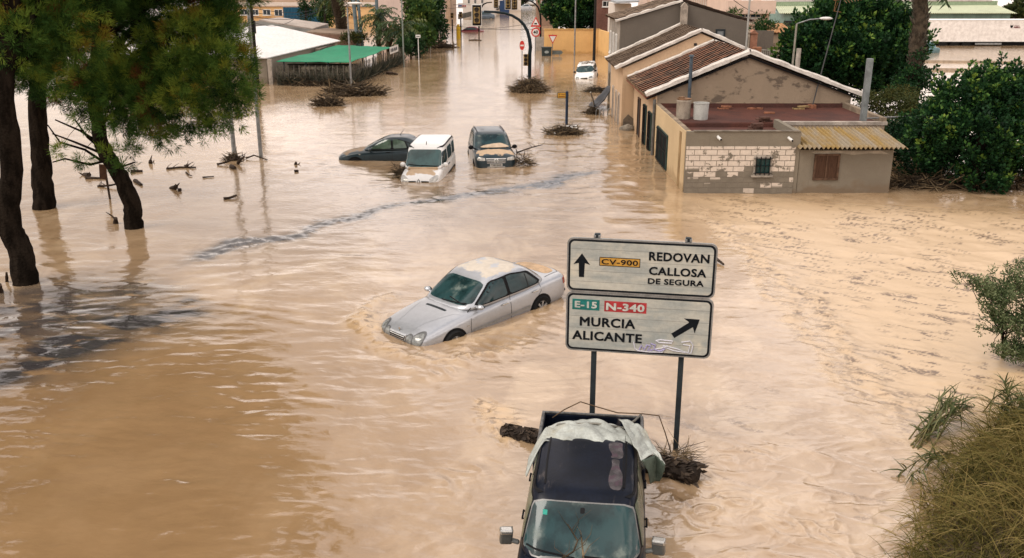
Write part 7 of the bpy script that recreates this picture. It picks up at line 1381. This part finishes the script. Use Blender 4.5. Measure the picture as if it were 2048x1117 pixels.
# left side of the street
M_PALE = plaster('pale_rose_facade', (.60, .47, .41), (.5, .39, .33), None, (.62, .85), .3)
def street_row():
    a = at(893, 83); t = thing('house', 'pale rose house front running along the left side of the street', 'house', (a.x - 1, a.y, 0)); X0 = -9.4; m = MB(); m.box(X0 - 7, X0, 116, 136, -1.5, 9.5); m.build('wall', M_PALE, t)
    for y, z0, z1 in ((118, -.4, 1.9), (121, -.4, 1.9), (124.5, -.4, 2.0), (128, -.4, 2), (118.5, 3.4, 4.6), (122, 3.4, 5.2), (126, 3.4, 5.2)): 
        m = MB(); m.box(X0 - .05, X0 + .04, y, y + 1.1, z0, z1); m.build('door' if z0 < 0 else 'window', M_DARKGAP, t)
    m = MB(); m.box(X0, X0 + .6, 121.6, 123.6, 3.2, 3.32); m.build('balcony', M_WALLW, t); m = MB()
    for k in range(9): m.box(X0 + .56, X0 + .6, 121.7 + k * .22, 121.73 + k * .22, 3.33, 4.2)
    m.build('railing', M_BLACK, t)
    sg = thing('shop_sign', 'white shop sign with blue and red lettering high on the left of the street', 'shop sign', P_(925, 12, 126)); A, B = atY(916, 17, 126), atY(933, 7, 126); m = MB(); m.box(A.x, B.x, 126, 126.1, A.z, B.z); s = m.build('sign_board', M_WHITE, sg); w = B.x - A.x; h = B.z - A.z; m = MB()
    for u0, u1 in ((.06, .16), (.2, .3), (.34, .44)): m.box(A.x + w * u0, A.x + w * u1, 125.96, 125.995, A.z + h * .35, A.z + h * .68)
    m.build('lettering', pm('blue_lettering', (.03, .07, .30), .5), s); m = MB()
    for u0, u1 in ((.50, .6), (.64, .74), (.8, .93)): m.box(A.x + w * u0, A.x + w * u1, 125.96, 125.995, A.z + h * .3, A.z + h * .62)
    m.build('lettering', pm('red_lettering', (.5, .05, .05), .5), s); m = MB(); m.box(A.x - .6, A.x, 126.03, 126.07, A.z + .4, A.z + .46); m.build('bracket', M_BLACK, sg)
    block('house', 'white house with tall windows behind the shop sign', 'house', 925, 990, -30, 175, 14, M_WALLW, [(935, -4, 940, 8), (948, -4, 953, 8), (962, -4, 967, 8)])
    block('house', 'cream house across the far end of the side street', 'house', 985, 1042, -30, 210, 14, M_WALLW, [(1005, -4, 1010, 9), (1024, -4, 1029, 9)])
    block('house', 'red brown house rising behind the round clipped tree', 'house', 1196, 1260, -20, 100, 10, pm('red_brown_wall', (.17, .085, .065), .8, 0, .2, .6), [(1205, 2, 1222, 14)])
    block('house', 'brown house far right of the street behind the second traffic light', 'house', 1075, 1115, -20, 150, 10, pm('brown_house_wall', (.26, .17, .12), .8, 0, .2, .6), [(1082, 2, 1092, 12)])
    a = at(932, 50); t = thing('bridge_railing', 'long dark railing wall running back behind the red car', 'railing', tuple(a)); m = MB(); b = at(1015, 20); m.bar(at(918, 45) + Vector((0, 0, .9)), b + Vector((0, 0, .9)), .3, .8); m.build('parapet', pm('dark_parapet', (.12, .115, .10), .8, 0, .3, .5), t)
    a, b = at(925, 57), at(956, 57); t = thing('railing', 'short white picket railing behind the red car', 'railing', tuple(a)); m = MB(); m.bar(a + Vector((0, 0, 1.1)), b + Vector((0, 0, 1.1)), .06, .08); m.bar(a + Vector((0, 0, .3)), b + Vector((0, 0, .3)), .06, .08)
    for k in range(17): p = a.lerp(b, k / 16); m.bar(p + Vector((0, 0, -.5)), p + Vector((0, 0, 1.1)), .09, .05, up=(0, 1, 0))
    m.build('pickets', M_WHITE, t)
    b = at(1009, 26); t = thing('recycling_box', 'dark blue box standing in the water under the far signal heads', 'container', tuple(b)); m = MB(); m.box(b.x - 1.0, b.x + 1.0, b.y, b.y + 1.2, -.8, 2.2); m.build('box', pm('deep_blue_box', (.02, .05, .13), .5, 0, .2, 2), t, bevel=.05); m = MB(); m.box(b.x - 1.05, b.x + 1.05, b.y - .05, b.y + 1.25, 2.21, 2.4); m.build('lid', pm('deep_blue_lid', (.025, .06, .15), .5), t, bevel=.03)
street_row()
# right side, behind the houses
def right_back():
    Y = 74; t = thing('house', 'pale pink two storey building with a long balcony, top right of centre', 'house', (18.5, Y, 0)); a = atY(1455, 24, Y); b = atY(1551, 24, Y); m = MB(); m.box(a.x + .2, b.x - .45, Y + .9, Y + 9, -1.5, 9); m.build('wall', M_PINK, t)
    m = MB(); m.box(a.x, b.x, Y, Y + 1.0, a.z, atY(1500, 2, Y).z); m.box(a.x, b.x, Y + .02, Y + 1.0, a.z - .14, a.z - .003); m.build('balcony', M_PINK, t); A, B = atY(1480, 24.5, Y + .9), atY(1522, 37, Y + .9)
    window(t, A.x, B.x, B.z, A.z - .1, Y + .9, '-y', M_WHITE, pm('blue_glass', (.02, .05, .10), .1, 0, .4, 1), .10, 3, 0, True); 
    for x0, x1 in ((1484, 1506), (1524, 1549)): A, B = atY(x0, -14, Y + .9), atY(x1, 2, Y + .9); window(t, A.x, B.x, B.z, A.z, Y + .9, '-y', M_WHITE, M_DKG, .09, 1, 0, True)
    m = MB(); A, B = atY(1487, 41, Y + .6), atY(1510, 44, Y + .6); m.grid(lambda u, v: (A.x + (B.x - A.x) * u, Y + .9 - .7 * v, A.z - .25 * v + .05 * math.sin(u * 40)), 60, 3); m.build('awning', pm('cream_awning', (.55, .46, .38), .8), t, solid=.02)
    m = MB(); m.box(b.x - .5, b.x - .3, Y + .5, Y + .7, -1.5, a.z - .15); m.build('column', M_PINK, t)
    bl = thing('house', 'cream house with a balustraded terrace above the grey gable', 'house', (13, 84, 0)); A, B = atY(1300, 10, 84), atY(1436, 20, 84); m = MB(); m.box(A.x, B.x, 84, 92, -1.5, A.z - .4); m.build('wall', M_PEACH, bl); m = MB(); m.box(A.x, B.x, 83.9, 84.2, A.z + .75, A.z + .9); n = 30
    for k in range(n): x = A.x + (B.x - A.x) * (k + .5) / n; m.tube([(x, 84.05, A.z - .39), (x, 84.05, A.z - .1), (x, 84.05, A.z + .2), (x, 84.05, A.z + .75)], [.05, .09, .05, .05], 6)
    m.build('balustrade', M_WALLW, bl); m = MB(); m.box(A.x, B.x, 86, 92, A.z - .39, A.z + 4); m.build('upper_wall', M_PINK, bl)
    w = thing('building', 'cream annex with a pale lean-to roof between yellow wall and grey house', 'building', (8.8, 90, 0)); A, B = atY(1230, 8, 88), atY(1262, 30, 88); m = MB(); m.box(A.x, B.x, 88, 94, -1.5, A.z); m.build('wall', M_WALLW, w); m = MB(); a2 = atY(1228, 6, 86); m.prism([(a2.x, a2.z), (a2.x + 2.0, a2.z + .1), (a2.x + 2.0, a2.z + .25), (a2.x, a2.z + .15)], 'y', 84, 89); m.build('lean_to_roof', pm('grey_lean_to', (.36, .38, .40), .6), w)
    # low walls and outhouse behind the houses
    o = thing('outhouse', 'little brown outhouse with an orange tiled lean-to roof', 'outhouse', (16, 66, 0)); A, B = atY(1541, 64, 66), atY(1583, 64, 66); m = MB(); m.box(A.x + .1, B.x, 66, 68.5, -1.5, A.z - .1); m.build('wall', M_GABLE, o); m = MB(); 
    m.grid(lambda u, v: (A.x - .1 + (B.x - A.x + .25) * u + .5 * (1 - v) * 0, 65.8 + 3.0 * v, A.z - .05 + .9 * v * .5 - .35 * u * 0 + .05 * abs(math.sin(u * 22))), 70, 6); m.build('tiled_roof', pm('orange_tile', (.42, .22, .10), .85, 0, .35, 3, mud=(.46, .34, .2), mscale=2, mband=(.5, .8)), o, solid=.03)
    f = thing('fence', 'pale railing fence with brick gate pillars behind the ridge of the near house', 'fence', (15.2, 62, 0)); 
    for px, w_, top, mat in ((1491, .36, 74, pm('cream_pillar', (.50, .42, .33), .8)), (1497, .3, 66, MATS['cream_pillar']), (1508, .5, 68, pm('terracotta_pillar', (.40, .20, .13), .85, 0, .2, 3))):
        p = atY(px, top, 62); m = MB(); m.box(p.x - w_ / 2, p.x + w_ / 2, 62, 62 + w_, -1.5, p.z); m.prism([(p.x - w_ * .6, p.z + .002), (p.x + w_ * .6, p.z + .002), (p.x, p.z + w_ * .5)], 'y', 61.95, 62.05 + w_); m.build('pillar', mat, f)
    A, B = atY(1508, 95, 61.5), atY(1522, 108, 61.5); m = MB(); m.box(A.x, B.x, 61.4, 61.9, -1.5, A.z); m.build('brick_plinth', pm('orange_brick', (.45, .21, .12), .85, 0, .3, 4), f); A, B = atY(1524, 100, 60), atY(1580, 104, 58); m = MB(); m.bar((A.x, 60, A.z), (B.x, 58, A.z), .06, .06)
    for k in range(15): s = k / 14; x = A.x + (B.x - A.x) * s; y = 60 - 2 * s; m.bar((x, y, -1), (x, y, A.z), .05, .05, up=(0, 1, 0))
    m.build('railing', pm('pale_railing', (.40, .37, .32), .6), f); m = MB(); A, B = atY(1486, 62, 64), atY(1545, 100, 64); m.box(A.x, B.x, 64, 64.2, -1.5, A.z); m.build('back_wall', M_GREYDK, f)
    # warehouse
    Y = 150; wh = thing('warehouse', 'long warehouse with pale green sheet roof and blue green wall at the top right', 'warehouse', (60, Y, 0)); A, B = atY(1556, 27, Y), atY(2022, 24, Y); zt = A.z; m = MB(); m.box(A.x + 1, B.x, Y, Y + 30, -1.5, zt - .02); m.build('wall', pm('blue_green_sheet', (.17, .27, .235), .5, .1, .2, .3, stretch=(3, 1, 1)), wh)
    zb = atY(1600, 42, Y - .1).z; m = MB(); m.box(A.x + 1, B.x, Y - .12, Y - .02, -1.5, zb); m.build('open_bay', M_DARKGAP, wh)
    C_, D_ = atY(1550, 13, Y + 18), atY(1995, 11, Y + 18); m = MB(); n = 220; e0 = Vector((A.x, Y - .8, zt)); e1 = Vector((B.x + .6, Y - .8, zt)); m.grid(lambda u, v: e0.lerp(e1, u).lerp(C_.lerp(D_, u), v) + Vector((0, 0, .05 * math.sin(u * n * 3.14159))), n * 4, 1); m.build('sheet_roof', pm('pale_green_sheet', (.46, .50, .33), .6, 0, .12, .2), wh, solid=.04)
    m = MB(); c0, d0 = C_ + Vector((0, .2, -.4)), D_ + Vector((0, .2, -.4)); m.grid(lambda u, v: c0.lerp(d0, u) + Vector((0, 0, 1.15 * v)) + Vector((0, .05 * math.sin(u * n * 3.14159), 0)), n * 2, 1); m.build('clerestory_wall', pm('green_clerestory', (.30, .38, .25), .6, 0, .15, .3), wh, solid=.04); m = MB(); m.box(C_.x, D_.x - 1, C_.y + .1, C_.y + 40, C_.z + .8, C_.z + 1.0); m.build('upper_roof', pm('grey_pink_roof', (.45, .39, .36), .7, 0, .15, .2), wh)
    # trailer
    Y = 108; tr = thing('trailer', 'long white box trailer with a small dark emblem, standing in the flood', 'trailer', (atY(1950, 90, Y).x, Y, 0)); A = atY(1853, 40, Y); x0 = A.x; x1 = x0 + 13.6; zt = A.z; zb = atY(1853, 84, Y).z; m = MB(); m.box(x0, x1, Y, Y + 2.5, zb, zt); m.build('box_body', pm('white_trailer_side', (.80, .76, .72), .4, 0, .06, .2), tr, bevel=.04)
    m = MB(); m.box(x0 - .02, x1 + .02, Y - .03, Y - .002, zt - .09, zt - .02); m.box(x0 - .02, x1 + .02, Y - .03, Y - .002, zb, zb + .10); m.build('edge_rail', M_WHITE, tr); m = MB(); m.box(x0 + .3, x1 - .2, Y + .3, Y + 2.2, -.4, zb - .002); m.build('chassis', M_BLACK, tr)
    m = MB(); m.box(x0 - .12, x0 - .003, Y + .05, Y + 2.45, zb + .02, zt - .05); m.build('door', pm('dark_trailer_door', (.03, .035, .045), .4), tr); m = MB(); p = atY(1977, 85, Y - .02); m.box(p.x - 1.5, p.x + 1.5, Y - .05, Y - .01, zb - .32, zb - .12); m.build('side_guard', M_STEEL, tr)
    for k in range(3):
        for yy in (Y + .15, Y + 2.35): m = MB(); m.disc((x0 + 2.2 + k * 1.35, yy, .05), .5, (0, 1, 0), .3, 20); m.build('wheel', M_TYRE, tr, smooth=True, auto=40)
    sc = (atY(1900, 60, Y).x - atY(1800, 60, Y).x) / 100; lx = lambda px: x0 + (px - 1853) * sc; z_ = lambda py: atY(2025, py, Y).z; m = MB(); ex = lx(2025); ez = z_(53); s = sc
    m.prism([(ex - 3 * s, ez + 3 * s), (ex - 1.4 * s, ez + 1.6 * s), (ex + 1.4 * s, ez + 1.6 * s), (ex + 3 * s, ez + 3 * s), (ex + 2.6 * s, ez - 1.5 * s), (ex + 1 * s, ez - 3.2 * s), (ex - 1 * s, ez - 3.2 * s), (ex - 2.6 * s, ez - 1.5 * s)], 'y', Y - .012, Y - .001); m.build('animal_head_emblem', M_BLACK, tr)
    o_ = Vector(tr['org']); text_mb('ABELL', 4.6 * s, pm('maroon_lettering', (.18, .06, .06), .5), 'lettering', tr, Vector((lx(2029.5), Y - .006, z_(55))) - o_, bold=.02); m = MB(); m.box(lx(2030), lx(2040), Y - .01, Y - .002, z_(51.6), z_(50.8)); m.build('lettering', MATS['maroon_lettering'], tr)
    # tanker of debris: small teal car roof by the palm, low field walls
    p = at(1846, 101); c = simple_car('parked_car', 'teal car half sunk beside the trailer, left of its dark door', 1842, 104, 120, pm('teal_paint', (.07, .16, .17), .35, .2, .2, 2, coat=.4), 3.6, 1.6, .55)
    for py, lab, h in ((124, 'farther of two low walls standing out of the flooded lot', .16), (141, 'nearer of two low walls standing out of the flooded lot', .20)):
        a, b = at(1838, py), at(2150, py + 4); wl = thing('low_wall', lab, 'wall', tuple(a)); m = MB(); m.bar(a, b, .22, h * 2); m.build('wall', pm('pale_low_wall', (.46, .37, .28), .85, 0, .3, 2), wl)
right_back()
# ------------------------------------------------------------ debris
def twig_mound(label, base, rx, ry, h, n, seed, cat='debris', name='debris_mound', dark=.5, core=True, tl=.6, rad=.012):
    b = Vector(base); rn = random.Random(seed); t = thing(name, label, cat, tuple(b))
    if core:
        m = MB(); m.blob((b.x, b.y, -.05), (rx * .82, ry * .82, h * .78), seed, 12, 18, .45); m.build('mud_core', pm('dark_debris_core', (.04, .03, .02), .95, 0, .5, 3, .06, 8), t, smooth=True)
    for nm, mt, k in (('twigs', M_TWIG, int(n * (1 - dark))), ('dark_twigs', M_TWIGD, int(n * dark))):
        m = MB()
        for _ in range(k):
            a = rn.uniform(0, 6.283); q = rn.random() ** .5; z = h * (1 - q * q) * rn.uniform(.3, 1.05); p = Vector((b.x + rx * q * math.cos(a), b.y + ry * q * math.sin(a), z)); a2 = a + rn.uniform(-1.6, 1.6); e = rn.uniform(-.35, .55); d = Vector((math.cos(a2) * math.cos(e), math.sin(a2) * math.cos(e), math.sin(e))); l = tl * rn.uniform(.4, 1.3); r = rad * rn.uniform(.5, 1.6)
            pts = [p]; 
            for _s in range(3): d = (d + Vector((rn.uniform(-.45, .45), rn.uniform(-.45, .45), rn.uniform(-.35, .3)))).normalized(); pts.append(pts[-1] + d * l / 3)
            if max(q_.z for q_ in pts) < 0: continue
            m.tube(pts, [r, r * .9, r * .7, r * .4], 4)
        m.build(nm, mt, t)
    return t
twig_mound('big twig mound round the foot of the curved traffic light mast', at(1058, 184), 1.12, .8, .98, 700, 1, dark=.4, tl=.7, rad=.016)
twig_mound('twig mound with broken sign boards round the dark blue post', at(1130, 268), .95, .6, .45, 330, 2, tl=.5)
def fallen_board(label, px, py, w, h, yaw, tilt, txt=True):
    p = at(px, py); M = Matrix.Rotation(R(yaw), 3, 'Z') @ Matrix.Rotation(R(tilt), 3, 'Y') @ Matrix.Rotation(R(-35), 3, 'X'); c = p + Vector((0, 0, h * .4)); t = thing('fallen_sign', label, 'sign', tuple(c), M.to_euler()); m = MB(); m.box(-w / 2, w / 2, -.01, .01, -h / 2, h / 2); m.build('board', M_WHITE, t, local=True); m = MB()
    for e in ((-w / 2, w / 2, -h / 2, -h / 2 + .02), (-w / 2, w / 2, h / 2 - .02, h / 2), (-w / 2, -w / 2 + .02, -h / 2, h / 2), (w / 2 - .02, w / 2, -h / 2, h / 2)): m.box(e[0], e[1], -.014, -.011, e[2], e[3])
    m.build('black_edge', M_BLACK, t, local=True)
    if txt:
        m = MB()
        for (x, z, a, b) in ((-.12, .06, .05, .09), (.12, .06, .06, .05), (-.05, -.09, .03, .1), (.05, -.1, .03, .1), (.14, -.09, .06, .1)): m.box(x - a, x + a, -.016, -.0145, z - b / 2, z + b / 2)
        m.build('black_marks', M_BLACK, t, local=True)
fallen_board('white sign board with black marks tipped against the blue post mound', 1143, 262, .62, .36, 4, -4); fallen_board('scuffed white board lying at the front of the blue post mound', 1118, 269, .55, .2, -8, -14, False)
twig_mound('long dark mat of roots and branches trailing from the lamp post', at(708, 190), 1.9, .9, .75, 420, 3, dark=.8, tl=1.0, rad=.03)
twig_mound('dark root ball floating left of the long branch mat', at(656, 211), .8, .55, .62, 200, 4, dark=.85, tl=.7, rad=.025)
twig_mound('wet brush heap under the left end of the green canopy fence', at(640, 171), 2.6, .6, .5, 260, 5, dark=.8, tl=1.1, rad=.02)
twig_mound('small twig heap against the wing of the dark blue people carrier', at(1044, 331), .38, .45, .40, 150, 6, core=False, tl=.45)
twig_mound('heap of twigs and mud lodged by the bent rail near the peach house', at(1185, 228), .45, .35, .55, 110, 7, dark=.7, tl=.4)
twig_mound('low dark brush caught along the kerb by the black sheet', at(1196, 184), 1.0, .5, .42, 160, 8, dark=.8, tl=.5)
twig_mound('grey pile of rubble and sheets by the left kerb near the trees', at(872, 96), 2.2, 1.2, .65, 130, 9, dark=.6, tl=.9, rad=.04)
twig_mound('straw and sticks tangled round the right post of the big sign', at(1345, 928), .34, .26, .26, 170, 10, dark=.3, core=False, tl=.45, rad=.006)
twig_mound('brushwood lying in the water at the foot of the broad dark tree', at(1870, 372), 1.9, .8, .45, 300, 11, dark=.45, tl=1.1, rad=.018)
twig_mound('pale sticks washed up under the right edge of the broad dark tree', at(2015, 372), 1.2, .6, .32, 170, 12, dark=.3, core=False, tl=1.0, rad=.018)
twig_mound('branch tangle hanging off the front left corner of the white van', at(808, 352), .32, .45, .40, 120, 13, dark=.9, core=False, tl=.5, rad=.014)
twig_mound('tuft of grass and twigs at the foot of the half hidden grey post', at(466, 320), .32, .25, .35, 110, 14, dark=.5, tl=.35)
def log(name, label, pts, r, seed, mat=M_WOOD, cat='driftwood', knob=.12, twigs=0):
    rn = random.Random(seed); P = [Vector(p) for p in pts]; fine = []
    for a, b in zip(P[:-1], P[1:]): fine += [a.lerp(b, k / 5) for k in range(5)]
    fine.append(P[-1]); m = MB(); m.tube(fine, [r * (1 - .45 * i / len(fine)) * rn.uniform(1 - knob, 1 + knob) for i in range(len(fine))], 9)
    for k in range(twigs):
        s = rn.choice(fine); d = Vector((rn.uniform(-1, 1), rn.uniform(-1, 1), rn.uniform(.1, .9))).normalized(); m.tube([s, s + d * .18, s + d * .3 + Vector((rn.uniform(-.1, .1), 0, .03))], [r * .4, r * .25, r * .1], 5)
    c = sum(fine, Vector()) / len(fine); o = m.build(name, mat, None, loc=tuple(c), smooth=True, auto=60); return tag(o, label, cat)
M_PALMLOG = pm('wet_palm_trunk', (.035, .026, .02), .8, 0, .5, 7, .05, 12)
def palm_log():
    a, b = at(1004, 862, .05), at(1396, 952, .10); t = thing('palm_log', 'rough dark palm log jammed crosswise under the pick-up bed', 'log', tuple(a.lerp(b, .5))); m = MB(); n = 46
    m.tube([a.lerp(b, i / n) + Vector((0, 0, .02 * math.sin(i * .3))) for i in range(n + 1)], [(.10 + .07 * i / n) * (1.14 if i % 2 else .92) for i in range(n + 1)], 12); m.build('trunk', M_PALMLOG, t, smooth=True); rng = np.random.default_rng(5); k = 900; s = rng.random(k); d = rdir(rng, k); ax = np.array((b - a).normalized())
    d -= ax * (d @ ax)[:, None]; d /= np.linalg.norm(d, axis=1, keepdims=True); Pn = np.array(a) + np.array(b - a) * s[:, None] + d * (.09 + .07 * s)[:, None]; V, F = leaves(Pn, d * .45 + ax * .8, .13, .09, rng); npmesh('frond_stubs', V, F, leafmat('wet_frond_stub', [(0, (.02, .015, .012)), (1, (.085, .062, .045))], 0, .85, .2), t, attrs={'tint': np.repeat(rng.random(k), 4)})
palm_log()
W_ = lambda px, py, z=.03: tuple(at(px, py, z))
log('branch', 'forked branch floating right of the dark blue people carrier', [W_(1033, 306), W_(1052, 299, .12), W_(1068, 294, .18), W_(1084, 290, .12)], .035, 1, twigs=8)
log('branch', 'long flat branch floating beside the marked stump, left of the lamp posts', [W_(333, 338), W_(360, 335), W_(392, 335)], .05, 2, twigs=3)
log('driftwood', 'dark stub sticking up just right of the leaning pine boughs', [W_(301, 329, -.1), W_(301, 322, .15)], .11, 3, twigs=2)
log('driftwood', 'sharp knot of wood floating on the long flat branch', [W_(370, 333, -.05), W_(376, 331, .16)], .07, 4, twigs=3)
log('driftwood', 'plank shaped drift piece left of the small posts', [W_(170, 352, -.05), W_(178, 350, .12)], .13, 5, twigs=2)
log('branch', 'straight dark plank floating behind the leaning pine trunk', [W_(172, 357), W_(212, 357)], .07, 6)
log('branch', 'bent branch crossing the small brown stake', [W_(196, 373), W_(222, 371, .1), W_(243, 366, .16)], .05, 7, twigs=4)
log('driftwood', 'short dark chip right of the leaning pine trunk', [W_(270, 362, .02), W_(283, 370, .04)], .09, 8)
log('driftwood', 'flat drift slab against the leaning pine above its trunk', [W_(262, 344), W_(285, 343)], .10, 9)
log('driftwood', 'dark round chunk floating alone left of centre, bigger of a pair', [W_(344, 379, -.05), W_(352, 374, .12)], .12, 10, twigs=2)
log('driftwood', 'small chunk floating next to the dark round chunk', [W_(356, 381), W_(363, 379, .06)], .08, 11)
log('driftwood', 'pale split plank floating right of the paired chunks', [W_(447, 398), W_(460, 396, .05), W_(473, 391, .09)], .06, 12)
log('driftwood', 'upright stub between the lamp posts and the dark saloon', [W_(591, 332, -.05), W_(592, 325, .12)], .08, 13, twigs=1)
log('driftwood', 'little flat chip below the upright stub near the dark saloon', [W_(589, 343), W_(597, 342, .05)], .07, 14)
log('branch', 'pale crooked branch lying at the feet of the lamp posts', [W_(434, 329), W_(452, 325, .1), W_(470, 318, .2)], .05, 15, twigs=5)
log('driftwood', 'dark curled root right of the half hidden post', [W_(476, 327), W_(482, 319, .25), W_(488, 314, .3)], .07, 16, twigs=5)
log('driftwood', 'dark round knot just below the curled root', [W_(463, 334), W_(470, 336, .08)], .10, 17)
log('branch', 'thin bowed branch ending at the tall lamp post', [W_(492, 317, .05), W_(508, 311, .14), W_(534, 320)], .04, 18)
log('branch', 'thin floating twig below the long flat branch', [W_(405, 355), W_(428, 353)], .03, 19)
log('branch', 'curved wisp of root below the sharp knot', [W_(372, 345), W_(378, 350, .05), W_(384, 352)], .03, 20)
log('driftwood', 'cut stump poking out of the water by the leaning pine trunk', [W_(232, 452, -.1), W_(231, 437, .2)], .10, 21, twigs=1)
log('driftwood', 'slim stick poking up beside the leftmost pine trunk', [W_(14, 568, -.1), W_(13, 546, .3)], .05, 22)
log('driftwood', 'dark post end jutting at the left edge below the leftmost pine', [W_(0, 590, -.1), W_(-2, 570, .25)], .10, 23)
log('driftwood', 'dark sliver of wood showing past the right edge of the big sign', [W_(1428, 515, .1), W_(1438, 522, .06), W_(1447, 529)], .05, 24)
log('driftwood', 'dark plank tip breaking the surface under the fence banner', [W_(774, 146, .1), W_(785, 147, .15), W_(795, 149)], .12, 25)
log('branch', 'dark drift line floating in the street right of the yellow post', [W_(938, 81), W_(950, 80, .06), W_(963, 81)], .09, 26)
log('branch', 'forked twigs lying over the pick-up windscreen base', [(.62, 10.12, .66), (.80, 10.3, .66), (.86, 10.42, .74), (.74, 10.62, .86)], .014, 27, M_TWIGD, 'twigs', twigs=7)
log('branch', 'bare upright twig on the pick-up bonnet in front of the windscreen', [(.93, 10.0, .55), (.92, 10.2, .66), (.91, 10.44, .78)], .016, 28, M_TWIG, 'twigs', twigs=4)
def stake():
    p = at(221, 398); t = thing('stake', 'thin brown stake with a small board in front of the leaning pine', 'stake', tuple(p)); m = MB(); m.tube([p - Vector((0, 0, 1)), p + Vector((-.05, 0, 1.25))], .04, 7); m.build('stick', M_WOOD, t); m = MB(); m.obox(p + Vector((-.12, -.03, 1.0)), (.26, .03, .55), Matrix.Rotation(.08, 3, 'Y')); m.build('board', pm('brown_board', (.10, .05, .03), .8, 0, .4, 5), t)
stake()
def bent_rail():
    p = at(1187, 222); t = thing('handrail', 'bent pale handrail leaning out of the flood by the peach house', 'handrail', tuple(p)); m = MB(); m.tube([W_(1190, 222, -.3), W_(1187, 205, .35), W_(1181, 185, 1.0)], .05, 7); m.build('rail', pm('pale_rail', (.42, .38, .32), .6, .2, .3, 5), t)
    p = at(1212, 230); t = thing('bicycle_rack', 'low metal hoop rack half under water by the peach house', 'rack', tuple(p)); m = MB()
    for px in (1196, 1203, 1211, 1219): a = at(px, 231); m.tube([a + Vector((-.12, 0, -.3)), a + Vector((-.12, 0, .25)), a + Vector((-.06, 0, .38)), a + Vector((.06, 0, .38)), a + Vector((.12, 0, .25)), a + Vector((.12, 0, -.3))], .022, 6)
    m.build('hoops', M_STEEL, t); m = MB(); m.tube([at(1220, 229, -.2), at(1220, 229, .5), at(1217, 229, .5)], .025, 6); m.build('end_post', M_WHITE, t)
    t = thing('plastic_sheet', 'black sheet slumped from the peach house wall into the flood', 'sheet', (5.4, 56, 0)); m = MB()
    def fn(u, v): return (6.05 - 1.5 * (1 - v) + .1 * math.sin(5 * u), 55.5 + 3.2 * u, -.15 + 1.75 * v ** 1.6 * (1 - .3 * u) + .08 * float(gnoise(u * 5, v * 5, 341)))
    m.grid(fn, 14, 14); m.build('sheet', pm('black_wet_sheet', (.012, .016, .022), .5, 0, .4, 3), t, smooth=True, recalc=False, solid=.02)
    t = thing('leaning_board', 'grey boards leaning on the peach gable beside the barred street windows', 'boards', (6.0, 48.6, 0)); m = MB(); m.prism([(5.80, -.5), (6.38, -.5), (6.38, .55), (6.1, .78), (5.85, .5)], 'y', 48.75, 48.82); m.build('board', pm('grey_brown_board', (.15, .12, .09), .85, 0, .4, 3), t); m = MB(); m.blob((6.05, 48.5, .02), (.42, .35, .25), 3, 8, 12, .5); m.build('rubble', pm('pale_rubble', (.25, .215, .17), .9, 0, .4, 5), t, smooth=True)
bent_rail()
def bent_rods():
    t = thing('bent_rod', 'thin bent rods sticking up behind the pick-up canopy', 'rod', tuple(at(1190, 830))); m = MB(); r_ = .010; Q = lambda px, py, Y: P_(px, py, Y)
    m.tube([Q(1105, 836, 13.9), Q(1128, 820, 14.0), Q(1161, 804, 14.1), Q(1190, 813, 14.1), Q(1235, 826, 14.0), Q(1285, 828, 13.9), Q(1318, 832, 13.8), Q(1330, 865, 13.9), Q(1342, 905, 14.0)], r_, 6); m.build('rod', pm('rusty_rod', (.13, .085, .05), .7, .3, .4, 6), t, smooth=True)
bent_rods()
